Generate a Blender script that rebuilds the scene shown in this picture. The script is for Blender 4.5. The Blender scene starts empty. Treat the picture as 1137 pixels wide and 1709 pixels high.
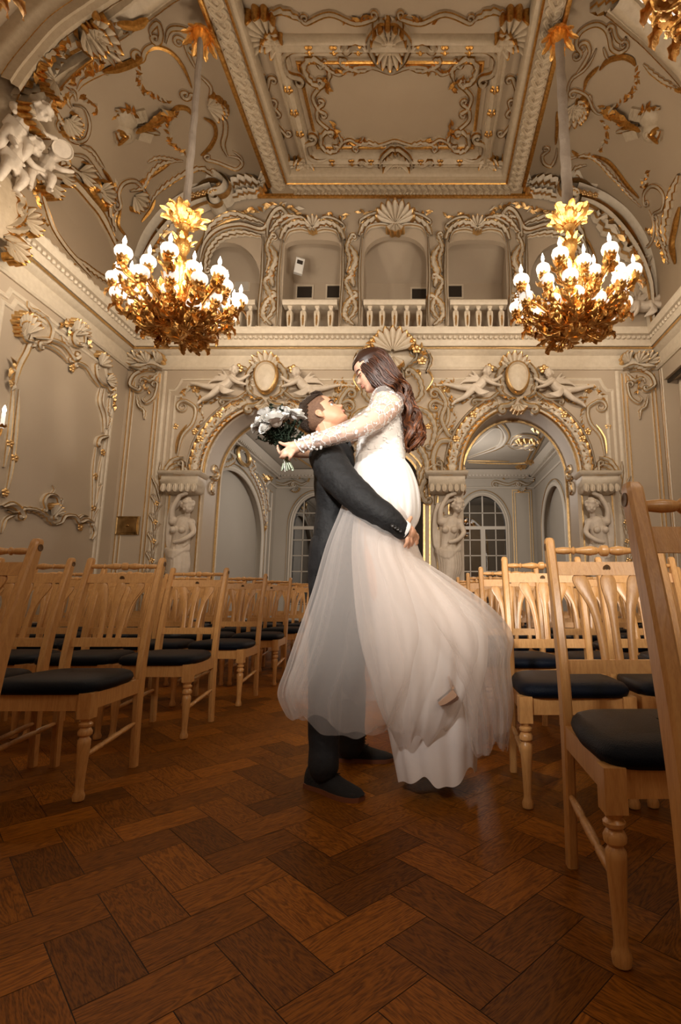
import bpy, bmesh, math, random
import numpy as np
from mathutils import Vector, Matrix, noise
PI = math.pi
SC = bpy.context.scene
COL = SC.collection
# ---------------- camera ----------------
PX, PY, F, HC = 705.0, 854.5, 850.0, 0.80
PITCH = math.atan((998 - PY) / F)
CP, SP = math.cos(PITCH), math.sin(PITCH)
cd = bpy.data.cameras.new('camera')
cam = bpy.data.objects.new('camera', cd); COL.objects.link(cam)
cam.location = (0, 0, HC); cam.rotation_euler = (PI / 2 + PITCH, 0, 0)
cd.sensor_fit = 'VERTICAL'; cd.sensor_height = 36; cd.lens = 36 * F / 1709
cd.shift_x = -(PX - 568.5) / 1709; cd.shift_y = 0
cd.clip_start = 0.05; cd.clip_end = 100
SC.camera = cam
# ---------------- world, lights, exposure ----------------
w = bpy.data.worlds.new('world'); SC.world = w; w.use_nodes = True
w.node_tree.nodes['Background'].inputs[0].default_value = (1.0, 0.80, 0.60, 1)
w.node_tree.nodes['Background'].inputs[1].default_value = 0.06
SC.view_settings.view_transform = 'Standard'; SC.view_settings.look = 'None'
SC.view_settings.gamma = 1; SC.view_settings.use_curve_mapping = False
SC.view_settings.exposure = 0.0
SC.cycles.transparent_max_bounces = 40
SC.cycles.max_bounces = 6
SC.cycles.caustics_reflective = False; SC.cycles.caustics_refractive = False
LW_CH = 235     # watts of one lit chandelier at the far end
LW_NEAR = 20    # the pair overhead is dimmed
def lamp(name, kind, loc, power, col, size=0.1, target=None, **k):
    l = bpy.data.lights.new(name, kind); l.energy = power; l.color = col
    if kind in ('POINT', 'SPOT'): l.shadow_soft_size = size
    if kind == 'AREA': l.size = size
    for a, v in k.items(): setattr(l, a, v)
    o = bpy.data.objects.new(name, l); COL.objects.link(o); o.location = loc
    if target is not None:
        o.rotation_euler = (Vector(target) - Vector(loc)).to_track_quat('-Z', 'Y').to_euler()
    return o
WARM = (1.0, 0.83, 0.64)
# the photographer's flash, high on the left, aimed at the embracing couple
lamp('flash_key', 'SPOT', (-1.25, -0.75, 2.7), 640, (1.0, 0.95, 0.90), 0.16, (-0.15, 2.3, 1.50), spot_size=0.78, spot_blend=1.0)
# added spot behind the camera, a fill to brighten far wall and chair backs
lamp('front_fill', 'SPOT', (1.55, -2.0, 2.9), 1450, (1.0, 0.87, 0.73), 0.5, (-0.6, 9.0, 3.3), spot_size=1.25, spot_blend=1.0)
# the row of chandeliers goes on behind the camera
for X in (-3.05, 1.91):
    lamp('chandelier_behind', 'POINT', (X, -0.6, 4.3), 60, WARM, 0.5)
# the bare bulbs of the next room
lamp('next_room_lamp', 'POINT', (-2.0, 12.4, 3.4), 88, (1.0, 0.91, 0.82), 0.3)
lamp('next_room_lamp', 'POINT', (1.2, 12.4, 3.4), 88, (1.0, 0.91, 0.82), 0.3)

# ---------------- pixel helpers: the ray of a pixel meets a real surface ----------------
def ray(x, y):
    a = x - PX; u = PY - y
    return (a, F * CP - u * SP, F * SP + u * CP)
def at_y(x, y, D):
    r = ray(x, y); t = D / r[1]; return Vector((r[0] * t, D, HC + r[2] * t))
def at_z(x, y, Z):
    r = ray(x, y); t = (Z - HC) / r[2]; return Vector((r[0] * t, r[1] * t, Z))
def at_x(x, y, X):
    r = ray(x, y); t = X / r[0]; return Vector((X, r[1] * t, HC + r[2] * t))

# ---------------- materials ----------------
def mat(name, col, rough=0.6, metal=0.0, bump=0.0, bscale=30, noise_col=None, nscale=3, spec=None, coat=0, sheen=0, namt=0.5):
    m = bpy.data.materials.new(name); m.use_nodes = True
    nt = m.node_tree; b = nt.nodes['Principled BSDF']
    b.inputs['Base Color'].default_value = (*col, 1); b.inputs['Roughness'].default_value = rough
    b.inputs['Metallic'].default_value = metal
    if spec is not None: b.inputs['Specular IOR Level'].default_value = spec
    if coat: b.inputs['Coat Weight'].default_value = coat; b.inputs['Coat Roughness'].default_value = 0.15
    if sheen: b.inputs['Sheen Weight'].default_value = sheen
    tc = nt.nodes.new('ShaderNodeTexCoord')
    if noise_col is not None:
        n = nt.nodes.new('ShaderNodeTexNoise'); n.inputs['Scale'].default_value = nscale; n.inputs['Detail'].default_value = 6
        nt.links.new(tc.outputs['Object'], n.inputs['Vector'])
        cr = nt.nodes.new('ShaderNodeValToRGB'); cr.color_ramp.elements[0].position = 0.5 - namt / 2; cr.color_ramp.elements[1].position = 0.5 + namt / 2
        cr.color_ramp.elements[0].color = (*col, 1); cr.color_ramp.elements[1].color = (*noise_col, 1)
        nt.links.new(n.outputs['Fac'], cr.inputs[0]); nt.links.new(cr.outputs[0], b.inputs['Base Color'])
    if bump:
        n2 = nt.nodes.new('ShaderNodeTexNoise'); n2.inputs['Scale'].default_value = bscale; n2.inputs['Detail'].default_value = 5
        nt.links.new(tc.outputs['Object'], n2.inputs['Vector'])
        bp = nt.nodes.new('ShaderNodeBump'); bp.inputs['Strength'].default_value = bump; bp.inputs['Distance'].default_value = 0.02
        nt.links.new(n2.outputs['Fac'], bp.inputs['Height']); nt.links.new(bp.outputs[0], b.inputs['Normal'])
    return m
def emis(name, col, s):
    m = bpy.data.materials.new(name); m.use_nodes = True; nt = m.node_tree; nt.nodes.clear()
    o = nt.nodes.new('ShaderNodeOutputMaterial'); e = nt.nodes.new('ShaderNodeEmission')
    e.inputs[0].default_value = (*col, 1); e.inputs[1].default_value = s; nt.links.new(e.outputs[0], o.inputs[0])
    m.cycles.emission_sampling = 'NONE'
    return m
M = {}
M['wall'] = mat('wall_paint', (0.53, 0.435, 0.33), 0.55, noise_col=(0.475, 0.385, 0.285), nscale=0.9, bump=0.05, bscale=8)
M['ceil'] = mat('ceiling_paint_shaded', (0.42, 0.325, 0.22), 0.6, noise_col=(0.36, 0.27, 0.18), nscale=0.8)  # dim light overhead is put into this darker ceiling colour
M['plaster'] = mat('stucco', (0.72, 0.63, 0.50), 0.5, noise_col=(0.62, 0.53, 0.41), nscale=14, bump=0.15, bscale=40)
M['vplaster_shaded'] = mat('vault_stucco_shaded', (0.52, 0.42, 0.295), 0.5, noise_col=(0.43, 0.335, 0.225), nscale=14, bump=0.15, bscale=40)  # shaded copy of the stucco, the vault's dimness is in its colour
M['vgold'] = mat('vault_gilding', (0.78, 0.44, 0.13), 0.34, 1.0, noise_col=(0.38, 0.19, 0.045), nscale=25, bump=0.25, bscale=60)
M['statue'] = mat('statue_stucco', (0.72, 0.63, 0.52), 0.55, noise_col=(0.60, 0.51, 0.41), nscale=9, bump=0.2, bscale=35)
M['gold'] = mat('gilding', (0.88, 0.63, 0.32), 0.36, 1.0, noise_col=(0.68, 0.44, 0.18), nscale=25, bump=0.25, bscale=60)
M['gilt'] = mat('chandelier_gilding', (0.90, 0.56, 0.20), 0.36, 1.0, noise_col=(0.60, 0.30, 0.07), nscale=30, bump=0.3, bscale=60)
M['room'] = mat('next_room_paint', (0.47, 0.43, 0.37), 0.6, noise_col=(0.42, 0.38, 0.32), nscale=0.8)
M['roomtrim'] = mat('next_room_stucco', (0.60, 0.55, 0.47), 0.5, bump=0.15, bscale=30)
M['wood'] = None
M['leather'] = mat('navy_leather', (0.002, 0.005, 0.012), 0.45, bump=0.25, bscale=260, spec=0.13)
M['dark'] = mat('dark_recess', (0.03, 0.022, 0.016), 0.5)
M['brass'] = mat('brass', (0.60, 0.42, 0.20), 0.25, 1.0, noise_col=(0.25, 0.16, 0.07), nscale=9)
M['white'] = mat('white_plastic', (0.8, 0.79, 0.76), 0.35)
M['bulb'] = emis('bulb_glow', (1.0, 0.90, 0.76), 9.0)
def glassy(name, col, tr=0.7, rough=0.1):
    m = mat(name, col, rough); b = m.node_tree.nodes['Principled BSDF']; b.inputs['Transmission Weight'].default_value = tr
    return m
def thin_glass(name, tint, fac=0.12, rough=0.02):
    m = bpy.data.materials.new(name); m.use_nodes = True; nt = m.node_tree; nt.nodes.clear()
    o = nt.nodes.new('ShaderNodeOutputMaterial'); mx = nt.nodes.new('ShaderNodeMixShader')
    t = nt.nodes.new('ShaderNodeBsdfTransparent'); t.inputs[0].default_value = (*tint, 1)
    g = nt.nodes.new('ShaderNodeBsdfGlossy'); g.inputs['Roughness'].default_value = rough
    fr = nt.nodes.new('ShaderNodeFresnel'); fr.inputs[0].default_value = 1.5
    ad = nt.nodes.new('ShaderNodeMath'); ad.operation = 'ADD'; ad.inputs[1].default_value = fac; ad.use_clamp = True
    nt.links.new(fr.outputs[0], ad.inputs[0]); nt.links.new(ad.outputs[0], mx.inputs[0])
    nt.links.new(t.outputs[0], mx.inputs[1]); nt.links.new(g.outputs[0], mx.inputs[2]); nt.links.new(mx.outputs[0], o.inputs[0])
    return m
M['pane'] = thin_glass('window_glass', (0.55, 0.58, 0.60), 0.25)
M['tube'] = mat('candle_glass', (0.95, 0.92, 0.88), 0.2); M['tube'].node_tree.nodes['Principled BSDF'].inputs['Transmission Weight'].default_value = 0.3
def frosted():
    m = bpy.data.materials.new('frosted_glass'); m.use_nodes = True; nt = m.node_tree; nt.nodes.clear()
    o = nt.nodes.new('ShaderNodeOutputMaterial'); mx = nt.nodes.new('ShaderNodeMixShader'); mx.inputs[0].default_value = 0.5
    d = nt.nodes.new('ShaderNodeBsdfDiffuse'); t = nt.nodes.new('ShaderNodeBsdfTranslucent')
    for n in (d, t): n.inputs[0].default_value = (0.95, 0.92, 0.88, 1)
    g = nt.nodes.new('ShaderNodeBsdfGlossy'); g.inputs['Roughness'].default_value = 0.15
    m2 = nt.nodes.new('ShaderNodeMixShader'); m2.inputs[0].default_value = 0.06
    em = nt.nodes.new('ShaderNodeEmission'); em.inputs[0].default_value = (1, .90, .80, 1); em.inputs[1].default_value = .42; ad = nt.nodes.new('ShaderNodeAddShader'); m.cycles.emission_sampling = 'NONE'  # faint emission added to the glass, stands in for the bulb's glow
    nt.links.new(d.outputs[0], mx.inputs[1]); nt.links.new(t.outputs[0], mx.inputs[2])
    nt.links.new(mx.outputs[0], m2.inputs[1]); nt.links.new(g.outputs[0], m2.inputs[2]); nt.links.new(m2.outputs[0], ad.inputs[0]); nt.links.new(em.outputs[0], ad.inputs[1]); nt.links.new(ad.outputs[0], o.inputs[0])
    return m
M['frost'] = frosted()
def wood_mat(name, c1, c2, rough, sx=(1, 1, 1), attr=False, scale=6.0, coat=0.0, coord='Object'):
    m = bpy.data.materials.new(name); m.use_nodes = True; nt = m.node_tree; b = nt.nodes['Principled BSDF']
    L = nt.links.new; N = nt.nodes.new
    tc = N('ShaderNodeTexCoord'); mp = N('ShaderNodeMapping'); mp.inputs['Scale'].default_value = sx
    L(tc.outputs[coord], mp.inputs[0]); vec = mp.outputs[0]
    if attr:
        at = N('ShaderNodeAttribute'); at.attribute_name = 'rnd'
        va = N('ShaderNodeVectorMath'); va.operation = 'ADD'; sc = N('ShaderNodeVectorMath'); sc.operation = 'SCALE'; sc.inputs['Scale'].default_value = 37.0
        L(at.outputs['Color'], sc.inputs[0]); L(vec, va.inputs[0]); L(sc.outputs[0], va.inputs[1]); vec = va.outputs[0]
    n = N('ShaderNodeTexNoise'); n.inputs['Scale'].default_value = scale; n.inputs['Detail'].default_value = 3; n.inputs['Distortion'].default_value = 0.6
    L(vec, n.inputs['Vector'])
    mm = N('ShaderNodeMath'); mm.operation = 'MULTIPLY'; mm.inputs[1].default_value = 14.0 if attr else 7.0
    L(n.outputs['Fac'], mm.inputs[0]); fr = N('ShaderNodeMath'); fr.operation = 'PINGPONG'; fr.inputs[1].default_value = 0.5; L(mm.outputs[0], fr.inputs[0])
    n3 = N('ShaderNodeTexNoise'); n3.inputs['Scale'].default_value = scale * 22; n3.inputs['Detail'].default_value = 4; L(vec, n3.inputs['Vector'])
    ad = N('ShaderNodeMath'); ad.operation = 'MULTIPLY_ADD'; ad.inputs[1].default_value = 0.7; L(fr.outputs[0], ad.inputs[0])
    m3 = N('ShaderNodeMath'); m3.operation = 'MULTIPLY'; m3.inputs[1].default_value = 0.8; L(n3.outputs['Fac'], m3.inputs[0]); L(m3.outputs[0], ad.inputs[2])
    cr = N('ShaderNodeValToRGB'); cr.color_ramp.elements[0].position = 0.25; cr.color_ramp.elements[1].position = 0.75
    cr.color_ramp.elements[0].color = (*c2, 1); cr.color_ramp.elements[1].color = (*c1, 1); L(ad.outputs[0], cr.inputs[0])
    out = cr.outputs[0]
    if attr:
        hs = N('ShaderNodeHueSaturation'); sp = N('ShaderNodeSeparateColor'); L(at.outputs['Color'], sp.inputs[0])
        ma = N('ShaderNodeMapRange'); ma.inputs['To Min'].default_value = 0.55; ma.inputs['To Max'].default_value = 1.35; L(sp.outputs[1], ma.inputs[0])
        L(ma.outputs[0], hs.inputs['Value']); L(out, hs.inputs['Color']); out = hs.outputs[0]
    L(out, b.inputs['Base Color']); b.inputs['Roughness'].default_value = rough
    if coat: b.inputs['Coat Weight'].default_value = coat; b.inputs['Coat Roughness'].default_value = 0.2
    bp = N('ShaderNodeBump'); bp.inputs['Strength'].default_value = 0.12; bp.inputs['Distance'].default_value = 0.004
    L(ad.outputs[0], bp.inputs['Height']); L(bp.outputs[0], b.inputs['Normal'])
    if attr: b.inputs['Specular IOR Level'].default_value = 0.10
    return m
M['wood'] = wood_mat('beech_wood', (0.66, 0.36, 0.13), (0.53, 0.262, 0.085), 0.32, (6, 6, 0.8), scale=3.0, coat=0.25)
M['parquet'] = wood_mat('oak_parquet', (0.31, 0.105, 0.008), (0.085, 0.024, 0.0012), 0.42, (1.2, 9, 1), attr=True, scale=2.2, coord='UV')

# ---------------- mesh builder ----------------
class MB:
    def __init__(s): s.v = []; s.f = []; s.m = []
    def add(s, vs, fs, mi=0):
        o = len(s.v); s.v.extend([tuple(p) for p in vs])
        for k, f in enumerate(fs):
            s.f.append(tuple(i + o for i in f)); s.m.append(mi[k] if isinstance(mi, (list, tuple)) else mi)
        return s
    def box(s, x0, x1, y0, y1, z0, z1, mi=0):
        vs = [(x, y, z) for z in (z0, z1) for y in (y0, y1) for x in (x0, x1)]
        return s.add(vs, [(0, 2, 3, 1), (4, 5, 7, 6), (0, 1, 5, 4), (2, 6, 7, 3), (0, 4, 6, 2), (1, 3, 7, 5)], mi)
    def grid(s, rows, mi=0, cu=False, cv=False, cap=False):
        n = len(rows); k = len(rows[0]); vs = [p for r in rows for p in r]; fs = []
        for i in range(n if cv else n - 1):
            for j in range(k if cu else k - 1):
                i2 = (i + 1) % n; j2 = (j + 1) % k
                fs.append((i * k + j, i * k + j2, i2 * k + j2, i2 * k + j))
        if cap: fs.append(tuple(reversed(range(k)))); fs.append(tuple((n - 1) * k + j for j in range(k)))
        return s.add(vs, fs, mi)
    def lathe(s, prof, n=16, T=None, mi=0):
        rows = []
        for r, z in prof:
            row = [Vector((r * math.cos(2 * PI * i / n), r * math.sin(2 * PI * i / n), z)) for i in range(n)]
            if T is not None: row = [T @ p for p in row]
            rows.append(row)
        return s.grid(rows, mi, cu=True, cap=True)
    def tube(s, pts, r, n=8, closed=False, mi=0, cap=True, flat=1.0, up=None):
        pts = [Vector(p) for p in pts]; N = len(pts)
        if N < 2: return s
        rr = r if isinstance(r, (list, tuple)) else [r] * N
        T = []
        for i in range(N):
            if closed: t = pts[(i + 1) % N] - pts[i - 1]
            else: t = pts[min(i + 1, N - 1)] - pts[max(i - 1, 0)]
            T.append(t.normalized() if t.length > 1e-9 else Vector((0, 0, 1)))
        a = up if up is not None else (Vector((0, 0, 1)) if abs(T[0].z) < 0.9 else Vector((1, 0, 0)))
        a = Vector(a); a = (a - T[0] * a.dot(T[0])).normalized(); rows = []
        for i in range(N):
            a = a - T[i] * a.dot(T[i])
            a = a.normalized() if a.length > 1e-6 else T[i].orthogonal().normalized()
            b = T[i].cross(a)
            rows.append([pts[i] + (a * math.cos(2 * PI * j / n) * flat + b * math.sin(2 * PI * j / n)) * rr[i] for j in range(n)])
        return s.grid(rows, mi, cu=True, cv=closed, cap=cap and not closed)
    def ball(s, c, r, n=8, m=5, mi=0, T=None):
        c = Vector(c); r = Vector(r) if not isinstance(r, (int, float)) else Vector((r, r, r))
        rows = []
        for i in range(m + 1):
            a = PI * (0.03 + 0.94 * i / m) - PI / 2
            row = [Vector((r.x * math.cos(a) * math.cos(2 * PI * j / n), r.y * math.cos(a) * math.sin(2 * PI * j / n), r.z * math.sin(a))) for j in range(n)]
            if T is not None: row = [T @ p for p in row]
            rows.append([p + c for p in row])
        return s.grid(rows, mi, cu=True, cap=True)
    def build(s, name, mats, parent=None, smooth=True, loc=None, angle=40, uv=None):
        me = bpy.data.meshes.new(name); me.from_pydata(s.v, [], s.f); me.update()
        if not isinstance(mats, (list, tuple)): mats = [mats]
        for m in mats: me.materials.append(m)
        me.polygons.foreach_set('material_index', s.m)
        if smooth:
            me.polygons.foreach_set('use_smooth', [True] * len(me.polygons))
            try: me.set_sharp_from_angle(angle=math.radians(angle))
            except Exception: pass
        o = bpy.data.objects.new(name, me); COL.objects.link(o)
        if parent: o.parent = parent
        if loc: o.location = loc
        return o
def empty(name, loc=(0, 0, 0), rz=0):
    o = bpy.data.objects.new(name, None); COL.objects.link(o); o.location = loc; o.rotation_euler = (0, 0, rz); o.empty_display_size = 0.1
    return o
def tag(o, label=None, cat=None, group=None, kind=None):
    if label: o['label'] = label
    if cat: o['category'] = cat
    if group: o['group'] = group
    if kind: o['kind'] = kind
    return o
def struct(o): o['kind'] = 'structure'; return o
def copy_tree(o, parent=None):
    c = o.copy(); COL.objects.link(c)
    if parent: c.parent = parent
    for ch in o.children: copy_tree(ch, c)
    return c
def smoothline(pts, k=6, closed=False):
    P = [Vector(p) for p in pts]; n = len(P); out = []
    if n < 3 and not closed:
        return [P[0].lerp(P[1], i / k) for i in range(k + 1)]
    for i in range(n if closed else n - 1):
        if closed: a, b, c, d = P[i - 1], P[i], P[(i + 1) % n], P[(i + 2) % n]
        else: a, b, c, d = P[max(i - 1, 0)], P[i], P[i + 1], P[min(i + 2, n - 1)]
        for j in range(k):
            t = j / k
            out.append(0.5 * ((2 * b) + (c - a) * t + (2 * a - 5 * b + 4 * c - d) * t * t + (3 * b - a - 3 * c + d) * t ** 3))
    if not closed: out.append(P[-1].copy())
    return out
def plate(outline, holes, h0, h1, S, mi=0, mb=None):
    """a flat plate with holes, in surface coordinates (u,v), from height h0 to h1 above the surface"""
    bm = bmesh.new(); edges = []
    loops = [outline] + holes
    for lp in loops:
        vs = [bm.verts.new((p[0], p[1], 0)) for p in lp]
        for i in range(len(vs)): edges.append(bm.edges.new((vs[i], vs[(i + 1) % len(vs)])))
    bmesh.ops.triangle_fill(bm, use_beauty=True, use_dissolve=False, edges=edges)
    bm.verts.index_update(); bm.faces.ensure_lookup_table()
    V = [v.co.copy() for v in bm.verts]; Fs = [[v.index for v in f.verts] for f in bm.faces]; bm.free()
    mb = mb or MB()
    mb.add([S(v.x, v.y, h1) for v in V], Fs, mi)
    mb.add([S(v.x, v.y, h0) for v in V], [f[::-1] for f in Fs], mi)
    for lp in loops:
        n = len(lp)
        mb.add([S(p[0], p[1], h0) for p in lp] + [S(p[0], p[1], h1) for p in lp], [(i, (i + 1) % n, n + (i + 1) % n, n + i) for i in range(n)], mi)
    return mb
def arch_poly(x0, x1, z0, zs, zt, n=24):
    """door-shaped outline: straight sides to zs, round top to zt"""
    c = (x0 + x1) / 2; a = (x1 - x0) / 2; b = zt - zs
    return [(x0, z0)] + [(c - a * math.cos(PI * i / n), zs + b * math.sin(PI * i / n)) for i in range(n + 1)] + [(x1, z0)]
# ---------------- surfaces of the hall: S(u, v, h) -> point, inverse from a pixel ----------------
D = 9.0; XL, XR = -5.53, 4.44; XC = (XL + XR) / 2; ZC = 9.06; ZB = 8.72
def S_back(u, v, h): return Vector((u, D - h, v))
def I_back(x, y): p = at_y(x, y, D); return (p.x, p.z)
def S_left(u, v, h): return Vector((XL + h, u, v))
def I_left(x, y): p = at_x(x, y, XL); return (p.y, p.z)
def S_right(u, v, h): return Vector((XR - h, u, v))
def I_right(x, y): p = at_x(x, y, XR); return (p.y, p.z)
def mk_ceil(Z):
    return (lambda u, v, h: Vector((u, v, Z - h))), (lambda x, y: tuple(at_z(x, y, Z)[:2]))
S_ceil, I_ceil = mk_ceil(ZC)
S_beam, I_beam = mk_ceil(ZB)
# cove profile: list of (x,z), from cornice up to the flat ceiling (right side, mirrored for left)
CA, CB, CZ0 = 2.45, 2.56, 6.5
def cove_profile(side):
    P = [(0.0 + CA, 5.75), (CA, 6.1)]
    for i in range(25):
        a = PI / 2 * i / 24; e = 2 / 2.25
        P.append((CA * math.cos(a) ** e, CZ0 + CB * math.sin(a) ** e))
    P.append((-0.9, CZ0 + CB))
    if side > 0: return [(XR - CA + x, z) for x, z in P]
    return [(XL + CA - x, z) for x, z in P]
COVE = {s: cove_profile(s) for s in (-1, 1)}
def cove_arc(side):
    P = COVE[side]; L = [0]
    for i in range(1, len(P)): L.append(L[-1] + math.dist(P[i], P[i - 1]))
    return L
CARC = {s: cove_arc(s) for s in (-1, 1)}
def mk_cove(side):
    P = COVE[side]; L = CARC[side]
    def S(u, v, h):
        i = 0
        while i < len(L) - 2 and u > L[i + 1]: i += 1
        t = (u - L[i]) / (L[i + 1] - L[i]); dx = P[i + 1][0] - P[i][0]; dz = P[i + 1][1] - P[i][1]; l = math.hypot(dx, dz)
        nx, nz = (-dz / l, dx / l) if side > 0 else (dz / l, -dx / l)
        return Vector((P[i][0] + dx * t + nx * h, v, P[i][1] + dz * t + nz * h))
    def I(x, y):
        r = ray(x, y); best = None
        for i in range(len(P) - 1):
            (x0, z0), (x1, z1) = P[i], P[i + 1]; dx, dz = x1 - x0, z1 - z0
            den = r[0] * dz - r[2] * dx
            if abs(den) < 1e-9: continue
            t = (x0 * dz - (z0 - HC) * dx) / den
            s = (x0 * r[2] - (z0 - HC) * r[0]) / (-den) * -1
            s = ((t * r[0] - x0) * dx + (HC + t * r[2] - z0) * dz) / (dx * dx + dz * dz)
            if t > 0 and -0.02 <= s <= 1.02 and (best is None or t < best[0]): best = (t, L[i] + s * (L[i + 1] - L[i]))
        if best is None: return (L[0], D)
        return (best[1], best[0] * r[1])
    return S, I
S_cl, I_cl = mk_cove(-1); S_cr, I_cr = mk_cove(1)
# ---------------- rococo relief strokes ----------------
PROF = [(-1, 0), (-.96, .50), (-.80, .74), (-.56, .52), (0, .95), (.56, .52), (.80, .74), (.96, .50), (1, 0)]
PMAT = [0, 1, 1, 0, 0, 1, 1, 0]
def curl(pts, r, end=True):
    """continue a stroke in a shrinking spiral of signed start radius r"""
    p, q = (pts[-2], pts[-1]) if end else (pts[1], pts[0])
    d = (q - p); a = math.atan2(d.y, d.x); s = 1 if r > 0 else -1; R = abs(r); x, y = q.x, q.y; out = []
    n = 20
    for i in range(n):
        rad = R * (1 - 0.78 * i / n); st = 2 * PI * 1.25 / n; a += s * st
        x += math.cos(a) * rad * st; y += math.sin(a) * rad * st; out.append(Vector((x, y)))
    return pts + out if end else out[::-1] + pts
def stroke(mb, S, pts, w, h, c0=0, c1=0, k=5, taper=(0.4, 0.4), lobes=0, mats=PMAT, prof=PROF, closed=False, h0=0.0, gold=False):
    P = smoothline([Vector((p[0], p[1])) for p in pts], k, closed)
    if c1: P = curl(P, c1)
    if c0: P = curl(P, c0, False)
    n = len(P); rows = []
    Ls = [0]
    for i in range(1, n): Ls.append(Ls[-1] + (P[i] - P[i - 1]).length)
    tot = Ls[-1] or 1
    if lobes:
        m = max(n, int(tot / lobes * 5)); Q = []; j = 0
        for i in range(m):
            s = tot * i / (m - 1)
            while j < n - 2 and Ls[j + 1] < s: j += 1
            d = Ls[j + 1] - Ls[j] or 1; Q.append(P[j].lerp(P[j + 1], min(1, max(0, (s - Ls[j]) / d))))
        P = Q; n = m; Ls = [tot * i / (m - 1) for i in range(m)]
    for i in range(n):
        if closed: t = P[(i + 1) % n] - P[i - 1]
        else: t = P[min(i + 1, n - 1)] - P[max(i - 1, 0)]
        t = t.normalized() if t.length > 0 else Vector((1, 0)); nn = Vector((-t.y, t.x)); f = Ls[i] / tot
        ww = w
        if not closed:
            ww *= min(1, taper[0] + (1 - taper[0]) * min(1, f * 4)) * min(1, taper[1] + (1 - taper[1]) * min(1, (1 - f) * 4))
        hh = h * (0.5 + 0.5 * ww / w)
        if lobes:
            ph = (Ls[i] / lobes) % 1.0; ww *= 0.72 + 0.5 * ph; hh *= 1.15 - 0.35 * ph
        rows.append([S(*(P[i] + nn * (a * ww)), h0 + b * hh) for a, b in prof])
    K = len(prof) - 1
    mi = ([1] * K if gold else mats) * (n if closed else n - 1)
    mb.grid(rows, mi, cv=closed)
    return P
def thin(mb, S, pts, r, h0=0.0, c0=0, c1=0, k=5, mi=1, closed=False, n=5):
    P = smoothline([Vector((p[0], p[1])) for p in pts], k, closed)
    if c1: P = curl(P, c1)
    if c0: P = curl(P, c0, False)
    N = len(P); rr = [r * min(1, .35 + 3 * i / N, .35 + 3 * (N - 1 - i) / N) for i in range(N)] if not closed else r
    mb.tube([S(p.x, p.y, h0 + r * .6) for p in P], rr, n, closed, mi)
def shell(mb, S, c, R, ang, spread=2.4, n=9, h=0.05, mi=0, rim=1):
    """fan of lobes with gilt rim"""
    rows = []; K = n * 6
    for i in range(K + 1):
        f = i / K; a = ang + (f - .5) * spread; lob = abs(math.sin(PI * n * f)); hump = math.sin(PI * f) ** .35
        row = []
        for q in (0.08, .35, .65, .86, .94, 1.0):
            rr = R * q * (0.72 + .28 * hump) * (1 + .13 * (lob - .5) * q)
            row.append(S(c[0] + rr * math.cos(a), c[1] + rr * math.sin(a), h * (0.35 + q * .75) * (0.6 + .55 * lob) if q < 1 else 0))
        rows.append(row)
    mb.grid(rows, [mi, mi, mi, rim, rim] * K)
def leafsprig(mb, S, pts, r, gap, mi=1, seed=1, h=0.0):
    """garland: little leaves and berries strung along a line"""
    rnd = random.Random(seed); P = smoothline([Vector((p[0], p[1])) for p in pts], 8); acc = 0
    for i in range(1, len(P)):
        acc += (P[i] - P[i - 1]).length
        while acc > gap:
            acc -= gap; t = (P[i] - P[i - 1]).normalized(); a = math.atan2(t.y, t.x) + rnd.uniform(-1.2, 1.2)
            q = P[i] + Vector((rnd.uniform(-1, 1), rnd.uniform(-1, 1))) * r * .6; L = r * rnd.uniform(.8, 1.5); W = L * .42
            d = Vector((math.cos(a), math.sin(a))); nn = Vector((-d.y, d.x))
            mb.add([S(*(q - d * L), h), S(*(q + nn * W), h + r * .1), S(*(q + d * L), h), S(*(q - nn * W), h + r * .1), S(q.x, q.y, h + r * .8)],
                   [(0, 3, 4), (3, 2, 4), (2, 1, 4), (1, 0, 4)], mi if rnd.random() < .72 else 0)
def flower(mb, S, c, r, n=5, mi=1, h=0.0):
    for i in range(n):
        a = 2 * PI * i / n + .3; x, y = c[0] + .6 * r * math.cos(a), c[1] + .6 * r * math.sin(a)
        vs = [S(x + r * .5 * math.cos(t * PI / 3), y + r * .5 * math.sin(t * PI / 3), h) for t in range(6)] + [S(x, y, h + r * .55)]
        mb.add(vs, [(t, (t + 1) % 6, 6) for t in range(6)], mi)
    vs = [S(c[0] + r * .3 * math.cos(t * PI / 3), c[1] + r * .3 * math.sin(t * PI / 3), h + r * .3) for t in range(6)] + [S(c[0], c[1], h + r * .8)]
    mb.add(vs, [(t, (t + 1) % 6, 6) for t in range(6)], mi)
def sweep_line(mb, S, a, b, prof, mats=None):
    """straight moulding from a to b (surface uv); prof = [(offset, height)]"""
    a = Vector(a); b = Vector(b); t = (b - a).normalized(); n = Vector((-t.y, t.x))
    rows = [[S(*(p + n * o), h) for o, h in prof] for p in (a, b)]
    mb.grid(rows, mats or 0)
def sweep_path(mb, S, pts, prof, mats=None, closed=False, k=1):
    P = [Vector((p[0], p[1])) for p in pts]
    if k > 1: P = smoothline(P, k, closed)
    n = len(P); rows = []
    for i in range(n):
        if closed: d0 = (P[i] - P[i - 1]).normalized(); d1 = (P[(i + 1) % n] - P[i]).normalized()
        else:
            d0 = (P[i] - P[max(i - 1, 0)]); d1 = (P[min(i + 1, n - 1)] - P[i])
            if d0.length == 0: d0 = d1
            if d1.length == 0: d1 = d0
            d0 = d0.normalized(); d1 = d1.normalized()
        t = (d0 + d1); t = t.normalized() if t.length > 1e-6 else d0; nn = Vector((-t.y, t.x)); c = max(.4, t.dot(d1))
        rows.append([S(*(P[i] + nn * (o / c)), h) for o, h in prof])
    mb.grid(rows, (mats or [0] * (len(prof) - 1)) * (n if closed else n - 1), cv=closed)
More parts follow.
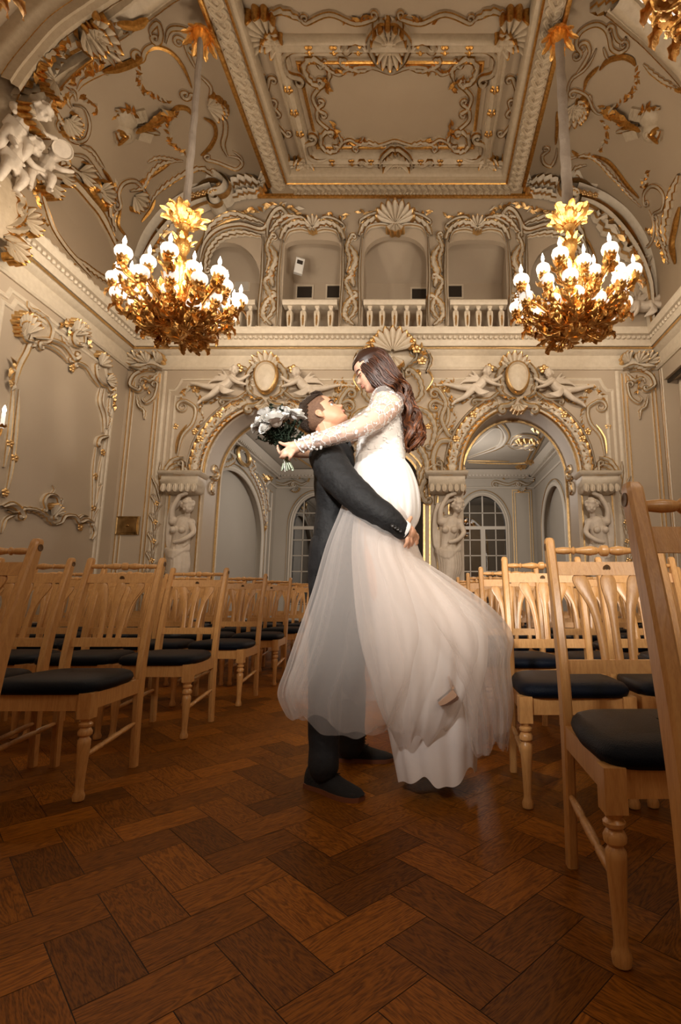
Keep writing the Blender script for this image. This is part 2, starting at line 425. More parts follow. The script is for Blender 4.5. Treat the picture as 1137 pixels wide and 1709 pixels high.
def PXS(I, s):
    """'x,y x,y ...' in photo pixels -> surface coordinates"""
    return [I(*map(float, q.split(','))) for q in s.split()]
# ================= the hall: floor, walls, coved ceiling =================
def parquet(name, x0, x1, y0, y1, W=0.142, ang=PI / 4):
    rnd = random.Random(5); vs = []; fs = []; uv = []; colr = []
    ca, sa = math.cos(ang), math.sin(ang); ox, oy = -0.59, 1.25
    R = int(max(abs(x0), abs(x1), y1 + 3) * 1.5 / W) + 4
    def put(a, b, w, h, horiz):
        g = 0.0075
        P = [(a + g, b + g), (a + w - g, b + g), (a + w - g, b + h - g), (a + g, b + h - g)]
        Q = [(ox + W * (p * ca - q * sa), oy + W * (p * sa + q * ca)) for p, q in P]
        cx = sum(q[0] for q in Q) / 4; cy = sum(q[1] for q in Q) / 4
        if not (x0 - .2 < cx < x1 + .2 and y0 < cy < y1): return
        o = len(vs); vs.extend([(q[0], q[1], 0) for q in Q]); fs.append((o, o + 1, o + 2, o + 3))
        u0, v0 = rnd.uniform(0, 20), rnd.uniform(0, 20)
        uu = [(0, 0), (w, 0), (w, h), (0, h)]
        for p in uu:
            l, s = (p if horiz else (p[1], p[0])); uv.append((u0 + l * W, v0 + s * W))
        colr.append((rnd.random(), min(1, max(0, rnd.gauss(.45, .27))), rnd.random(), 1))
    for k in range(-R, R):
        for m in range(-R // 2, R // 2):
            a, b = k + 4 * m, k
            cx, cy = ox + W * (a * ca - b * sa), oy + W * (a * sa + b * ca)
            if not (x0 - 1 < cx < x1 + 1 and y0 - 1 < cy < y1 + 1): continue
            put(a, b, 2, 1, True); put(a + 2, b - 1, 1, 2, False)
    me = bpy.data.meshes.new(name); me.from_pydata(vs, [], fs); me.update()
    ul = me.uv_layers.new(name='UVMap'); ul.data.foreach_set('uv', [c for p in uv for c in p])
    at = me.color_attributes.new('rnd', 'FLOAT_COLOR', 'CORNER'); at.data.foreach_set('color', [c for f in colr for _ in range(4) for c in f])
    me.materials.append(M['parquet']); o = bpy.data.objects.new(name, me); COL.objects.link(o); return o
YF = -3.0
floor = MB().box(XL - .3, XR + .3, YF, 15.7, -0.2, -0.0012).build('floor', mat('parquet_gap', (0.02, 0.008, 0.003), 0.7), smooth=False); struct(floor)
pq = parquet('floor_parquet', XL, XR, YF, 15.6); pq.parent = floor
# side walls
b = MB().box(XL - .25, XL, YF, D, 0, 5.85); struct(b.build('wall_left', M['wall'], smooth=False))
RZ, RY0, RY1 = 4.75, 3.0, 8.82
b = MB(); b.box(XR + .25, XR + .4, YF, D, 0, 5.85); b.box(XR, XR + .25, YF, RY0, 0, 5.85); b.box(XR, XR + .25, RY1, D, 0, 5.85); b.box(XR, XR + .25, RY0, RY1, RZ, 5.85)
struct(b.build('wall_right', M['wall'], smooth=False))
b = MB().box(XL - .3, XR + .4, YF - .2, YF, 0, 9.3); struct(b.build('wall_front', M['wall'], smooth=False))
# ceiling: cove - flat - cove, one shell
cp_ = [(x, z) for x, z in COVE[-1]] + [(x, z) for x, z in reversed(COVE[1])]
b = MB(); b.grid([[Vector((x, y, z)) for x, z in cp_] for y in (YF, D)])
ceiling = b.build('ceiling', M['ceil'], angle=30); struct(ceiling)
# back wall, lower storey with the two arches (notched from the floor)
AR = [(-3.93, -1.87), (0.74, 2.80)]; ZS, ZT = 3.02, 4.25
out = [(XL, 0)]
for x0, x1 in AR: out += arch_poly(x0, x1, 0, ZS, ZT, 28)
out += [(XR, 0), (XR, 5.6), (XL, 5.6)]
struct(plate(out, [], -.65, 0, S_back).build('wall_back', M['wall'], angle=30))
# upper storey: a lunette plate with the gallery openings
up = [(XL, 5.6), (XR, 5.6)] + [(x, z) for x, z in COVE[1]][:-1] + [(x, z) for x, z in reversed(COVE[-1][:-1])]
def flat_arch(x0, x1, z0, zs, zt, n=14, e=2.6):
    c, a, bb = (x0 + x1) / 2, (x1 - x0) / 2, zt - zs
    f = lambda t: (c - a * math.copysign(abs(math.cos(t)) ** (2 / e), math.cos(t)), zs + bb * abs(math.sin(t)) ** (2 / e))
    return [(x0, z0)] + [f(PI * i / n) for i in range(n + 1)] + [(x1, z0)]
OPN = [arch_poly(-4.55, -3.13, 5.78, 6.75, 7.70, 16), flat_arch(-2.70, -1.60, 5.78, 7.6, 7.76), flat_arch(-1.14, 0.08, 5.78, 7.35, 7.85, e=2.2),
       flat_arch(0.51, 1.64, 5.78, 7.6, 7.76), arch_poly(2.08, 3.45, 5.78, 6.75, 7.70, 16)]
struct(plate(up, OPN, -.12, 0, S_back).build('wall_back_upper', M['wall'], angle=30))
# gallery behind the openings
b = MB(); y0, y1 = D + .12, D + .95
b.box(-4.9, 3.9, y1, y1 + .1, 5.6, 8.3); b.box(-4.9, 3.9, y0, y1, 5.5, 5.6)
for xa, xb in [(-4.95, -4.6), (-3.1, -2.75), (-1.55, -1.2), (.12, .47), (1.7, 2.05), (3.5, 3.9)]: b.box(xa, xb, y0, y1, 5.6, 8.0)
b.add([(-4.9, y0, 7.95), (3.9, y0, 7.95), (3.9, y0 + .35, 7.85), (-4.9, y0 + .35, 7.85), (3.9, y1, 7.45), (-4.9, y1, 7.45)], [(0, 1, 2, 3), (3, 2, 4, 5)])
struct(b.build('wall_gallery', M['wall'], angle=30))
# vents in the gallery back wall
for k, (xa, ya, xb, yb) in enumerate([(497, 479, 521, 498), (547, 478, 571, 498), (688, 483, 712, 500), (747, 478, 771, 497)]):
    p, q = at_y(xa, ya, y1), at_y(xb, yb, y1); x0, x1, z0, z1 = p.x, q.x, q.z, p.z
    t = empty('air_vent', ((x0 + x1) / 2, y1, z0))
    tag(t, ['small square vent opening in the left gallery bay, next to the motion sensor side', 'small square vent opening at the right side of the left gallery bay', 'small square vent opening in the central gallery bay', 'small square vent opening in the right gallery bay'][k], 'vent', 'vent openings in the gallery wall')
    cx = (x0 + x1) / 2; m = MB()
    f = .035
    m.box(x0 - cx - f, x1 - cx + f, -.03, 0, -f, 0); m.box(x0 - cx - f, x1 - cx + f, -.03, 0, z1 - z0, z1 - z0 + f)
    m.box(x0 - cx - f, x0 - cx, -.03, 0, 0, z1 - z0); m.box(x1 - cx, x1 - cx + f, -.03, 0, 0, z1 - z0)
    m.build('frame', M['plaster'], t, smooth=False)
    MB().box(x0 - cx, x1 - cx, -.012, -.002, 0, z1 - z0).build('opening', M['dark'], t, smooth=False)
# small plaque in the far left bay
p, q = at_y(392, 464, y1), at_y(417, 487, y1)
o = MB().box(p.x, q.x, y1 - .02, y1, q.z, p.z); o.box(p.x + .03, q.x - .03, y1 - .028, y1 - .02, q.z + .03, p.z - .03, 1)
tag(o.build('ventilation_grille', [M['plaster'], M['roomtrim']], smooth=False), 'small framed grille high in the leftmost gallery bay behind the chandelier', 'grille')
# ================= next room seen through the arches =================
NX0, NX1, NY0, NY1, NZ = -4.55, 3.5, D + .65, 15.5, 4.72
b = MB(); b.box(NX0 - .1, NX1 + .1, NY0, NY1, NZ, NZ + .1); struct(b.build('ceiling_next_room', M['room'], smooth=False))
def S_nl(u, v, h): return Vector((NX0 + h, u, v))
def I_nl(x, y): p = at_x(x, y, NX0); return (p.y, p.z)
def S_nr(u, v, h): return Vector((NX1 - h, u, v))
def I_nr(x, y): p = at_x(x, y, NX1); return (p.y, p.z)
def S_nb(u, v, h): return Vector((u, NY1 - h, v))
def I_nb(x, y): p = at_y(x, y, NY1); return (p.x, p.z)
S_nc, I_nc = mk_ceil(NZ)
def with_notches(x0, x1, z1, notches):
    o = [(x0, 0)]
    for n in notches: o += n
    return o + [(x1, 0), (x1, z1), (x0, z1)]
LA = [(10.05, 14.4, 2.35, 3.92)]
RA = [(10.0, 11.6, 2.9, 3.75), (12.15, 14.6, 2.75, 3.84)]
b = plate(with_notches(NY0, NY1, NZ, [arch_poly(a, c, 0, s, t) for a, c, s, t in LA]), [], -.16, 0, S_nl); b.box(NX0 - .25, NX0 - .16, NY0, NY1, 0, NZ)
struct(b.build('wall_next_left', M['room'], angle=30))
b = plate(with_notches(NY0, NY1, NZ, [arch_poly(a, c, 0, s, t) for a, c, s, t in RA]), [], -.16, 0, S_nr); b.box(NX1 + .16, NX1 + .25, NY0, NY1, 0, NZ)
struct(b.build('wall_next_right', M['room'], angle=30))
WD = [(-4.06, -2.50), (1.07, 2.66)]
b = plate(with_notches(NX0, NX1, NZ, [arch_poly(a, c, 0, 2.95, 4.02) for a, c in WD]), [], -.2, 0, S_nb)
struct(b.build('wall_next_back', M['room'], angle=30))
# dark evening outside the glazed doors
struct(MB().box(NX0 - .4, NX1 + .4, NY1 + 1.6, NY1 + 1.7, -.2, 5).build('wall_outside', mat('night_wall', (0.05, 0.05, 0.055), 0.8), smooth=False))
# glazed arched doors
for k, (a, c) in enumerate(WD):
    t = empty('door_%d' % (k + 1), ((a + c) / 2, NY1 + .08, 0)); struct(t); hw = (c - a) / 2
    def SL(u, v, h): return Vector((u, -h, v))
    m = MB(); ring = arch_poly(-hw, hw, 0, 2.95, 4.02); inn = arch_poly(-hw + .09, hw - .09, .09, 2.95, 3.93)
    plate(ring, [inn], -.04, .04, SL, mb=m)
    m.box(-hw + .05, hw - .05, -.04, .04, 2.88, 2.98)
    m.box(-.07, .07, -.045, .045, .05, 2.92)
    m.build('door_frame', M['roomtrim'], t, angle=30)
    m = MB()
    for s in (-1, 1):
        cxx = s * hw / 2
        m.box(cxx - .014, cxx + .014, -.02, .02, .6, 3.85); 
        for zz in (.62, 1.1, 1.58, 2.06, 2.54): m.box(min(0, s * hw), max(0, s * hw), -.02, .02, zz, zz + .03)
    m.box(-hw * .95, hw * .95, -.02, .02, 3.38, 3.405)
    m.box(-.02, .02, -.02, .02, 2.9, 3.95); m.box(-hw + .05, hw - .05, -.03, .03, .05, .6)
    m.build('glazing_bar', M['roomtrim'], t, smooth=False)
    plate(arch_poly(-hw + .05, hw - .05, .6, 2.95, 3.95), [], -.003, .003, SL).build('pane', M['pane'], t, angle=30)
def arch_trim(S, a, c, s, t, w, mats, r=.02):
    m = MB(); line = arch_poly(a, c, 0, s, t)
    sweep_path(m, S, line, [(-w, 0), (-w, .03), (-w * .7, .06), (-w * .3, .03), (0, .05), (w * .3, .02), (w * .3, 0)])
    thin(m, S, arch_poly(a - w * .8, c + w * .8, 0, s, t + w * .8), r * .6, .03, k=1); return m
tn = 0
def trim(m, mats, angle=40):
    global tn
    tn += 1; return struct(m.build('trim_%d' % tn, mats, angle=angle))
RT = [M['roomtrim'], M['gold']]
for a, c, s, t in LA: trim(arch_trim(S_nl, a, c, s, t, .1, RT), RT)
for a, c, s, t in RA: trim(arch_trim(S_nr, a, c, s, t, .1, RT), RT)
for a, c in WD: trim(arch_trim(S_nb, a, c, 2.95, 4.02, .1, RT), RT)
# next-room cornice on three sides with dentils
m = MB(); CPN = [(0, .0), (0, .10), (.05, .14), (.09, .20), (.16, .26), (.22, .30), (.22, 0)]
def horiz(S, u0, u1, z, prof, mb, mats=None):
    mb.grid([[S(u, z + o, h) for o, h in prof] for u in (u0, u1)], mats or 0)
for S, u0, u1 in ((S_nl, NY0, NY1), (S_nr, NY0, NY1), (S_nb, NX0, NX1)):
    horiz(S, u0, u1, 4.48, CPN, m); horiz(S, u0, u1, 4.16, [(0, 0), (0, .04), (.03, .06), (.06, .03), (.06, 0)], m)
    n = int((u1 - u0) / .11)
    for i in range(n):
        u = u0 + .05 + i * .11; q = [S(u, 4.50, .12), S(u + .06, 4.56, .19)]
        lo = [min(q[0][j], q[1][j]) for j in range(3)]; hi = [max(q[0][j], q[1][j]) for j in range(3)]
        m.box(lo[0], hi[0], lo[1], hi[1], lo[2], hi[2])
trim(m, RT)
# pilaster panels with gilt beads on the next room's far wall and beside the arches
m = MB()
for (xa, xb) in ((2.80, 3.38), (-2.3, -1.7), (.35, .92)):
    for ins in (0, .07):
        line = [(xa + ins, .3), (xb - ins, .3), (xb - ins, 4.1 - ins), (xa + ins, 4.1 - ins)]
        sweep_path(m, S_nb, line, [(-.02, 0), (-.01, .03), (.01, .03), (.02, 0)], [0, 1, 0], closed=True)
for S, ys in ((S_nl, (14.75, 15.1)), (S_nr, (11.75, 12.0))):
    line = [(ys[0], .3), (ys[1], .3), (ys[1], 3.95), (ys[0], 3.95)]
    sweep_path(m, S, line, [(-.02, 0), (-.01, .03), (.01, .03), (.02, 0)], [0, 1, 0], closed=True)
trim(m, RT)
# next room ceiling stucco
m = MB()
ring = PXS(I_nc, '788,745 800,734 812,722 826,712 836,716 838,730 832,742 815,752 795,760')
thin(m, S_nc, ring, .035, mi=0)
for s_, w_ in (('783,763 800,757 823,749 838,741 845,727 838,712 828,703', .10), ('852,742 858,730 872,724 890,727 896,735 880,743 862,744', .07), ('836,741 848,741 862,747 880,745', .07)):
    stroke(m, S_nc, PXS(I_nc, s_), w_, .06, c1=.15)
for s_ in ('782,771 850,773 885,771', '884,773 915,712', '878,771 906,710', '780,768 850,769', '455,720 500,765 540,790', '450,722 495,768'):
    thin(m, S_nc, PXS(I_nc, s_), .03, k=2)
for p in ('893,735', '872,735', '900,715', '886,770', '870,778'):
    flower(m, S_nc, PXS(I_nc, p)[0], .18)
trim(m, RT)
# corner scroll clusters under the next room's cornice
m = MB()
for u in (3.0, -4.0):
    for dx, dz, r, a in ((0, 0, .26, 1.3), (-.3, .04, .2, 2.2), (.28, .02, .22, .6), (.05, -.22, .18, -1.2)):
        shell(m, S_nb, (u + dx, 4.42 + dz), r, a, 2.2, 6, .12)
    stroke(m, S_nb, [(u - .7, 4.38), (u - .35, 4.28), (u - .1, 4.36)], .05, .08, c0=.1, c1=-.09)
    stroke(m, S_nb, [(u + .45, 4.38), (u + .25, 4.28), (u + .05, 4.36)], .05, .08, c1=.09)
trim(m, RT)
# left side arch of the next room: oval cartouche over the niche with scroll wings
m = MB()
c = I_nl(402, 762)
thin(m, S_nl, [(c[0] + .42 * math.cos(t * PI / 6), c[1] + .20 * math.sin(t * PI / 6)) for t in range(12)], .05, .05, closed=True)
shell(m, S_nl, (c[0], c[1] + .1), .45, PI / 2, 2.6, 7, .1)
for s_, w_ in (('351,790 362,776 378,774 388,768', .08), ('413,779 425,800 436,830 441,870', .1), ('415,762 423,778 418,784', .07), ('389,745 376,752 372,762', .06), ('428,790 440,812 446,850', .07)):
    stroke(m, S_nl, PXS(I_nl, s_), w_, .09, lobes=.16, c1=.07)
leafsprig(m, S_nl, PXS(I_nl, '421,795 432,815 440,840 443,880'), .09, .07)
leafsprig(m, S_nl, PXS(I_nl, '432,800 445,800 452,800'), .12, .08)
trim(m, RT)
# ================= trims of the hall =================
PG = [M['plaster'], M['gold']]
# main cornice: gilt bead line, bead row, top slab
CPR = [(5.02, 0), (5.02, .03), (5.05, .05), (5.08, .03), (5.10, .03), (5.30, .03), (5.34, .10), (5.375, .13), (5.375, .15), (5.405, .17), (5.42, .15), (5.42, .18), (5.50, .19), (5.53, .21), (5.54, .17), (5.63, .17), (5.64, .24), (5.70, .27), (5.76, .27), (5.78, 0)]
CMT = [0] * 19; CMT[8] = CMT[9] = 1
for nm, S, u0, u1 in (('back', S_back, XL, XR), ('left', S_left, YF, D), ('right', S_right, YF, D)):
    m = MB(); m.grid([[S(u, z, h) for z, h in CPR] for u in (u0, u1)], CMT)
    u = u0 + .06
    while u < u1:
        m.ball(S(u, 5.585, .19), .042, 6, 4); u += .095
    trim(m, PG, 30)
for S, u0, u1 in ((S_left, 5.0, D), (S_right, 5.0, D)):
    m = MB()                                   # pearl string above the side cornices
    u = u0
    while u < u1: m.ball(S(u, 5.86, .10), .07, 7, 5); u += .16
    trim(m, PG)
# baseboards
m = MB(); horiz(S_back, XL, AR[0][0], 0, [(0, .04), (.25, .04), (.28, .02), (.3, 0)], m); horiz(S_back, AR[0][1], AR[1][0], 0, [(0, .04), (.25, .04), (.28, .02), (.3, 0)], m); horiz(S_back, AR[1][1], XR, 0, [(0, .04), (.25, .04), (.28, .02), (.3, 0)], m)
struct(m.build('baseboard_back', M['plaster']))
m = MB(); horiz(S_left, YF, D, 0, [(0, .04), (.25, .04), (.28, .02), (.3, 0)], m); struct(m.build('baseboard_left', M['plaster']))
# corner pilasters on the back wall: gilt double lines
LP = [(-.022, 0), (-.012, .022), (.012, .022), (.022, 0)]; LG = [0, 1, 0]
def gline(m, S, pts, r=1.0, closed=False): sweep_path(m, S, pts, [(a * r, b * r) for a, b in LP], LG, closed)
def pline(m, S, pts, r=1.0, closed=False): sweep_path(m, S, pts, [(-.03 * r, 0), (-.02 * r, .02), (.0, .026), (.02 * r, .012), (.03 * r, 0)], [0] * 4, closed)
m = MB()
for x in (-5.45, -5.38, -4.98, -4.91, 3.74, 3.81, 4.28, 4.35): gline(m, S_back, [(x, .3), (x, 4.95)], .9)
for x in (-4.83, 3.66): pline(m, S_back, [(x, .3), (x, 5.0)], 1.3)
trim(m, PG)
# stepped panel lines above and beside the arches
m = MB()
for ins in (0, .12):
    for x0, x1, s in ((-4.72 + ins, -1.2, 1), (.1, 3.55 - ins, -1)):
        if s > 0: L = [(x0, .3), (x0, 4.62 - ins), (x0 + .1, 4.62 - ins), (x0 + .16, 4.70 - ins), (x0 + .22, 4.84 - ins), (-1.25, 4.84 - ins)]
        else: L = [(x1, .3), (x1, 4.62 - ins), (x1 - .1, 4.62 - ins), (x1 - .16, 4.70 - ins), (x1 - .22, 4.84 - ins), (.2, 4.84 - ins)]
        pline(m, S_back, L, 1.0)
trim(m, PG)
# left wall panel frame (stepped) and the gilt pilaster lines at its left
m = MB()
a0, a1 = 6.05, 8.66
for ins in (0, .1):
    L = [(a0 + ins, .3), (a0 + ins, 4.75 - ins), (a0 + .15 + ins, 4.75 - ins), (a0 + .2 + ins, 4.88 - ins), (a1 - .22 - ins, 4.88 - ins), (a1 - .17 - ins, 4.75 - ins), (a1 - ins, 4.68 - ins), (a1 - ins, .3)]
    pline(m, S_left, L, 1.2)
for y in (5.93, 5.86, 5.4, 5.33): gline(m, S_left, [(y, .3), (y, 5.0)])
trim(m, PG)
# right wall: recess with a white arched door-case
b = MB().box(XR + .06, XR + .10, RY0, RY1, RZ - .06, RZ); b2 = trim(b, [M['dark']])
m = MB()
for y in (8.72, 8.60, 8.2): pline(m, lambda u, v, h: Vector((XR + .25 - h, u, v)), [(y, 0), (y, RZ - .05)], 1.6)
m2 = arch_trim(lambda u, v, h: Vector((XR + .25 - h, u, v)), 6.6, 8.05, 3.2, 4.2, .08, PG)
trim(m, PG); trim(m2, PG)
m = MB()
for y in (8.93, 8.87): gline(m, S_right, [(y, .3), (y, 5.0)])
trim(m, PG)
# -------- ceiling beams around the medallion (hang below the flat ceiling) --------
BX0, BX1, BY0, BY1, BW = -2.62, 1.62, 5.55, 8.64, .36
b = MB(); Z0 = ZB
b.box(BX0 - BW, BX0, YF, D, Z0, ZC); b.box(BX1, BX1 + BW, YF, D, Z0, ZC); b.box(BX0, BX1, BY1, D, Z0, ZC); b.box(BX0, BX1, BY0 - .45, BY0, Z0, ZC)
VG = [M['vplaster_shaded'], M['vgold']]
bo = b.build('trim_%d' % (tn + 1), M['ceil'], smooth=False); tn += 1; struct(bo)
m = MB()
def sq(ins): return [(BX0 + ins, BY0 + ins), (BX1 - ins, BY0 + ins), (BX1 - ins, BY1 - ins), (BX0 + ins, BY1 - ins)]
sweep_path(m, S_beam, sq(0.0), [(-.035, 0), (-.03, .03), (-.005, .045), (.01, .03), (.01, -.05)], [1, 1, 1, 0], closed=True)
sweep_path(m, S_beam, sq(0.0), [(.01, -.05), (.07, -.06), (.10, -.10), (.10, -.3)], [0, 0, 0], closed=True)
for x, s in ((BX0 - BW, -1), (BX1 + BW, 1)):
    sweep_path(m, S_beam, [(x, BY0 - .4), (x, BY1 + .1)], [(-.04, 0), (-.03, .03), (0, .04), (.03, .03), (.04, 0)], [1, 1, 1, 1])
    for k in range(24):                       # scroll frieze under the side beams
        y = BY0 + .05 + k * .135; xc = x - s * BW / 2
        stroke(m, S_beam, [(xc - .09, y), (xc, y + .1), (xc + .09, y + .05)], .035, .035, c1=-.045, c0=.03, k=3, taper=(.6, .6), mats=[0] * 8)
for k in range(32):
    x = BX0 + .05 + k * .135
    stroke(m, S_beam, [(x, BY1 + .1), (x + .09, BY1 + .18), (x + .05, BY1 + .27)], .035, .035, c1=-.045, c0=.03, k=3, taper=(.6, .6), mats=[0] * 8)
sweep_path(m, S_beam, [(BX0 - BW - .3, D - .03), (BX1 + BW + .3, D - .03)], [(-.05, 0), (-.04, .05), (0, .07), (.03, .03)], [1, 1, 0])
sweep_path(m, S_beam, [(BX0 - BW, BY0 - .3), (BX1 + BW, BY0 - .3)], [(-.12, 0), (-.1, .05), (0, .07), (.1, .05), (.12, 0)], [1, 0, 0, 1])
sweep_path(m, S_beam, [(BX0 - BW, BY0 - .1), (BX1 + BW, BY0 - .1)], [(-.05, 0), (-.04, .04), (.04, .04), (.05, 0)], [1, 0, 1])
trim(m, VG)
# ================= chairs =================
def rail_profile(L, r, n_beads=2):
    """turned spindle profile along z from 0..L"""
    P = [(.4, 0), (.55, .03), (.7, .10), (.62, .16), (.5, .18), (.8, .20), (.5, .22), (.6, .26), (.95, .36), (.7, .43), (.5, .445), (1.05, .47), (1.1, .5)]
    P = P + [(a, 1 - b) for a, b in reversed(P[:-1])]
    return [(a * r, b * L) for a, b in P]
PZ = [0, .22, .44, .60, .78, .92, 1.0]
PYC = [.225, .215, .215, .235, .275, .315, .335]      # centre of the rear post front to back
PDP = [.020, .023, .027, .026, .024, .022, .018]      # half depth
def post_y(z):
    for i in range(len(PZ) - 1):
        if z <= PZ[i + 1]: t = (z - PZ[i]) / (PZ[i + 1] - PZ[i]); return PYC[i] * (1 - t) + PYC[i + 1] * t
    return PYC[-1]
def make_chair():
    t = empty('banquet_chair'); W = M['wood']; hw = .190
    for s in (-1, 1):
        m = MB(); line = smoothline([(PYC[i], PZ[i], 0) for i in range(len(PZ))], 5); dl = smoothline([(PDP[i], PZ[i], 0) for i in range(len(PZ))], 5)
        rows = []
        for p, q in zip(line, dl):
            d = q.x; z = p.y; c = .006
            rows.append([(s * hw - .0155, p.x - d + c, z), (s * hw - .0155 + c, p.x - d, z), (s * hw + .0155 - c, p.x - d, z), (s * hw + .0155, p.x - d + c, z),
                         (s * hw + .0155, p.x + d - c, z), (s * hw + .0155 - c, p.x + d, z), (s * hw - .0155 + c, p.x + d, z), (s * hw - .0155, p.x + d - c, z)])
        e = rows[-1]; ce = Vector((s * hw, PYC[-1] + .004, 1.0))
        rows.append([tuple(ce + (Vector(p) - ce) * .72 + Vector((0, 0, .010))) for p in e])
        rows.append([tuple(ce + (Vector(p) - ce) * .2 + Vector((0, 0, .013))) for p in e])
        m.grid(rows, cu=True, cap=True); po = m.build('rear_leg', W, t, angle=35)
        T = Matrix.Translation((s * (hw + .0155), PYC[-1] - .002, .978)) @ Matrix.Rotation(s * PI / 2, 4, 'Y')
        MB().lathe([(.013, 0), (.013, .0015), (.009, .0016), (.008, .0010)], 14, T).build('number_disc', M['disc'], po)
        # turned front leg
        m = MB(); fx = s * .205; m.box(fx - .026, fx + .026, -.225, -.173, .315, .415)
        pr = [(.012, 0), (.021, .004), (.023, .02), (.017, .035), (.0155, .05), (.019, .13), (.0245, .215), (.024, .232), (.018, .240), (.0165, .243), (.026, .252), (.027, .264), (.021, .275), (.0165, .279), (.025, .286), (.026, .294), (.018, .302), (.022, .310), (.026, .318)]
        m.lathe(pr, 14, Matrix.Translation((fx, -.199, 0))); m.build('front_leg', W, t, angle=35)
        # side apron, side stretcher
        m = MB(); x1, x2 = fx, s * hw
        m.add([(x1 - .011, -.18, .345), (x1 + .011, -.18, .345), (x2 + .011, .205, .345), (x2 - .011, .205, .345), (x1 - .011, -.18, .41), (x1 + .011, -.18, .41), (x2 + .011, .205, .41), (x2 - .011, .205, .41)],
              [(0, 1, 2, 3), (4, 7, 6, 5), (0, 4, 5, 1), (1, 5, 6, 2), (2, 6, 7, 3), (3, 7, 4, 0)]); m.build('side_apron', W, t, smooth=False)
        a = Vector((fx, -.195, .165)); b = Vector((s * hw, .212, .205)); d = b - a
        T = Matrix.Translation(a) @ d.to_track_quat('Z', 'Y').to_matrix().to_4x4(); L = d.length
        MB().lathe([(.006, 0), (.008, .02 * L), (.012, .2 * L), (.0125, .3 * L), (.0085, .33 * L), (.0115, .36 * L), (.013, .5 * L), (.0115, .64 * L), (.0085, .67 * L), (.0125, .7 * L), (.012, .8 * L), (.008, .98 * L), (.006, L)], 10, T).build('side_stretcher', W, t)
    m = MB(); m.box(-.18, .18, -.212, -.188, .345, .41); m.build('front_apron', W, t, smooth=False)
    m = MB(); m.box(-.18, .18, .205, .225, .345, .41); m.build('rear_apron', W, t, smooth=False)
    # cushion: trapezoid with rounded rim and domed top
    m = MB(); rows = []
    N = 40
    def outline(k, ins):
        a = 2 * PI * k / N; e = .32
        cx = math.copysign(abs(math.cos(a)) ** e, math.cos(a)); cy = math.copysign(abs(math.sin(a)) ** e, math.sin(a))
        y = -.022 + cy * (.212 - ins); wd = (.222 if cy < 0 else .222 - .018 * cy) - ins - .012 * max(0, cy)
        return cx * wd, y
    for ins, z in ((.03, .408), (.008, .410), (.0, .420), (-.004, .432), (.0, .446), (.010, .458), (.03, .466), (.07, .471), (.14, .474), (.20, .475)):
        rows.append([(*outline(k, ins), z) for k in range(N)])
    m.grid(rows, cu=True, cap=True); m.build('seat', M['leather'], t, angle=60)
    # back: turned top rail, number rail, lower rail, three splats
    yy = post_y(.962); T = Matrix.Translation((-hw + .01, yy, .965)) @ Matrix.Rotation(PI / 2, 4, 'Y')
    MB().lathe(rail_profile(2 * hw - .02, .0185), 12, T).build('top_rail', W, t)
    def slab(nm, z0, z1, th, bow=0.0, par=t):
        m = MB(); rows = []
        for k in range(9):
            x = -hw + .012 + (2 * hw - .024) * k / 8; b_ = bow * (1 - (x / hw) ** 2); ya, yb = post_y(z0) + b_, post_y(z1) + b_
            rows.append([(x, ya - th, z0), (x, yb - th, z1), (x, yb + th, z1), (x, ya + th, z0)])
        m.grid(rows, cu=True, cap=True); return m.build(nm, W, par, angle=30)
    cr = slab('number_rail', .878, .925, .009, .008)
    MB().lathe([(.013, 0), (.013, .0015), (.0095, .0016), (.009, .001)], 16, Matrix.Translation((0, post_y(.90) + .008 - .0095, .902)) @ Matrix.Rotation(PI / 2 + .17, 4, 'X')).build('number_plate', M['disc'], cr)
    m = MB(); y0 = post_y(.90) - .0035
    m.box(-.0032, .0032, y0 - .0004, y0, .9055, .9070); m.add([(.0032, y0 - .0004, .9055), (.0012, y0 - .0004, .9055), (-.0016, y0 - .0004, .896), (.0002, y0 - .0004, .896)], [(0, 1, 2, 3)])
    m.build('digit', M['dark'], cr, smooth=False)
    slab('lower_rail', .560, .602, .009, .004)
    def splat(s):
        zs = [.598, .64, .70, .76, .80, .83, .855, .872, .882]
        if s == 0: hw_ = [.0135, .013, .0125, .015, .0205, .0255, .0265, .022, .012]; cx = [0] * 9
        else:
            hw_ = [.0125, .0125, .0125, .015, .0200, .0250, .0275, .023, .012]
            cx = [s * a for a in (.046, .048, .053, .062, .074, .086, .094, .097, .098)]
        A = smoothline([(z, h, c) for z, h, c in zip(zs, hw_, cx)], 4); rows = []
        for p in A:
            z, h, c = p; yb = post_y(z) + .006
            rows.append([(c - h, yb - .004, z), (c - h * .6, yb - .0065, z), (c + h * .6, yb - .0065, z), (c + h, yb - .004, z), (c + h, yb + .004, z), (c - h, yb + .004, z)])
        return MB().grid(rows, cu=True, cap=True).build('splat', W, t, angle=40)
    for s in (-1, 0, 1): splat(s)
    return t
M['disc'] = mat('number_disc_bronze', (0.16, 0.09, 0.04), 0.4, 0.3)
chair0 = make_chair()
rows_left = [1.72, 2.62, 3.53, 4.43, 5.33, 6.23, 7.12, 8.0]
rows_right = [.81, 1.70, 2.55, 3.42, 4.28, 5.14, 6.0, 6.9, 7.8]
nvis_l = [1, 3, 5, 6, 7, 8, 8, 8]; nvis_r = [1, 2, 2, 3, 4, 5, 6, 7, 8]
ORD = ['first', 'second', 'third', 'fourth', 'fifth', 'sixth', 'seventh', 'eighth', 'ninth']
rc = random.Random(11); first = True
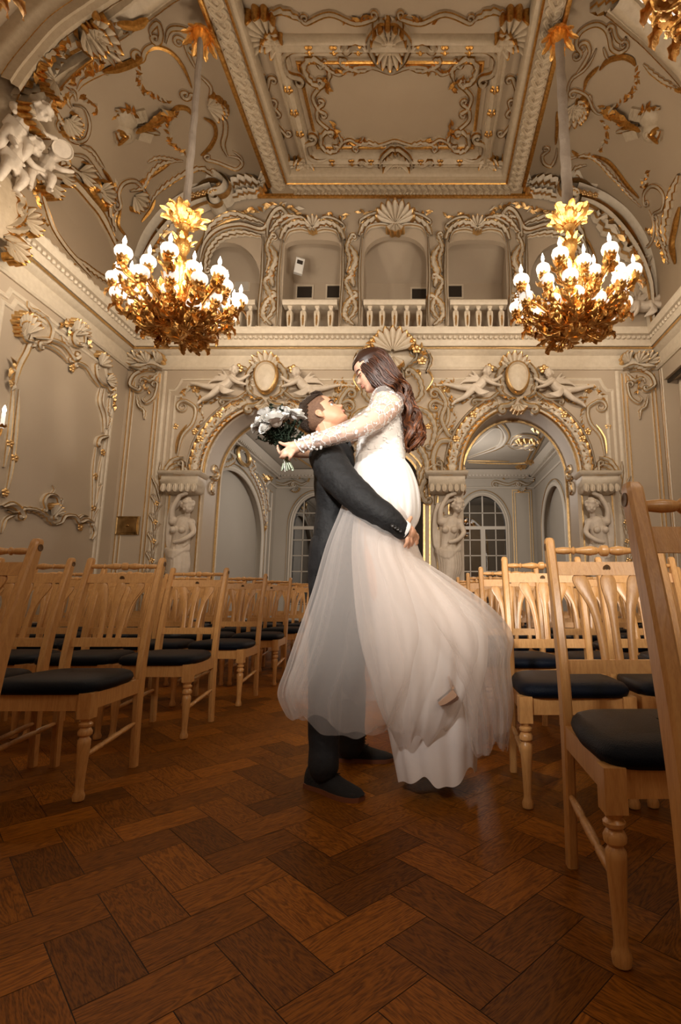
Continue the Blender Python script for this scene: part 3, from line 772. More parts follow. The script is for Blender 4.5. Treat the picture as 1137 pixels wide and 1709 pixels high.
for side, rws, nv in (('left', rows_left, nvis_l), ('right', rows_right, nvis_r)):
    for i, (Y, n) in enumerate(zip(rws, nv)):
        for k in range(n):
            if side == 'left': x = -1.39 - .19 - k * .492
            else: x = [.385, .455, .425, .40, .385, .37, .36, .35, .34][i] + .19 + k * .492
            if first: o = chair0; first = False
            else: o = copy_tree(chair0)
            o.location = (x + (rc.uniform(-.006, .006) if k else 0), Y - .225 + (rc.uniform(-.012, .012) if k else 0), 0); o.rotation_euler = (0, 0, rc.uniform(-.018, .018))
            near = ('row nearest the camera' if i == 0 else '%s row back from camera' % ORD[i])
            pos = 'beside the aisle' if k == 0 else '%s from aisle' % ORD[k]
            lab = 'beech chair with navy seat, %s block, %s, %s' % (side, near, pos)
            tag(o, lab, 'chair', 'beech chairs left of the aisle' if side == 'left' else 'beech chairs right of the aisle')
# ================= chandeliers =================
def ragged_leaf(m, base, dirv, upv, L, Wd, curlv=.5, mi=0, n=7, seed=0):
    """acanthus leaf: serrated, cupped and curling back at the tip"""
    rnd = random.Random(seed); d = Vector(dirv).normalized(); u = Vector(upv); u = (u - d * u.dot(d)).normalized(); s = d.cross(u); rows = []
    p = Vector(base); a = 0
    for i in range(n + 1):
        f = i / n; w_ = Wd * (math.sin(PI * (0.12 + .84 * f)) ** .7) * (1.0 if i % 2 else .68)
        dd = d * math.cos(a) + u * math.sin(a); nn = -d * math.sin(a) + u * math.cos(a)
        rows.append([p - s * w_ + nn * w_ * .35, p - s * w_ * .5 + nn * w_ * .05, p + nn * w_ * .18, p + s * w_ * .5 + nn * w_ * .05, p + s * w_ + nn * w_ * .35])
        p = p + dd * (L / n); a += curlv * (.3 + 1.4 * f) / n * 2
    m.grid(rows, mi)
def rosette(m, c, r, T=None, n=6, mi=0, seed=0):
    for i in range(n):
        a = 2 * PI * i / n + seed
        d = Vector((math.cos(a), math.sin(a), .35)); u = Vector((0, 0, 1))
        if T: d = T @ d; u = T @ u
        ragged_leaf(m, c, d, u, r, r * .38, .8, mi, 5)
def make_chandelier(tiers=((16, .68, -.26), (13, .62, -.44), (10, .45, -.60))):
    """origin: centre of the hub; z up"""
    t = empty('chandelier'); G = M['gilt']
    m = MB(); m.lathe([(.0, -.88), (.04, -.875), (.06, -.87), (.05, -.86), (.10, -.83), (.17, -.75), (.19, -.62), (.12, -.50), (.07, -.38), (.10, -.25), (.06, -.12), (.05, 0), (.075, .06), (.10, .16), (.06, .24), (.05, .32), (.085, .40), (.095, .50), (.06, .58), (.05, .66), (.08, .72), (.06, .78)], 14)
    for k in range(8):
        a = 2 * PI * k / 8
        for zz in (.10, .45): ragged_leaf(m, (.06 * math.cos(a), .06 * math.sin(a), zz), (math.cos(a) * .6, math.sin(a) * .6, 1), (math.cos(a), math.sin(a), 0), .15, .035, .6, 0, 6)
    m.build('stem', G, t)
    m = MB(); rnd = random.Random(3)
    for k in range(130):                      # the gilt foliage that wraps the hub
        a = rnd.uniform(0, 2 * PI); z = rnd.uniform(-.78, -.30); r = .13 + .20 * max(0, math.cos((z + .68) * 3.6))
        el = rnd.uniform(-.8, .8); d = Vector((math.cos(a) * math.cos(el), math.sin(a) * math.cos(el), math.sin(el)))
        ragged_leaf(m, (math.cos(a) * r, math.sin(a) * r, z), d, (0, 0, 1), rnd.uniform(.13, .24), rnd.uniform(.035, .06), rnd.uniform(.3, 1.3), 0, 6)
    m.build('foliage', G, t)
    m = MB()
    for k in range(11):                      # crown of leaves at the top of the stem
        a = 2 * PI * k / 11; e = 1.0 if k % 2 else .35
        ragged_leaf(m, (.05 * math.cos(a), .05 * math.sin(a), .74), (math.cos(a), math.sin(a), e), (0, 0, 1), .22 + .05 * (k % 3), .085, -.6 if k % 2 else .7, 0, 8)
    for k in range(9):
        a = 2 * PI * k / 9; ragged_leaf(m, (.05 * math.cos(a), .05 * math.sin(a), .72), (math.cos(a) * .55, math.sin(a) * .55, .9), (math.cos(a), math.sin(a), 0), .33, .075, .8, 0, 8)
    m.build('leaf_crown', G, t)
    for ti, (n, r, z) in enumerate(tiers):
        proto = None
        for k in range(n):
            a = 2 * PI * (k + .5 * (ti % 2)) / n + .13 * ti; dz = .05 * math.sin(k * 2.7 + ti); rr = r * (1 + .09 * math.cos(k * 3.1 + ti))
            if proto is None:
                m = MB(); z0_ = -.62 + .35 * (z + .46); pts = smoothline([(.10, 0, z0_), (r * .38, .02, z0_ - .06), (r * .72, .0, z - .20), (r * .95, -.02, z - .13), (r, 0, z - .02)], 6)
                nP = len(pts); m.tube(pts, [.022 - .010 * i / nP for i in range(nP)], 7)
                for q0, sg in ((nP // 2, 1), (nP // 3, -1)):
                    q = pts[q0]; m.tube([q + Vector((.09 * (1 - f) * math.cos(5.5 * f) - .08, .02 * sg, sg * .09 * (1 - f) * math.sin(5.5 * f))) for f in [i / 14 for i in range(15)]], .010, 5)
                rnd = random.Random(ti)
                for i in range(2, nP - 1):
                    s = 1 if i % 2 == 1 else -1; T_ = (pts[i + 1] - pts[i - 1]).normalized()
                    ragged_leaf(m, pts[i], T_ + Vector((0, s * .9, rnd.uniform(-.9, .7))), (0, 0, 1), rnd.uniform(.09, .16), .036, rnd.uniform(.5, 1.4), 0, 5)
                rosette(m, (r, 0, z - .03), .098, None, 8, 0, 0)
                rosette(m, (r, 0, z - .07), .085, None, 7, 0, .4)
                ragged_leaf(m, (r, 0, z - .06), (.8, 0, -.6), (0, 0, 1), .15, .05, -.8, 0, 6)
                ragged_leaf(m, (r, 0, z - .06), (-.5, .5, -.7), (0, 0, 1), .13, .05, -.8, 0, 6)
                m.lathe([(.02, z - .05), (.035, z), (.02, z + .02)], 8, Matrix.Translation((r, 0, 0)))
                arm = proto = m.build('arm', G, t, angle=60)
                cz = z + .01; g = 1.28
                m = MB(); m.lathe([(.018 * g, cz), (.045 * g, cz + .008 * g), (.068 * g, cz + .035 * g), (.072 * g, cz + .062 * g), (.064 * g, cz + .088 * g), (.050 * g, cz + .10 * g), (.046 * g, cz + .099 * g), (.058 * g, cz + .08 * g), (.064 * g, cz + .06 * g), (.05 * g, cz + .025 * g), (.02 * g, cz + .012 * g)], 14, Matrix.Translation((r, 0, 0)))
                m.build('glass_cup', M['frost'], arm, angle=60)
                m = MB(); m.lathe([(.019, cz + .01), (.019, cz + .18), (.014, cz + .182)], 10, Matrix.Translation((r, 0, 0))); m.build('candle_sleeve', M['frost'], arm)
                m = MB(); m.lathe([(.009, cz + .178), (.018, cz + .192), (.023, cz + .212), (.019, cz + .237), (.010, cz + .262), (.002, cz + .290)], 10, Matrix.Translation((r, 0, 0))); m.build('flame_bulb', M['bulb'], arm)
            else: arm = copy_tree(proto, t)
            arm.rotation_euler = (0, 0, a); arm.scale = (rr / r, rr / r, 1); arm.location = (0, 0, dz)
    return t
HUBZ = 4.88
CHX = (-3.12, 1.93); CHY = 5.97
def sleeve_and_boss(x, y, t, zhub):
    top = ZB - zhub - .12; m = MB(); pts = []; rad = []
    for i in range(30):
        f = i / 29; z = .84 + (top - .84) * f
        pts.append((.004 * math.sin(i * 1.3), .004 * math.cos(i * 1.9), z)); rad.append((.075 if i else .05) * (1 - .18 * f) * (1 + .03 * math.sin(i * 2.1)))
    m.tube(pts, rad, 10, flat=.65); m.build('cord_sleeve', M['sleeve'], t)
    m = MB(); m.lathe([(.09, top + .12), (.13, top + .08), (.11, top), (.06, top - .08), (.03, top - .16)], 12)
    for k in range(9):
        a = 2 * PI * k / 9
        ragged_leaf(m, (.09 * math.cos(a), .09 * math.sin(a), top + .06), (math.cos(a) * .5, math.sin(a) * .5, -.8), (math.cos(a), math.sin(a), 0), .24, .06, .5, 0, 6)
    m.build('ceiling_boss', M['gilt'], t)
M['sleeve'] = mat('cord_sleeve_cloth', (0.50, 0.44, 0.38), 0.8, bump=0.5, bscale=18, noise_col=(0.40, 0.34, 0.29), nscale=6)
ch = make_chandelier(); sleeve_and_boss(0, 0, ch, HUBZ)
CL = []
labs = ['large lit gilt chandelier hanging on the left, in front of the balcony', 'large lit gilt chandelier hanging on the right, in front of the balcony',
        'gilt chandelier cut off by the top left corner of the picture', 'gilt chandelier cut off by the top right corner, seen close from below']
for i, (x, y, zz, rz) in enumerate(((CHX[0], CHY, HUBZ, .3), (CHX[1], CHY, HUBZ, 1.1), (-3.12, 2.09, HUBZ, .8), (1.90, 2.12, HUBZ, 2.0))):
    o = ch if i == 0 else copy_tree(ch); o.location = (x, y, zz); o.rotation_euler = (0, 0, rz)
    tag(o, labs[i], 'chandelier', 'gilt candle chandeliers')
    P_ = LW_CH if i < 2 else LW_NEAR
    for k in range(5):                                   # the light of its bulbs
        a = 2 * PI * k / 5 + .3
        lamp('chandelier_light', 'POINT', (x + .62 * math.cos(a), y + .62 * math.sin(a), zz + .12), P_ / 6, WARM, .10)
    lamp('chandelier_light', 'POINT', (x + .35, y - .3, zz - .3), P_ / 10, WARM, .06)
    lamp('chandelier_light', 'POINT', (x - .25, y - .75, zz - .75), P_ / 22, WARM, .1)  # added fill below the bulbs, brightens the gilt foliage from underneath
# ================= rococo stucco of the back wall =================
def relief(name, m, label, cat, group=None, mats=None):
    return tag(m.build(name, mats or PG, angle=60), label, cat, group)
ACX = [(a + c) / 2 for a, c in AR]
def mirror_pts(cx, s, pts): return [(cx + s * x, z) for x, z in pts]
side_words = ['left arch', 'right arch']
for ai, cx in enumerate(ACX):
    W_ = side_words[ai]; hw = 1.03
    def A(s, pts): return mirror_pts(cx, s, pts)
    def arcpts(off, t0, t1, n=14):
        return [(-(hw + off) * math.cos(t), ZS + (ZT - ZS + off * .9) * math.sin(t)) for t in [t0 + (t1 - t0) * i / n for i in range(n + 1)]]
    m = MB()
    # moulded edges of the opening
    full = [(cx - hw - .03, 2.9)] + [(cx + x, z) for x, z in arcpts(.03, 0, PI, 30)] + [(cx + hw + .03, 2.9)]
    sweep_path(m, S_back, full, [(-.03, -.02), (-.03, .05), (-.005, .075), (.02, .05), (.045, .06), (.07, .0)], [0, 1, 1, 0, 0])
    full2 = [(cx - hw + .02, .3)] + [(cx - hw + .02, 2.9)] + [(cx + x, z) for x, z in arcpts(-.02, 0, PI, 30)] + [(cx + hw - .02, 2.9), (cx + hw - .02, .3)]
    sweep_path(m, lambda u, v, h: S_back(u, v, h - .60), full2, [(-.03, 0), (-.02, .03), (.02, .03), (.03, 0)], [0, 1, 0])
    for s in (-1, 1):
        stroke(m, S_back, A(s, arcpts(.20, .03, 1.28)), .135, .11, lobes=.13, taper=(.8, .5), k=3)
        stroke(m, S_back, A(s, arcpts(.34, .0, 1.18)), .028, .10, c1=.12 * -s, k=3)
        stroke(m, S_back, A(s, arcpts(.115, .02, 1.40)), .022, .10, c0=.05 * s, k=3)
        leafsprig(m, S_back, A(s, arcpts(.2, .1, 1.2)), .035, .05, seed=3, h=.09)
        for tt in (.45, .86): flower(m, S_back, A(s, arcpts(.24, tt, tt + .01, 1))[0], .07, h=.09)
        # lower end of the archivolt: lip and leaves over the impost
        stroke(m, S_back, A(s, [(-1.42, 3.2), (-1.40, 3.02), (-1.28, 2.93), (-1.12, 2.93), (-1.06, 3.0)]), .04, .13, c0=.05 * s)
        stroke(m, S_back, A(s, [(-1.72, 2.9), (-1.66, 3.10), (-1.50, 3.18), (-1.38, 3.1)]), .05, .10, lobes=.10, c1=-.05 * s)
        stroke(m, S_back, A(s, [(-1.80, 2.65), (-1.78, 3.0), (-1.64, 3.26), (-1.45, 3.32)]), .055, .08, lobes=.13)
        stroke(m, S_back, A(s, [(-1.86, 3.25), (-1.84, 2.95), (-1.76, 2.7)]), .03, .06, lobes=.12)
        stroke(m, S_back, A(s, [(-2.0, 2.98), (-1.88, 2.75), (-1.80, 2.5)]), .03, .06, lobes=.12)
    relief('archivolt', m, 'gilt-edged stucco leaf band framing the round opening of the %s' % W_, 'moulding', 'gilt stucco bands round the arches')
    # cartouche
    m = MB(); zc = 4.83
    ov = [(cx + .21 * math.cos(t) + .015 * math.sin(2 * t), zc + .31 * math.sin(t)) for t in [2 * PI * i / 26 for i in range(26)]]
    m.grid([[S_back(cx + (p[0] - cx) * q, zc + (p[1] - zc) * q, .10 + .07 * (1 - q * q)) for p in ov] for q in (1, .85, .6, .3, .02)], cu=True)
    sweep_path(m, S_back, ov, [(-.02, .08), (-.01, .15), (.025, .17), (.05, .12), (.07, 0)], [1, 1, 0, 0], closed=True)
    shell(m, S_back, (cx - .04, zc + .16), .36, PI / 2, 2.5, 7, .13)
    for s in (-1, 1):
        stroke(m, S_back, A(s, [(-.10, 4.44), (-.28, 4.52), (-.36, 4.70), (-.33, 4.95), (-.20, 5.12)]), .06, .14, lobes=.12, c1=-.06 * s)
        stroke(m, S_back, A(s, [(-.30, 4.60), (-.42, 4.50), (-.55, 4.42), (-.80, 4.42)]), .04, .11, c0=.06 * s, c1=.05 * s)
        stroke(m, S_back, A(s, [(-.35, 5.0), (-.50, 5.04), (-.60, 4.98)]), .05, .12, lobes=.08)
        stroke(m, S_back, A(s, [(-.04, 4.42), (-.16, 4.30), (-.30, 4.28)]), .06, .15, c1=.06 * s)
        leafsprig(m, S_back, A(s, [(-.05, 4.46), (-.2, 4.42), (-.36, 4.48)]), .045, .03, seed=8, h=.12)
    shell(m, S_back, (cx, 4.34), .20, -PI / 2, 2.4, 5, .16)
    flower(m, S_back, (cx - .52, 5.02), .09, h=.1); flower(m, S_back, (cx + .5, 5.0), .09, h=.1)
    relief('cartouche', m, 'oval stucco shield with gilt scroll frame crowning the %s' % W_, 'cartouche', 'stucco shields over the arches')
    # spandrel scrolls
    for s in (-1, 1):
        if (ai == 0 and s > 0) or (ai == 1 and s < 0): lim = 1
        m = MB()
        stroke(m, S_back, A(s, [(-1.56, 3.35), (-1.50, 3.72), (-1.32, 3.98), (-1.30, 4.26), (-1.48, 4.40)]), .04, .07, c1=.12 * s * 1.0, c0=0)
        leafsprig(m, S_back, A(s, [(-1.62, 4.38), (-1.52, 4.62), (-1.36, 4.66), (-1.25, 4.5), (-1.1, 4.40), (-.95, 4.42), (-.85, 4.52)]), .05, .035, seed=2, h=.02)
        leafsprig(m, S_back, A(s, [(-1.24, 4.5), (-1.22, 4.25), (-1.16, 4.1), (-1.22, 3.9)]), .04, .04, seed=4, h=.02)
        flower(m, S_back, A(s, [(-1.33, 4.66)])[0], .09); flower(m, S_back, A(s, [(-1.28, 3.82)])[0], .07); flower(m, S_back, A(s, [(-1.66, 3.92)])[0], .06)
        thin(m, S_back, A(s, [(-1.60, 3.4), (-1.58, 3.7), (-1.44, 3.95)]), .022)
        relief('scroll_relief', m, 'gilt S-scroll and flower garland in the %s spandrel of the %s' % ('left' if s < 0 else 'right', W_), 'relief', 'stucco scrolls beside the arches')
        # impost block carried by the caryatid
        if ai == 0 and s > 0: continue
        x0, x1 = sorted((cx + s * -1.66 * -1, cx + s * 1.02)) if s > 0 else (cx - 1.66, cx - 1.02)
        m = MB(); ys = D - .34
        m.grid([[(x, y, z) for x, y in ((x0 - e, D), (x0 - e, ys - e), (x1 + e, ys - e), (x1 + e, D))] for z, e in ((2.62, -.08), (2.66, -.02), (2.74, -.02), (2.76, .0), (2.90, .0), (2.92, .04), (2.98, .06), (3.0, .02))], cap=True)
        def S_f(u, v, h): return Vector((u, ys - h, v))
        for q in range(6):
            u = x0 + (x1 - x0) * (q + .5) / 6; stroke(m, S_f, [(u, 2.76), (u + .01, 2.70), (u, 2.62)], .045, .05, mats=[0] * 8, k=2)
        stroke(m, S_f, [(x0 + .02, 2.99), ((x0 + x1) / 2, 2.93), (x1 - .02, 2.99)], .03, .05, c0=.04, c1=-.04, lobes=.06)
        relief('impost_block', m, 'stucco impost block on the %s side of the %s' % ('left' if s < 0 else 'right', W_), 'corbel', 'impost blocks above the caryatids')
        # falling gilt leaves beside the caryatid and panel lines
        if ai == 1 and s < 0: continue
        m = MB(); xx = cx + s * 1.86
        for q in range(6):
            z = 2.45 - q * .34
            stroke(m, S_back, [(xx, z - .2), (xx + s * .02, z), (xx + s * .10, z + .14)], .028, .05, lobes=.08, c1=.03 * s)
            stroke(m, S_back, [(xx, z - .3), (xx - s * .03, z - .1), (xx - s * .09, z)], .022, .045, lobes=.08)
            flower(m, S_back, (xx, z + .02), .05, 4, h=.03)
        for d_ in (1.64, 1.10): gline(m, S_back, [(cx + s * d_, .3), (cx + s * d_, 2.62)], 1.2)
        relief('leaf_pendant', m, 'string of gilt leaves hanging beside the %s caryatid of the %s' % ('left' if s < 0 else 'right', W_), 'relief', 'leaf pendants beside the caryatids')
    # scroll on the soffit
    m = MB(); SF = lambda u, v, h: Vector((cx - hw + .02 + h, D + .62 - u, v))
    for s, S_ in ((-1, lambda u, v, h: Vector((cx - hw + h, D + .33 + u, v))), (1, lambda u, v, h: Vector((cx + hw - h, D + .33 + u, v)))):
        stroke(m, S_, [(-.18, 3.0), (.05, 3.02), (.12, 3.14), (.0, 3.22)], .05, .08, c1=.05, lobes=.08)
        stroke(m, S_, [(0, 2.95), (-.12, 2.8), (.0, 2.7)], .05, .08, lobes=.08)
    trim(m, PG)
# ---------------- figures: one continuous remeshed surface from overlapping limbs ----------------
def remesh(name, m, mats, parent=None, vox=.01, smooth_it=2, loc=None, keep=True):
    o = m.build('tmp', mats); md = o.modifiers.new('r', 'REMESH'); md.mode = 'VOXEL'; md.voxel_size = vox; md.use_smooth_shade = True
    if smooth_it: sm = o.modifiers.new('s', 'SMOOTH'); sm.iterations = smooth_it; sm.factor = .5
    dg = bpy.context.evaluated_depsgraph_get(); me = bpy.data.meshes.new_from_object(o.evaluated_get(dg)); me.name = name
    me.polygons.foreach_set('use_smooth', [True] * len(me.polygons))
    old = o.data; bpy.data.objects.remove(o); bpy.data.meshes.remove(old)
    n = bpy.data.objects.new(name, me); COL.objects.link(n)
    if not me.materials:
        for q in (mats if isinstance(mats, (list, tuple)) else [mats]): me.materials.append(q)
    if parent: n.parent = parent
    if loc: n.location = loc
    return n
def limb(m, pts, rad, n=12, flat=1.0, up=None):
    """tapered limb with round ends"""
    P = smoothline(pts, 4) if len(pts) > 2 else [Vector(pts[0]).lerp(Vector(pts[1]), i / 4) for i in range(5)]
    R = [q.x for q in (smoothline([(r, 0, 0) for r in rad], 4) if len(rad) > 2 else [Vector((rad[0] + (rad[1] - rad[0]) * i / 4, 0, 0)) for i in range(5)])]
    d0 = (P[0] - P[1]).normalized(); d1 = (P[-1] - P[-2]).normalized()
    A_ = [P[0] + d0 * R[0] * k for k in (.95, .7, .35)]; B_ = [P[-1] + d1 * R[-1] * k for k in (.35, .7, .95)]
    m.tube(A_ + P + B_, [R[0] * .25, R[0] * .7, R[0] * .93] + R + [R[-1] * .93, R[-1] * .7, R[-1] * .25], n, flat=flat, up=up)
def drape_folds(m, S, pts, w, h, n, spread, mi=0):
    for i in range(n):
        o = (i / (n - 1) - .5) * spread
        stroke(m, S, [(p[0] + o * (.4 + .6 * j / (len(pts) - 1)), p[1]) for j, p in enumerate(pts)], w, h, mats=[0] * 8)
def head_blob(m, c, r, fwd, up=(0, 0, 1)):
    f = Vector(fwd).normalized(); u = Vector(up); s = f.cross(u).normalized(); u = s.cross(f)
    T = Matrix((s, f, u)).transposed()
    m.ball(c, (r * .78, r * .92, r), 12, 9, T=T)
    m.ball(Vector(c) + T @ Vector((0, r * .30, -r * .45)), (r * .50, r * .55, r * .55), 10, 7, T=T)
    m.ball(Vector(c) + T @ Vector((0, r * .98, -r * .18)), (r * .12, r * .2, r * .26), 6, 5, T=T)
    for k in (-1, 1): m.ball(Vector(c) + T @ Vector((k * r * .34, r * .70, -r * .34)), (r * .26, r * .2, r * .22), 6, 5, T=T)
    m.ball(Vector(c) + T @ Vector((0, r * .72, r * .16)), (r * .52, r * .2, r * .12), 6, 5, T=T)
    m.ball(Vector(c) + T @ Vector((0, r * .82, -r * .62)), (r * .2, r * .14, r * .09), 6, 5, T=T)
    rnd = random.Random(1)
    for k in range(46):
        a = rnd.uniform(0, 2 * PI); el = rnd.uniform(-.1, 1.5); d = Vector((math.cos(a) * math.cos(el), math.sin(a) * math.cos(el), math.sin(el)))
        if d.y > .62 and d.z < .55: continue
        m.ball(Vector(c) + T @ Vector((d.x * r * .84, d.y * r * .92 - r * .08, d.z * r * 1.02)), r * rnd.uniform(.14, .26), 6, 4)
def make_caryatid(s):
    """female herm, s=+1 leans and raises the arm toward +x; origin at impost underside on the wall plane"""
    m = MB(); y = -.17
    head_blob(m, (s * .17, y - .10, -.24), .125, (s * .25, -1, -.45))
    limb(m, [(s * .14, y - .04, -.38), (s * .10, y, -.46)], [.05, .055])
    limb(m, [(s * .07, y, -.54), (s * .02, y + .01, -.72), (-s * .03, y + .02, -.92), (-s * .02, y, -1.06)], [.15, .14, .105, .14], flat=.75, up=Vector((0, 1, 0)))
    limb(m, [(-s * .12, y, -.50), (s * .2, y - .01, -.52)], [.075, .075])
    m.ball((s * .10, y - .12, -.66), .062, 8, 6); m.ball((-s * .05, y - .11, -.66), .062, 8, 6)
    limb(m, [(-s * .13, y, -.50), (-s * .12, y - .05, -.28), (s * .0, y - .08, -.06)], [.058, .046, .038])     # raised arm near the jamb
    limb(m, [(s * .0, y - .08, -.06), (s * .12, y - .1, -.02)], [.036, .034])
    limb(m, [(s * .20, y - .02, -.53), (s * .27, y - .05, -.70), (s * .15, y - .16, -.84), (s * .02, y - .17, -.88)], [.055, .045, .04, .034])
    body = 0
    # drapery around hips, falling into a spiral
    for k in range(9):
        a = k / 8; x0 = (-.17 + .34 * a)
        limb(m, [(s * x0, y - .10 * math.sin(PI * a) - .02, -1.0 - .05 * math.sin(a * 7)), (s * (x0 * .9 + .03), y - .12 * math.sin(PI * a), -1.3), (s * (x0 * .7 - .02), y - .09 * math.sin(PI * a), -1.62), (s * (x0 * .55), y - .06, -1.95)], [.048, .052, .042, .03], 8)
    for k in range(6):
        a = k / 5; limb(m, [(-s * .2, y, -.98 - .06 * a), (s * .0, y - .16, -1.04 - .10 * a), (s * .20, y - .04, -1.0 + .08 * a)], [.03, .03, .03], 7)
    for k in range(5):                             # veil blowing behind
        limb(m, [(s * (.1 - .07 * k), y + .04, -.10 - .02 * k), (-s * (.16 + .02 * k), y + .08, -.25 - .05 * k), (-s * (.20 + .01 * k), y + .1, -.55 - .08 * k), (-s * .17, y + .1, -.9 - .02 * k)], [.03, .034, .03, .03], 7)
    limb(m, [(0, y + .07, -1.0), (0, y + .07, -2.0)], [.16, .09])
    limb(m, [(0, y + .12, -.5), (0, y + .12, -1.0)], [.15, .15])
    return remesh('caryatid', m, M['statue'], vox=.0125, smooth_it=1)
cary = make_caryatid(1)
CARS = [(ACX[0] - 1.34, 1, 'white stucco woman with raised arm carrying the left arch at its left jamb'),
        (ACX[1] - 1.34 + .02, 1, 'white stucco woman under the right arch, at its left jamb beside the bride'),
        (ACX[1] + 1.34, -1, 'white stucco woman at the right jamb of the right arch, behind the chairs')]
for i, (x, s, lab) in enumerate(CARS):
    o = cary if i == 0 else cary.copy()
    if i: COL.objects.link(o)
    o.location = (x, D - .02, 2.62); o.scale = (s, 1, 1); tag(o, lab, 'statue', 'caryatids of the arches')
# scrolled pedestals under the figures
for i, (x, s, lab) in enumerate(CARS):
    m = MB(); S_p = lambda u, v, h: Vector((u, D - .12 - h, v))
    m.box(x - .2, x + .2, D - .12, D, .3, .78)
    stroke(m, S_p, [(x - .1, .75), (x - .13, 1.0), (x - .12, 1.2)], .05, .12, c1=.06, c0=-.06); stroke(m, S_p, [(x + .1, .75), (x + .11, .9), (x + .08, 1.05)], .05, .10, c1=-.05)
    relief('scroll_pedestal', m, 'gilt scroll pedestal below the caryatid at the %s' % ('left jamb of the left arch', 'left jamb of the right arch', 'right jamb of the right arch')[i], 'pedestal', 'pedestals of the caryatids')
# winged putti
def make_putto(s):
    """reclining winged child in relief, reaching toward +x*s; about .95 m long; origin at the chest"""
    m = MB(); y = -.07
    head_blob(m, (s * .05, y - .04, .20), .095, (s * .5, -1, -.25))
    limb(m, [(s * .0, y, .06), (-s * .10, y, -.06), (-s * .22, y, -.12)], [.085, .09, .085])
    limb(m, [(s * .03, y - .02, .07), (s * .17, y - .05, .02), (s * .31, y - .03, .12)], [.045, .035, .026])
    limb(m, [(s * .0, y - .06, .05), (s * .14, y - .10, -.05), (s * .28, y - .07, -.08)], [.045, .036, .026])
    limb(m, [(-s * .24, y, -.10), (-s * .44, y - .02, -.10), (-s * .66, y, -.04)], [.07, .052, .034]); limb(m, [(-s * .66, y, -.04), (-s * .76, y, -.03)], [.032, .022])
    limb(m, [(-s * .24, y - .02, -.15), (-s * .36, y - .04, -.28), (-s * .54, y, -.36)], [.07, .05, .032]); limb(m, [(-s * .54, y, -.36), (-s * .60, y, -.42)], [.03, .022])
    for k in range(5):
        limb(m, [(-s * .06, y + .05, .06), (-s * (.16 + .05 * k), y + .05, .19 - .035 * k), (-s * (.22 + .06 * k), y + .05, .26 - .07 * k)], [.03, .024, .012], 6)
    for k in range(4): limb(m, [(-s * .2, y - .05, -.05 - .03 * k), (-s * .1, y - .1, -.17 - .03 * k), (s * .06, y - .05, -.2)], [.022, .025, .02], 6)
    return remesh('putto', m, M['statue'], vox=.010, smooth_it=1)
put = make_putto(1)
PUT = [(ACX[0] - .62, 1, 4.74, 'winged stucco child left of the shield over the left arch'), (ACX[0] + .62, -1, 4.70, 'winged stucco child right of the shield over the left arch, above the bouquet'),
       (ACX[1] - .62, 1, 4.72, 'winged stucco child left of the shield over the right arch'), (ACX[1] + .62, -1, 4.68, 'winged stucco child right of the shield over the right arch')]
for i, (x, s, z, lab) in enumerate(PUT):
    o = put if i == 0 else put.copy()
    if i: COL.objects.link(o)
    o.location = (x, D - .05, z); o.scale = (s, 1, 1); tag(o, lab, 'putto', 'putti over the arches')
# ---------------- pilaster capitals ----------------
for i, xc in enumerate((-5.17, 4.06)):
    m = MB(); s = 1 if i == 0 else -1
    for dx, dz, r, a in ((0, .22, .26, PI / 2), (-.17, .10, .2, 2.4), (.17, .10, .2, .75), (0, .08, .2, PI / 2 + .4)):
        shell(m, S_back, (xc + s * dx, 5.06 + dz), r, a if s > 0 else PI - a, 2.3, 5, .14)
    P = lambda pts: [(xc + s * x, z) for x, z in pts]
    stroke(m, S_back, P([(-.30, 5.06), (-.1, 5.0), (.1, 5.06), (.30, 5.02)]), .05, .16, lobes=.09)
    stroke(m, S_back, P([(.18, 4.98), (.0, 5.0), (-.20, 4.90), (-.26, 4.70), (-.12, 4.60)]), .045, .12, c1=.05 * s)
    stroke(m, S_back, P([(.25, 4.95), (.12, 4.80), (-.04, 4.84), (-.10, 4.76)]), .045, .10, lobes=.08)
    stroke(m, S_back, P([(.24, 4.72), (.2, 4.48), (.06, 4.36), (-.02, 4.44), (.04, 4.52)]), .035, .08, c0=.06 * s)
    stroke(m, S_back, P([(-.14, 4.52), (-.08, 4.30), (.02, 4.22), (.04, 4.05)]), .035, .07, lobes=.08)
    leafsprig(m, S_back, P([(.1, 4.9), (.02, 4.7), (.1, 4.55)]), .04, .035, h=.06)
    relief('pilaster_capital', m, 'gilt rococo capital on the %s corner pilaster of the back wall' % ('left' if i == 0 else 'right'), 'capital', 'rococo pilaster capitals')
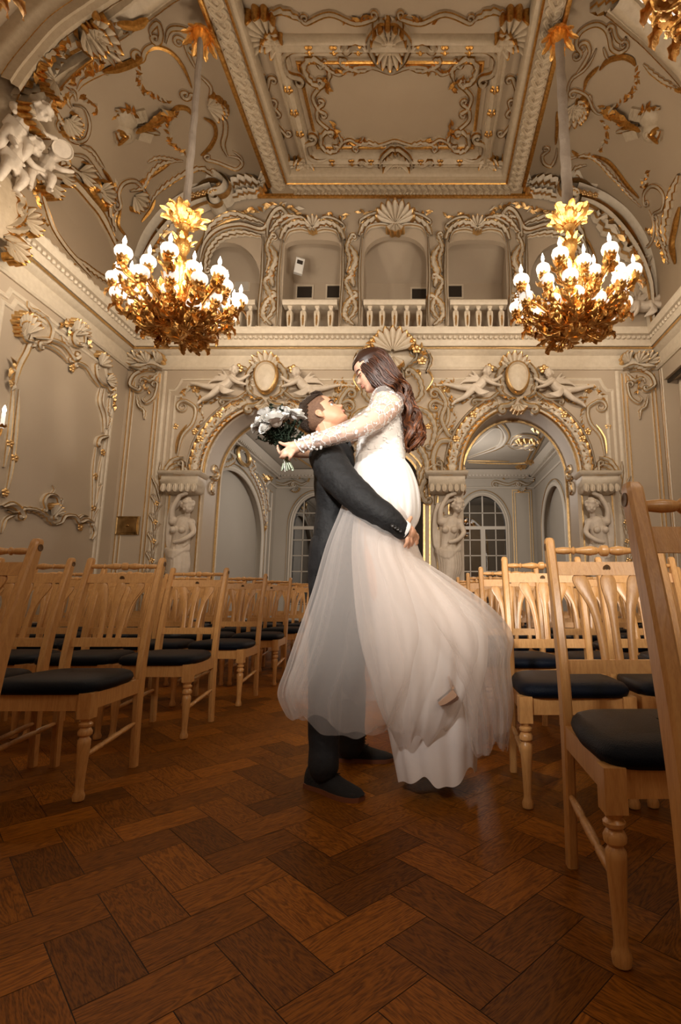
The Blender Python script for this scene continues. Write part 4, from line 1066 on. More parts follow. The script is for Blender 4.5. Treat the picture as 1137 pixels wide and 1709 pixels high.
# ---------------- central mirror and its frame ----------------
MX = XC
t = empty('arched_mirror', (MX, D, 0)); tag(t, 'tall arched dark mirror in a gilt frame behind the couple', 'mirror')
SM = lambda u, v, h: Vector((u, -h, v))
M['mirror'] = mat('mirror_glass', (0.10, 0.10, 0.11), 0.04, 1.0)
plate(arch_poly(-.56, .56, .5, 2.55, 3.4, 20), [], .0, .02, SM).build('glass', M['mirror'], t, smooth=False)
m = MB()
for o_, r_ in ((0, 1.5), (.10, 1.2), (.24, 1.2)):
    gline(m, SM, arch_poly(-.58 - o_, .58 + o_, .4, 2.55, 3.42 + o_, 20), r_)
for s in (-1, 1):
    P = lambda pts: [(s * x, z) for x, z in pts]
    stroke(m, SM, P([(.60, 2.5), (.52, 2.7), (.62, 3.0), (.60, 3.3), (.40, 3.6), (.1, 3.62)]), .07, .12, lobes=.12, c0=.06 * s)
    stroke(m, SM, P([(.78, 2.45), (.80, 2.9), (.74, 3.3), (.86, 3.6), (1.08, 3.62)]), .06, .10, c1=-.08 * s)
    stroke(m, SM, P([(.70, 3.5), (.78, 3.85), (.66, 4.15), (.44, 4.25)]), .06, .10, lobes=.13, c1=.08 * s, c0=-.05 * s)
    stroke(m, SM, P([(1.02, 3.75), (.90, 4.05), (.98, 4.35), (.86, 4.6)]), .05, .09, c0=.08 * s, c1=.1 * s)
    stroke(m, SM, P([(.3, 4.30), (.52, 4.5), (.50, 4.8), (.34, 5.0)]), .06, .12, lobes=.12, c1=.07 * s)
    stroke(m, SM, P([(.10, 3.75), (.3, 3.9), (.42, 3.82)]), .05, .10, c1=.08 * s)
    thin(m, SM, P([(.62, 4.62), (.74, 4.85), (.60, 5.06), (.44, 5.02)]), .024, c1=.06 * s)
    leafsprig(m, SM, P([(1.0, 4.86), (.88, 4.72), (.74, 4.72), (.66, 4.6)]), .05, .035)
    leafsprig(m, SM, P([(.92, 2.6), (.93, 2.3), (.92, 1.9)]), .045, .04)
    leafsprig(m, SM, P([(.84, 4.5), (.80, 4.2), (.86, 3.95)]), .045, .035, seed=6)
    leafsprig(m, SM, P([(1.08, 4.4), (1.02, 4.7), (1.15, 4.85)]), .045, .04, seed=9)
    stroke(m, SM, P([(.62, 4.95), (.7, 5.2), (.55, 5.42), (.36, 5.40)]), .05, .16, lobes=.1, c1=.06 * s)
    stroke(m, SM, P([(.28, 5.05), (.44, 5.2), (.38, 5.42), (.2, 5.5)]), .045, .26, lobes=.1)
    gline(m, SM, [(s * 1.02, .4), (s * 1.02, 2.95)])
m.build('frame', PG, t, angle=60)
m = MB(); SMh = lambda u, v, h: SM(u, v, h + .2)
shell(m, SMh, (0, 5.28), .46, PI / 2, 2.9, 9, .14); shell(m, SMh, (0, 5.2), .3, -PI / 2, 2.2, 5, .12)
for s in (-1, 1):
    for q in range(5): flower(m, SMh, (s * (.14 + .10 * q), 5.62 - .055 * q * q * .6), .085, h=.05)
    leafsprig(m, SMh, [(s * .1, 5.6), (s * .42, 5.45), (s * .6, 5.2)], .07, .03, seed=5)
    stroke(m, SM, [(s * .1, 4.5), (s * .2, 4.85), (s * .08, 5.1)], .05, .24, lobes=.12, c0=.1 * s)
m.build('crest', PG, t, angle=60)
# ---------------- gallery: balusters, rails, piers, crests ----------------
BAYS = [(-4.50, -3.18, 'far left'), (-2.66, -1.62, 'left'), (-1.12, .06, 'central'), (.53, 1.62, 'right'), (2.12, 3.42, 'far right')]
def make_baluster():
    m = MB(); q = [(.062, 0), (.062, .05), (.035, .06), (.032, .09), (.045, .12), (.058, .22), (.075, .40), (.072, .47), (.045, .50), (.030, .52), (.044, .55), (.058, .56), (.058, .60)]
    rows = []
    for r, z in q: rows.append([(r * .72 * cx_, r * .72 * cy_, z) for cx_, cy_ in ((-1, -1), (0, -1.12), (1, -1), (1.12, 0), (1, 1), (0, 1.12), (-1, 1), (-1.12, 0))])
    m.grid(rows, cu=True, cap=True); S_q = lambda u, v, h: Vector((u, -.052 - h, v))
    stroke(m, S_q, [(0, .18), (.004, .3), (0, .44)], .018, .012, gold=True, k=2); flower(m, S_q, (0, .33), .024, 4); flower(m, S_q, (0, .43), .02, 4)
    return m.build('baluster', PG, angle=35)
bal = make_baluster(); firstb = True
for x0, x1, nm in BAYS:
    m = MB(); m.grid([[(x, D - .02 + y, 6.30 + z) for y, z in ((-.09, 0), (-.11, .03), (-.11, .09), (-.08, .12), (.08, .12), (.1, .09), (.1, .02), (.09, 0))] for x in (x0, x1)], cu=True, cap=True)
    q_ = m.build('handrail', M['plaster'], None, angle=40); m = MB(); m.box(x0, x1, D - .10, D + .08, 5.60, 5.72)
    t = empty('balustrade_rail', (0, 0, 0)); q_.parent = t; m.build('base_rail', M['plaster'], t, smooth=False)
    tag(t, 'cream handrail and base of the %s balcony bay' % nm, 'railing', 'balcony rails')
    n = 5 if x1 - x0 < 1.25 else 6; n = int(round((x1 - x0) / .235))
    for k in range(n):
        o = bal if firstb else bal.copy()
        if not firstb: COL.objects.link(o)
        firstb = False; o.location = (x0 + (k + .5) * (x1 - x0) / n, D - .02, 5.71)
        tag(o, 'cream balcony baluster with gilt drop, %s bay, %s from the left' % (nm, ORD[k]), 'baluster', 'balusters of the balcony')
PIERS = [(-2.93, .20, 'left outer'), (-1.37, .20, 'left inner'), (.29, .19, 'right inner'), (1.86, .20, 'right outer')]
for x, hwp, nm in PIERS:
    m = MB(); s = -1 if x < MX else 1
    P = lambda pts: [(x + s * a, z) for a, z in pts]
    m.box(x - hwp, x + hwp, D - .10, D, 5.74, 5.86)
    SPh = lambda u, v, h: S_back(u, v, h + .02)
    for ss in (-1, 1):
        stroke(m, SPh, [(x + ss * (hwp - .03) * a, z) for a, z in ((1, 5.86), (1.05, 6.3), (.92, 6.9), (1.0, 7.4), (1.1, 7.78))], .032, .12, c0=.03 * ss)
    stroke(m, SPh, P([(-.08, 5.9), (.10, 6.1), (.06, 6.35), (-.10, 6.5)]), .07, .12, lobes=.10, c1=.05)
    stroke(m, SPh, P([(.08, 5.95), (-.10, 6.25), (.02, 6.6), (.10, 6.8), (-.02, 6.95)]), .06, .12, lobes=.12, c1=.05)
    stroke(m, SPh, P([(-.06, 6.7), (.0, 7.0), (-.08, 7.3), (.05, 7.6)]), .08, .10, lobes=.13)
    stroke(m, SPh, P([(.10, 7.0), (.04, 7.3), (.10, 7.55), (.02, 7.8)]), .05, .10, lobes=.10, c1=-.05)
    relief('pier_ornament', m, 'carved gilt-edged balcony pier, %s of the four' % nm, 'pier', 'carved piers of the balcony')
def crest(cx, half, z, big, label):
    m = MB(); SPh = lambda u, v, h: S_back(u, v, h + .02)
    for s in (-1, 1):
        P = lambda pts: [(cx + s * a * half, z + b) for a, b in pts]
        stroke(m, SPh, P([(0, .02), (.35, .14), (.7, .12), (1.0, -.02), (1.15, -.22)]), .075, .14, lobes=.14)
        stroke(m, SPh, P([(.05, .10), (.4, .26), (.8, .22), (1.1, .10)]), .035, .11, c1=-.06 * s)
        stroke(m, SPh, P([(0, -.06), (.4, .02), (.85, -.04), (1.0, -.25)]), .028, .10, gold=False)
        leafsprig(m, SPh, P([(.2, .3), (.6, .36), (.9, .3), (1.2, .36)]), .06, .05)
    if big:
        shell(m, SPh, (cx, z + .02), .46, PI / 2, 3.0, 9, .18); shell(m, SPh, (cx, z + .08), .30, -PI / 2, 1.8, 4, .14)
    else:
        shell(m, SPh, (cx, z + .06), .20, PI / 2, 2.4, 5, .14); shell(m, SPh, (cx, z + .06), .14, -PI / 2, 2, 3, .12)
    relief('opening_crest', m, label, 'moulding', 'crests over the balcony openings')
crest(-.53, .62, 8.02, True, 'gilt crest with a large shell over the central balcony opening')
crest(-2.15, .55, 7.92, False, 'gilt leafy crest over the left balcony bay')
crest(1.08, .55, 7.92, False, 'gilt leafy crest over the right balcony bay')
for s, nm in ((-1, 'left'), (1, 'right')):
    m = MB(); SPh = lambda u, v, h: S_back(u, v, h + .02); cxp = MX
    P = lambda pts: [(MX + s * (a - MX), z) for a, z in pts]
    px = lambda st: PXS(I_back, st) if s < 0 else [(2 * MX - u, v) for u, v in PXS(I_back, st)]
    stroke(m, SPh, px('345,455 350,425 372,400 405,392 438,398'), .06, .12, lobes=.14, c0=.06 * -s)
    stroke(m, SPh, px('336,440 345,410 368,388 405,380 440,388 452,372 466,366'), .05, .13, c1=.05)
    stroke(m, SPh, px('340,420 352,385 385,362 420,368 445,378'), .07, .11, lobes=.16)
    stroke(m, SPh, px('448,400 450,378 460,360 472,354 480,362'), .06, .14, c1=-.06 * -s)
    stroke(m, SPh, px('452,392 470,372 490,366 510,372'), .06, .12, lobes=.12)
    leafsprig(m, SPh, px('400,360 430,352 450,345 470,345 500,352'), .08, .05)
    thin(m, SPh, px('318,470 325,430 345,395 380,372 410,366'), .03)
    relief('arch_crest', m, 'gilt scroll moulding sweeping over the far %s balcony arch' % nm, 'moulding', 'crests over the balcony openings')
    # great volute bracket where the vault rib lands
    m = MB(); SV = lambda u, v, h: S_back(u, v, h + .03)
    stroke(m, SV, px('215,560 222,490 243,425 275,375 312,345 345,330 360,325'), .17, .30, taper=(.7, 1), k=6)
    stroke(m, SV, px('232,560 240,490 262,435 295,390 330,360 362,346 385,338'), .05, .36, c1=.0)
    stroke(m, SV, px('330,330 350,318 372,316 386,326 383,340 368,344'), .10, .45, c1=-.10 * -s * -1, k=6)
    for k_, q in enumerate(px('336,352 345,350 354,348 363,346 372,342 379,336')): flower(m, SV, q, .06, h=.38)
    stroke(m, SV, px('385,325 400,314 420,312 440,318'), .10, .28, lobes=.14)
    stroke(m, SV, px('392,338 410,330 425,330 436,324'), .06, .22, lobes=.12)
    shell(m, SV, px('430,316')[0], .26, 0 if s < 0 else PI, 2.2, 5, .2)
    leafsprig(m, SV, px('250,470 262,440 285,405 310,380'), .11, .07, h=.2)
    for a_, b_ in (('232,500 246,470 240,445', .09), ('262,440 280,425 282,400', .09), ('292,400 312,388 318,368', .09)): stroke(m, SV, px(a_), b_, .28, lobes=.14, c1=.06)
    relief('vault_volute', m, 'heavy stucco volute bracket at the %s foot of the vault, above the balcony' % nm, 'volute', 'stucco volutes under the vault')
# stucco figures and trophies by the right and left feet of the vault
for i, (x, z, s, lab) in enumerate(((4.05, 5.95, -1, 'stucco child seated on the cornice at the right corner'), (-5.1, 5.95, 1, 'stucco child seated on the cornice at the left corner'))):
    o = put.copy(); COL.objects.link(o); o.location = (x, D - .12, z + .22); o.scale = (s * 1.1, 1.3, 1.1); o.rotation_euler = (0, s * .7, 0); tag(o, lab, 'putto', 'putti on the cornice')
# motion sensor, brass plate
p = at_y(493, 430, D)
t = empty('motion_sensor', (p.x, D + .30, p.z)); tag(t, 'white plastic motion sensor on the jamb of the left balcony bay', 'sensor')
m = MB(); m.grid([[(x * w_, -.06 * (z_ > .01) - .03, z) for x, z_, z in ()] for w_ in ()]) if False else None
m.grid([[(-.085 + .01 * e, -.10 + e * .0, -.16 + .01 * e), (.085 - .01 * e, -.10, -.16 + .01 * e), (.085 - .01 * e, -.10, .16 - .01 * e), (-.085 + .01 * e, -.10, .16 - .01 * e)] if e == 2 else [(-.085, y_, -.16), (.085, y_, -.16), (.085, y_, .16), (-.085, y_, .16)] for e, y_ in ((0, 0.0), (0, -.085), (2, -.10))], cu=True, cap=True)
m.build('housing', M['white'], t, smooth=False); MB().box(-.055, .055, -.104, -.10, .02, .10).build('sensor_window', M['dark'], t, smooth=False)
MB().box(-.02, .02, 0, .1, -.05, .05).build('bracket', M['white'], t, smooth=False)
t.rotation_euler = (.12, .12, .35)
p, q = at_y(196, 862, D), at_y(232, 893, D)
t = empty('brass_plate', ((p.x + q.x) / 2, D, q.z)); tag(t, 'square brass wall plate with central knob, on the left corner pilaster', 'wall plate')
w2, h2 = (q.x - p.x) / 2, p.z - q.z
m = MB(); m.grid([[(-w2 + e, -y_, e), (w2 - e, -y_, e), (w2 - e, -y_, h2 - e), (-w2 + e, -y_, h2 - e)] for e, y_ in ((0, 0), (0, .03), (.012, .04), (.03, .032), (.035, .04))], cu=True, cap=True)
m.build('plate', M['brass'], t, smooth=False); m = MB(); m.lathe([(.03, 0), (.022, .01), (.018, .03), (.022, .045), (.0, .05)], 12, Matrix.Translation((0, -.04, h2 / 2)) @ Matrix.Rotation(PI / 2, 4, 'X')); m.build('knob', M['brass'], t)
# ================= left wall panel =================
m = MB(); L_ = lambda st: PXS(I_left, st)
def ls(st, w, h, **k): stroke(m, S_left, L_(st), w, h, **k)
# inner frame of the panel
ls('29,650 24,700 18,760 10,810 3,830', .035, .06)
ls('18,650 12,720 4,780', .04, .06)
ls('35,600 22,625 17,660', .04, .06, lobes=.09)
ls('48,560 40,585 25,615 20,645', .05, .08)
ls('52,575 70,575 88,583 102,595 110,605', .035, .07)
ls('55,565 80,567 100,575 112,590 116,600', .04, .09, c1=-.04)
ls('122,605 138,612 150,630 162,645', .04, .09, c0=.04)
ls('165,648 161,670 168,695 170,722', .035, .07)
ls('172,648 168,670 174,690 176,715', .025, .06)
ls('178,728 162,732 158,740', .04, .10, c1=.03)
ls('158,745 153,780 152,815 151,860 150,890', .022, .06)
ls('172,735 168,760 162,790 158,830 154,870', .02, .04)
ls('0,846 15,842 28,852 32,860', .05, .10, c1=-.03)
ls('8,852 20,855 35,850 55,852 70,860 80,872 88,876', .04, .09, lobes=.10)
ls('88,876 98,872 104,862 120,862 128,872 140,868 150,872', .04, .09, c1=-.03)
ls('98,862 112,860 126,865 135,860 145,862', .02, .06)
ls('0,890 6,868 22,860', .03, .05)
ls('150,875 154,888 150,900', .035, .08)
# scroll clusters
for (x, y, r, a) in ((42, 558, .30, 1.9), (40, 560, .2, 2.6)): shell(m, S_left, I_left(x, y), r, a, 2.4, 8, .10)
ls('62,520 76,535 82,552 76,570 62,572', .035, .09, c1=.05, c0=.0)
ls('42,502 46,516 58,520 68,527 78,530', .04, .07, lobes=.09)
ls('38,545 32,556 36,568 46,570', .03, .10, c1=-.04)
for (x, y, r, a) in ((122, 560, .26, 1.7), (128, 556, .18, 1.2)): shell(m, S_left, I_left(x, y), r, a, 2.4, 7, .12)
ls('98,560 105,572 112,580', .04, .08, lobes=.08)
ls('136,572 134,558 122,552 114,562 118,575 130,578', .028, .12, c1=.03)
ls('112,590 118,600 124,596', .05, .12, c1=.03)
for (x, y, r, a) in ((165, 610, .24, 1.4), (176, 635, .16, .4)): shell(m, S_left, I_left(x, y), r, a, 2.4, 6, .10)
ls('154,612 156,628 165,640 174,645 178,652', .03, .10, c0=-.05, c1=.03)
ls('188,640 186,655 180,662', .04, .08, lobes=.07)
ls('180,665 179,685 182,700 177,718', .03, .06, lobes=.06)
ls('72,850 68,836 76,826 90,830 92,850 86,862', .03, .09, c0=-.03, c1=.03)
ls('82,826 88,818 85,810', .02, .05); shell(m, S_left, I_left(84, 862), .2, 1.4, 2.0, 6, .1)
ls('100,835 98,848 100,858', .02, .06, c0=.02); flower(m, S_left, I_left(95, 836), .05)
for x, y in ((12, 740), (20, 764), (168, 755), (155, 795), (152, 848), (4, 822), (116, 615), (130, 880)): flower(m, S_left, I_left(x, y), .06, h=.04)
ls('155,848 160,835 164,818 168,810', .02, .04, c1=.02); ls('152,880 156,862 166,846', .02, .04)
for st in ('95,545 105,540 112,548 108,560', '135,545 142,560 146,580', '178,640 186,655 185,680', '40,520 50,535 62,540', '16,600 12,625 14,650'): leafsprig(m, S_left, L_(st), .05, .035, seed=len(st), h=.05)
relief('panel_frame', m, 'gilt rococo frame of the tall panel on the left wall', 'moulding')
# wall sconce at the left edge of the picture
p = at_x(-47, 700, XL)
t = empty('candle_sconce', (XL, p.y, p.z)); tag(t, 'gilt wall sconce with glowing candle, cut off at the left edge', 'sconce')
m = MB(); m.tube(smoothline([(0, 0, -.05), (.12, 0, -.16), (.24, 0, -.12), (.26, 0, 0)], 6), .012, 7)
m.tube(smoothline([(0, 0, -.05), (.08, .14, -.2), (.14, .25, -.14), (.15, .27, -.02)], 6), .012, 7)
for c in ((.26, 0, 0), (.15, .27, -.02)): rosette(m, c, .08, None, 7)
ragged_leaf(m, (.02, 0, -.05), (.1, 0, 1), (1, 0, 0), .25, .07, .6); ragged_leaf(m, (.02, 0, -.05), (.1, 0, -1), (1, 0, 0), .3, .07, .5)
m.build('bracket', M['gilt'], t, angle=60)
for c in ((.26, 0, 0), (.15, .27, -.02)):
    ca = MB().lathe([(.02, .0), (.022, .02), (.022, .20), (.014, .205)], 10, Matrix.Translation(c)).build('candle_sleeve', M['frost'], t)
    MB().lathe([(.01, .20), (.02, .225), (.024, .245), (.016, .28), (.003, .31)], 10, Matrix.Translation(c)).build('flame_bulb', M['bulb'], ca)
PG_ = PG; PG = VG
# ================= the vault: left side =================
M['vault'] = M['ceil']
def tracer(S, I, mb, wk=.85):
    def f(st, w, h, **k):
        if 'lobes' in k and k['lobes']: k['lobes'] *= .7
        stroke(mb, S, PXS(I, st), w * wk, h * .9, **k)
    def g(st, r, **k): thin(mb, S, PXS(I, st), r * 1.1, **k)
    def s(st, r, gap, **k): leafsprig(mb, S, PXS(I, st), r * .55, gap * .5, **k)
    return f, g, s
m = MB(); f, g, s = tracer(S_cl, I_cl, m)
g('100,158 98,142 112,125 145,100 182,77', .035); g('112,125 135,100 165,85 182,76', .045); s('112,128 150,97 182,76', .13, .06)
f('128,150 135,138 150,128 170,120 180,124', .05, .05); g('170,118 200,110 225,100 236,92', .05)
f('126,168 120,152 110,165 118,180', .045, .06); g('105,148 96,156 92,170 100,180', .04)
g('240,96 250,80 268,78 290,90 308,115 320,145', .030); f('238,95 242,82 255,73 268,72', .05, .07, c0=.08)
f('276,70 282,48 298,44 316,50 326,62 330,80', .05, .08, c0=0, c1=.08); f('308,68 312,82 320,100 330,118', .04, .06, c0=-.08)
f('256,62 250,50 262,36 268,52 266,66', .05, .08, c1=.06)
f('325,120 340,130 352,145 350,165', .04, .06, c1=-.06); f('330,170 320,155 316,160', .05, .08, c1=.07); 
for x, y, r, a in ((345, 175, .30, .2), (362, 178, .2, -.2)): shell(m, S_cl, I_cl(x, y), r, a, 2.4, 6, .1)
s('233,108 231,135 238,150 255,162 285,170', .09, .06, seed=3)
g('285,185 298,178 312,180 320,190', .035); g('340,195 356,205 360,225 350,245 335,258', .035); s('298,185 282,200 282,225 292,245 320,262', .09, .06, seed=4)
f('362,190 375,200 376,220 372,240 380,260', .06, .07); f('380,258 398,262 404,272 394,280 378,275 360,268 345,265', .05, .07, c1=.06)
f('388,250 400,258 407,270', .03, .06)
f('120,175 138,180 146,205 140,230 122,236 108,225 106,212', .04, .08, c1=-.08); f('92,185 100,205 112,225 130,240', .07, .08, lobes=.18)
for x, y, r, a in ((108, 195, .26, 2.0), (112, 205, .2, .8)): shell(m, S_cl, I_cl(x, y), r, a, 2.4, 6, .1)
f('132,242 150,250 163,268 172,280', .05, .07, lobes=.14); g('170,282 182,300 190,320', .03)
s('130,165 148,168 158,178 155,192', .09, .07, seed=8); s('190,200 205,190 215,182', .08, .06, seed=9)
f('245,270 262,262 285,265 305,268', .05, .06, lobes=.12); f('215,318 235,312 248,290 268,272 300,266', .06, .08, lobes=.16)
f('250,335 262,318 285,300 312,285 335,278 352,288', .07, .09, lobes=.18, c1=-.06); g('230,305 255,290 285,270', .03)
f('245,340 240,320 225,302 205,304 195,320 198,340', .05, .08, c1=.09, c0=.06); shell(m, S_cl, I_cl(222, 325), .3, 1.6, 2.4, 6, .1)
f('196,345 188,365 190,385', .05, .07, lobes=.14); g('200,350 196,375 210,395', .03); g('258,332 250,350 235,370', .03)
s('190,300 195,315 192,335', .09, .06, seed=5)
relief('vault_relief', m, 'gilt scrolls and circles on the left slope of the vault', 'relief', 'gilt scrollwork of the vault')
# musical trophy
def trophy(S, I, pts, label):
    m = MB(); c = I(*pts[0]); sx = pts[1]
    def q(x, y): return I(pts[0][0] + x * sx, pts[0][1] + y)
    def disc(x, y, r, h, mi=0):
        o = q(x, y); rows = [[S(o[0] + r * k * math.cos(a), o[1] + r * k * math.sin(a), h * (1 - k ** 4)) for a in [2 * PI * i / 18 for i in range(18)]] for k in (1, .8, .4, .02)]
        m.grid(rows, mi, cu=True)
    def poly(st, h, mi=0):
        P = [q(*map(float, t.split(','))) for t in st.split()]; n = len(P)
        m.add([S(*p, 0) for p in P] + [S(*p, h) for p in P], [(i, (i + 1) % n, n + (i + 1) % n, n + i) for i in range(n)] + [tuple(range(n, 2 * n))], mi)
    disc(-18, 15, .17, .09); disc(-18, 15, .08, .12); disc(-14, -8, .18, .07); disc(-28, 12, .06, .16, 1)
    poly('-8,-24 12,-28 18,-8 -4,-4', .05); poly('4,8 26,13 20,28 -1,22', .06); poly('-40,12 -26,8 -30,32 -38,28', .06)
    for k in range(3): thin(m, S, [q(-12 + 9 * k, -26 - k), q(-4 + 9 * k, -6 - k)], .014, .07, mi=0, k=2)
    thin(m, S, [q(-6, 4), q(20, -8), q(50, -24)], .045, .10, k=4); leafsprig(m, S, [q(8, -6), q(30, -16), q(55, -27)], .10, .04, h=.1)
    thin(m, S, [q(-10, 6), q(5, -2), q(25, 0)], .035, .12, k=4); stroke(m, S, [q(0, 2), q(20, 8), q(38, 14)], .05, .08)
    leafsprig(m, S, [q(-38, -12), q(-25, -26), q(-10, -28), q(0, -18)], .08, .06, seed=2, h=.03)
    thin(m, S, [q(-38, 30), q(-28, 20), q(-18, 12)], .03, .08, k=3)
    thin(m, S, [q(-42, 8), q(-34, 28), q(-26, 10)], .02, .08, k=2)
    relief('music_trophy', m, label, 'relief', 'musical trophies of the vault')
trophy(S_cl, I_cl, ((228, 208), 1), 'stucco trophy of musical instruments with gilt baton on the left vault slope')
trophy(S_cr, I_cr, ((1068, 205), -1), 'stucco trophy of musical instruments with gilt baton on the right vault slope')
# lunette of the left slope
m = MB(); f, g, s = tracer(S_cl, I_cl, m)
f('66,308 66,295 80,288 98,292 120,305 142,330 160,352 175,380 192,415', .10, .14, k=6); f('64,312 72,345 84,380 105,412 125,435 150,462', .06, .09)
f('112,275 130,290 155,305 170,325 178,350 190,385', .08, .12, lobes=.2); f('118,258 140,262 158,285 170,300', .04, .06)
f('100,280 110,288 122,292', .09, .14, lobes=.14, c0=.08); g('150,318 158,330 168,345', .05, c0=.12, c1=-.08)
for x, y, r, a in ((70, 300, .26, 2.4), (92, 290, .2, 1.0), (128, 285, .24, 1.2), (162, 318, .24, .9)): shell(m, S_cl, I_cl(x, y), r, a, 2.4, 6, .16)
s('62,300 58,325 66,340', .1, .06); s('70,360 82,378 100,400 118,425 130,440', .10, .08, seed=4); s('175,365 185,385 192,400', .09, .05, seed=5)
f('115,425 135,440 155,455 180,470 200,478', .07, .10, lobes=.16)
relief('lunette_frame', m, 'gilt stucco frame round the dark pointed lunette on the left vault', 'moulding')
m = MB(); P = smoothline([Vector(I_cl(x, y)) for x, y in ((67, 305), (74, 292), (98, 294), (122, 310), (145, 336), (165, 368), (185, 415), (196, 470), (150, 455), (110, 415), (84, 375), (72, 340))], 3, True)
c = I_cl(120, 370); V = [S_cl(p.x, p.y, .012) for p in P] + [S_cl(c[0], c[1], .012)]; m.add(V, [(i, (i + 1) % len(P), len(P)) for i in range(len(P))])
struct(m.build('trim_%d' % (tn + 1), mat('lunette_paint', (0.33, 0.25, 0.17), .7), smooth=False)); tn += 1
# transverse rib at the upper left, with shell
m = MB(); f, g, s = tracer(S_cl, I_cl, m)
RPR = [(-1, 0), (-.99, .45), (-.90, .58), (-.84, .60), (-.80, .48), (-.62, .50), (-.55, .80), (-.35, .92), (-.1, .95), (.1, .80), (.30, .84), (.42, .60), (.52, .66), (.58, .66), (.62, .52), (.85, .45), (.97, .30), (1, 0)]
RMT = [0] * 17; RMT[2] = RMT[12] = 1
stroke(m, S_cl, PXS(I_cl, '320,-75 268,-45 218,-8 166,28 115,60 70,100 35,148 12,200 -6,255 -20,315'), .27, .30, k=10, taper=(1, 1), prof=RPR, mats=RMT)
stroke(m, S_cl, PXS(I_cl, '290,-100 190,-55 125,-15 68,25 22,75 -22,135'), .20, .42, k=10, taper=(1, 1), prof=RPR, mats=RMT)
g('180,10 215,12 240,0', .05, h0=.3)
f('150,5 180,25 225,18', .10, .42, lobes=.15); f('60,120 90,85 125,62 118,48', .07, .46, c1=.15); f('10,150 40,130 60,95 95,65', .08, .45, lobes=.2)
for st in ('30,180 60,150 85,115', '5,120 40,80 80,45', '100,100 125,85 140,75'): s(st, .13, .07, h=.4)
for x, y, r, a in ((128, 34, .40, .3), (112, 12, .34, 1.5), (132, 44, .28, -.6), (50, 115, .28, 3.6), (14, 190, .28, 3.6)): shell(m, lambda u, v, h: S_cl(u, v, h + .34), I_cl(x, y), r, a, 2.4, 7, .16)
relief('vault_rib', m, 'heavy stucco rib with a shell crossing the vault at the top left', 'rib')
m = MB(); f, g, s = tracer(S_cr, I_cr, m)
stroke(m, S_cr, PXS(I_cr, '1040,-30 1075,0 1100,22 1137,60 1180,110'), .34, .34, k=8, taper=(1, 1), prof=RPR, mats=RMT); f('985,8 1010,4 1040,-4', .10, .2, lobes=.15)
relief('vault_rib', m, 'stucco rib crossing the vault at the top right, behind the cut-off chandelier', 'rib')
# stucco group at the upper left: three children and a small disc
G3 = [(8, 225, 'topmost', .95, (.0, .5, .0)), (55, 290, 'second', .8, (0, .9, 0)), (20, 330, 'lowest', .9, (0, 1.3, 0))]
def make_seated():
    m = MB(); head_blob(m, (.05, -.12, .50), .15, (.3, -1, -.4)); limb(m, [(0, 0, .33), (0, 0, .15), (0, .02, -.02)], [.13, .12, .13])
    limb(m, [(.08, 0, .34), (.22, -.1, .26), (.36, -.14, .36)], [.06, .05, .035]); limb(m, [(-.08, 0, .34), (-.22, -.08, .2), (-.2, -.2, .06)], [.06, .05, .035])
    limb(m, [(.06, 0, -.05), (.16, -.18, -.16), (.2, -.1, -.42)], [.085, .07, .045]); limb(m, [(.2, -.1, -.42), (.24, -.18, -.46)], [.04, .028])
    limb(m, [(-.06, 0, -.05), (-.1, -.12, -.3), (-.02, -.02, -.58)], [.085, .07, .045]); limb(m, [(-.02, -.02, -.58), (-.02, -.1, -.64)], [.04, .028])
    for k in range(5): limb(m, [(-.15, .02, .1 - .04 * k), (0, -.14, .0 - .05 * k), (.16, 0, .05 - .05 * k)], [.03, .034, .03], 7)
    return remesh('putto', m, M['statue'], vox=.014, smooth_it=1)
seat = make_seated()
for i, (x, y, rz, rx, sc_, lab) in enumerate(((-8, 215, 1.9, .2, .85, 'stucco child with curly head at the left edge under the rib, highest of the group'), (36, 285, 1.5, -.2, .75, 'stucco child leaning beside the lunette at the upper left'), (-18, 268, 2.2, .1, .8, 'stucco child behind the others at the left edge'))):
    p = I_cl(x, y); o = seat if i == 0 else seat.copy()
    if i: COL.objects.link(o)
    q = S_cl(p[0], p[1], .28); o.location = q; o.rotation_euler = (rx, .25, rz - .6); o.scale = (sc_,) * 3; tag(o, lab, 'putto', 'putti at the left vault foot')
p = I_cl(46, 243); q = S_cl(p[0], p[1], .5); T = Matrix.Translation(q) @ (-Vector(q) + Vector((0, 0, HC))).to_track_quat('Z', 'Y').to_matrix().to_4x4()
tag(MB().lathe([(.0, .01), (.10, .01), (.12, .03), (.13, .015), (.12, 0), (.0, -.01)], 20, T).build('stucco_cymbal', M['statue']), 'small round stucco cymbal held up between the children at the upper left', 'relief')
# gilt shield on the left cornice under the children
m = MB(); C_ = lambda st: PXS(I_cl, st)
SLc = lambda u, v, h: S_left(u, v, h + .25)
ILc = lambda x, y: (lambda p: (p.y, p.z))(at_x(x, y, XL + .25))
def lc(st, w, h, **k): stroke(m, SLc, PXS(ILc, st), w, h, **k)
ovc = ILc(2, 345)
m.grid([[SLc(ovc[0] + .26 * q * math.cos(a), ovc[1] + .42 * q * math.sin(a), .08 * (1 - q * q) + .03) for a in [2 * PI * i / 20 for i in range(20)]] for q in (1, .7, .3, .02)], cu=True)
lc('5,318 22,325 28,340 22,345', .06, .12, c1=.05); lc('28,345 30,360 20,372 0,378', .06, .12); lc('0,380 20,385 45,380', .07, .12, lobes=.12)
lc('20,318 30,330 34,350 30,370', .05, .10, lobes=.1); lc('0,395 20,400 35,412 42,430', .07, .10, lobes=.14); lc('0,410 12,420 20,440', .05, .1, lobes=.12)
shell(m, SLc, ILc(8, 400), .3, -.6, 2.2, 6, .12); shell(m, SLc, ILc(35, 365), .25, .3, 2.4, 6, .12)
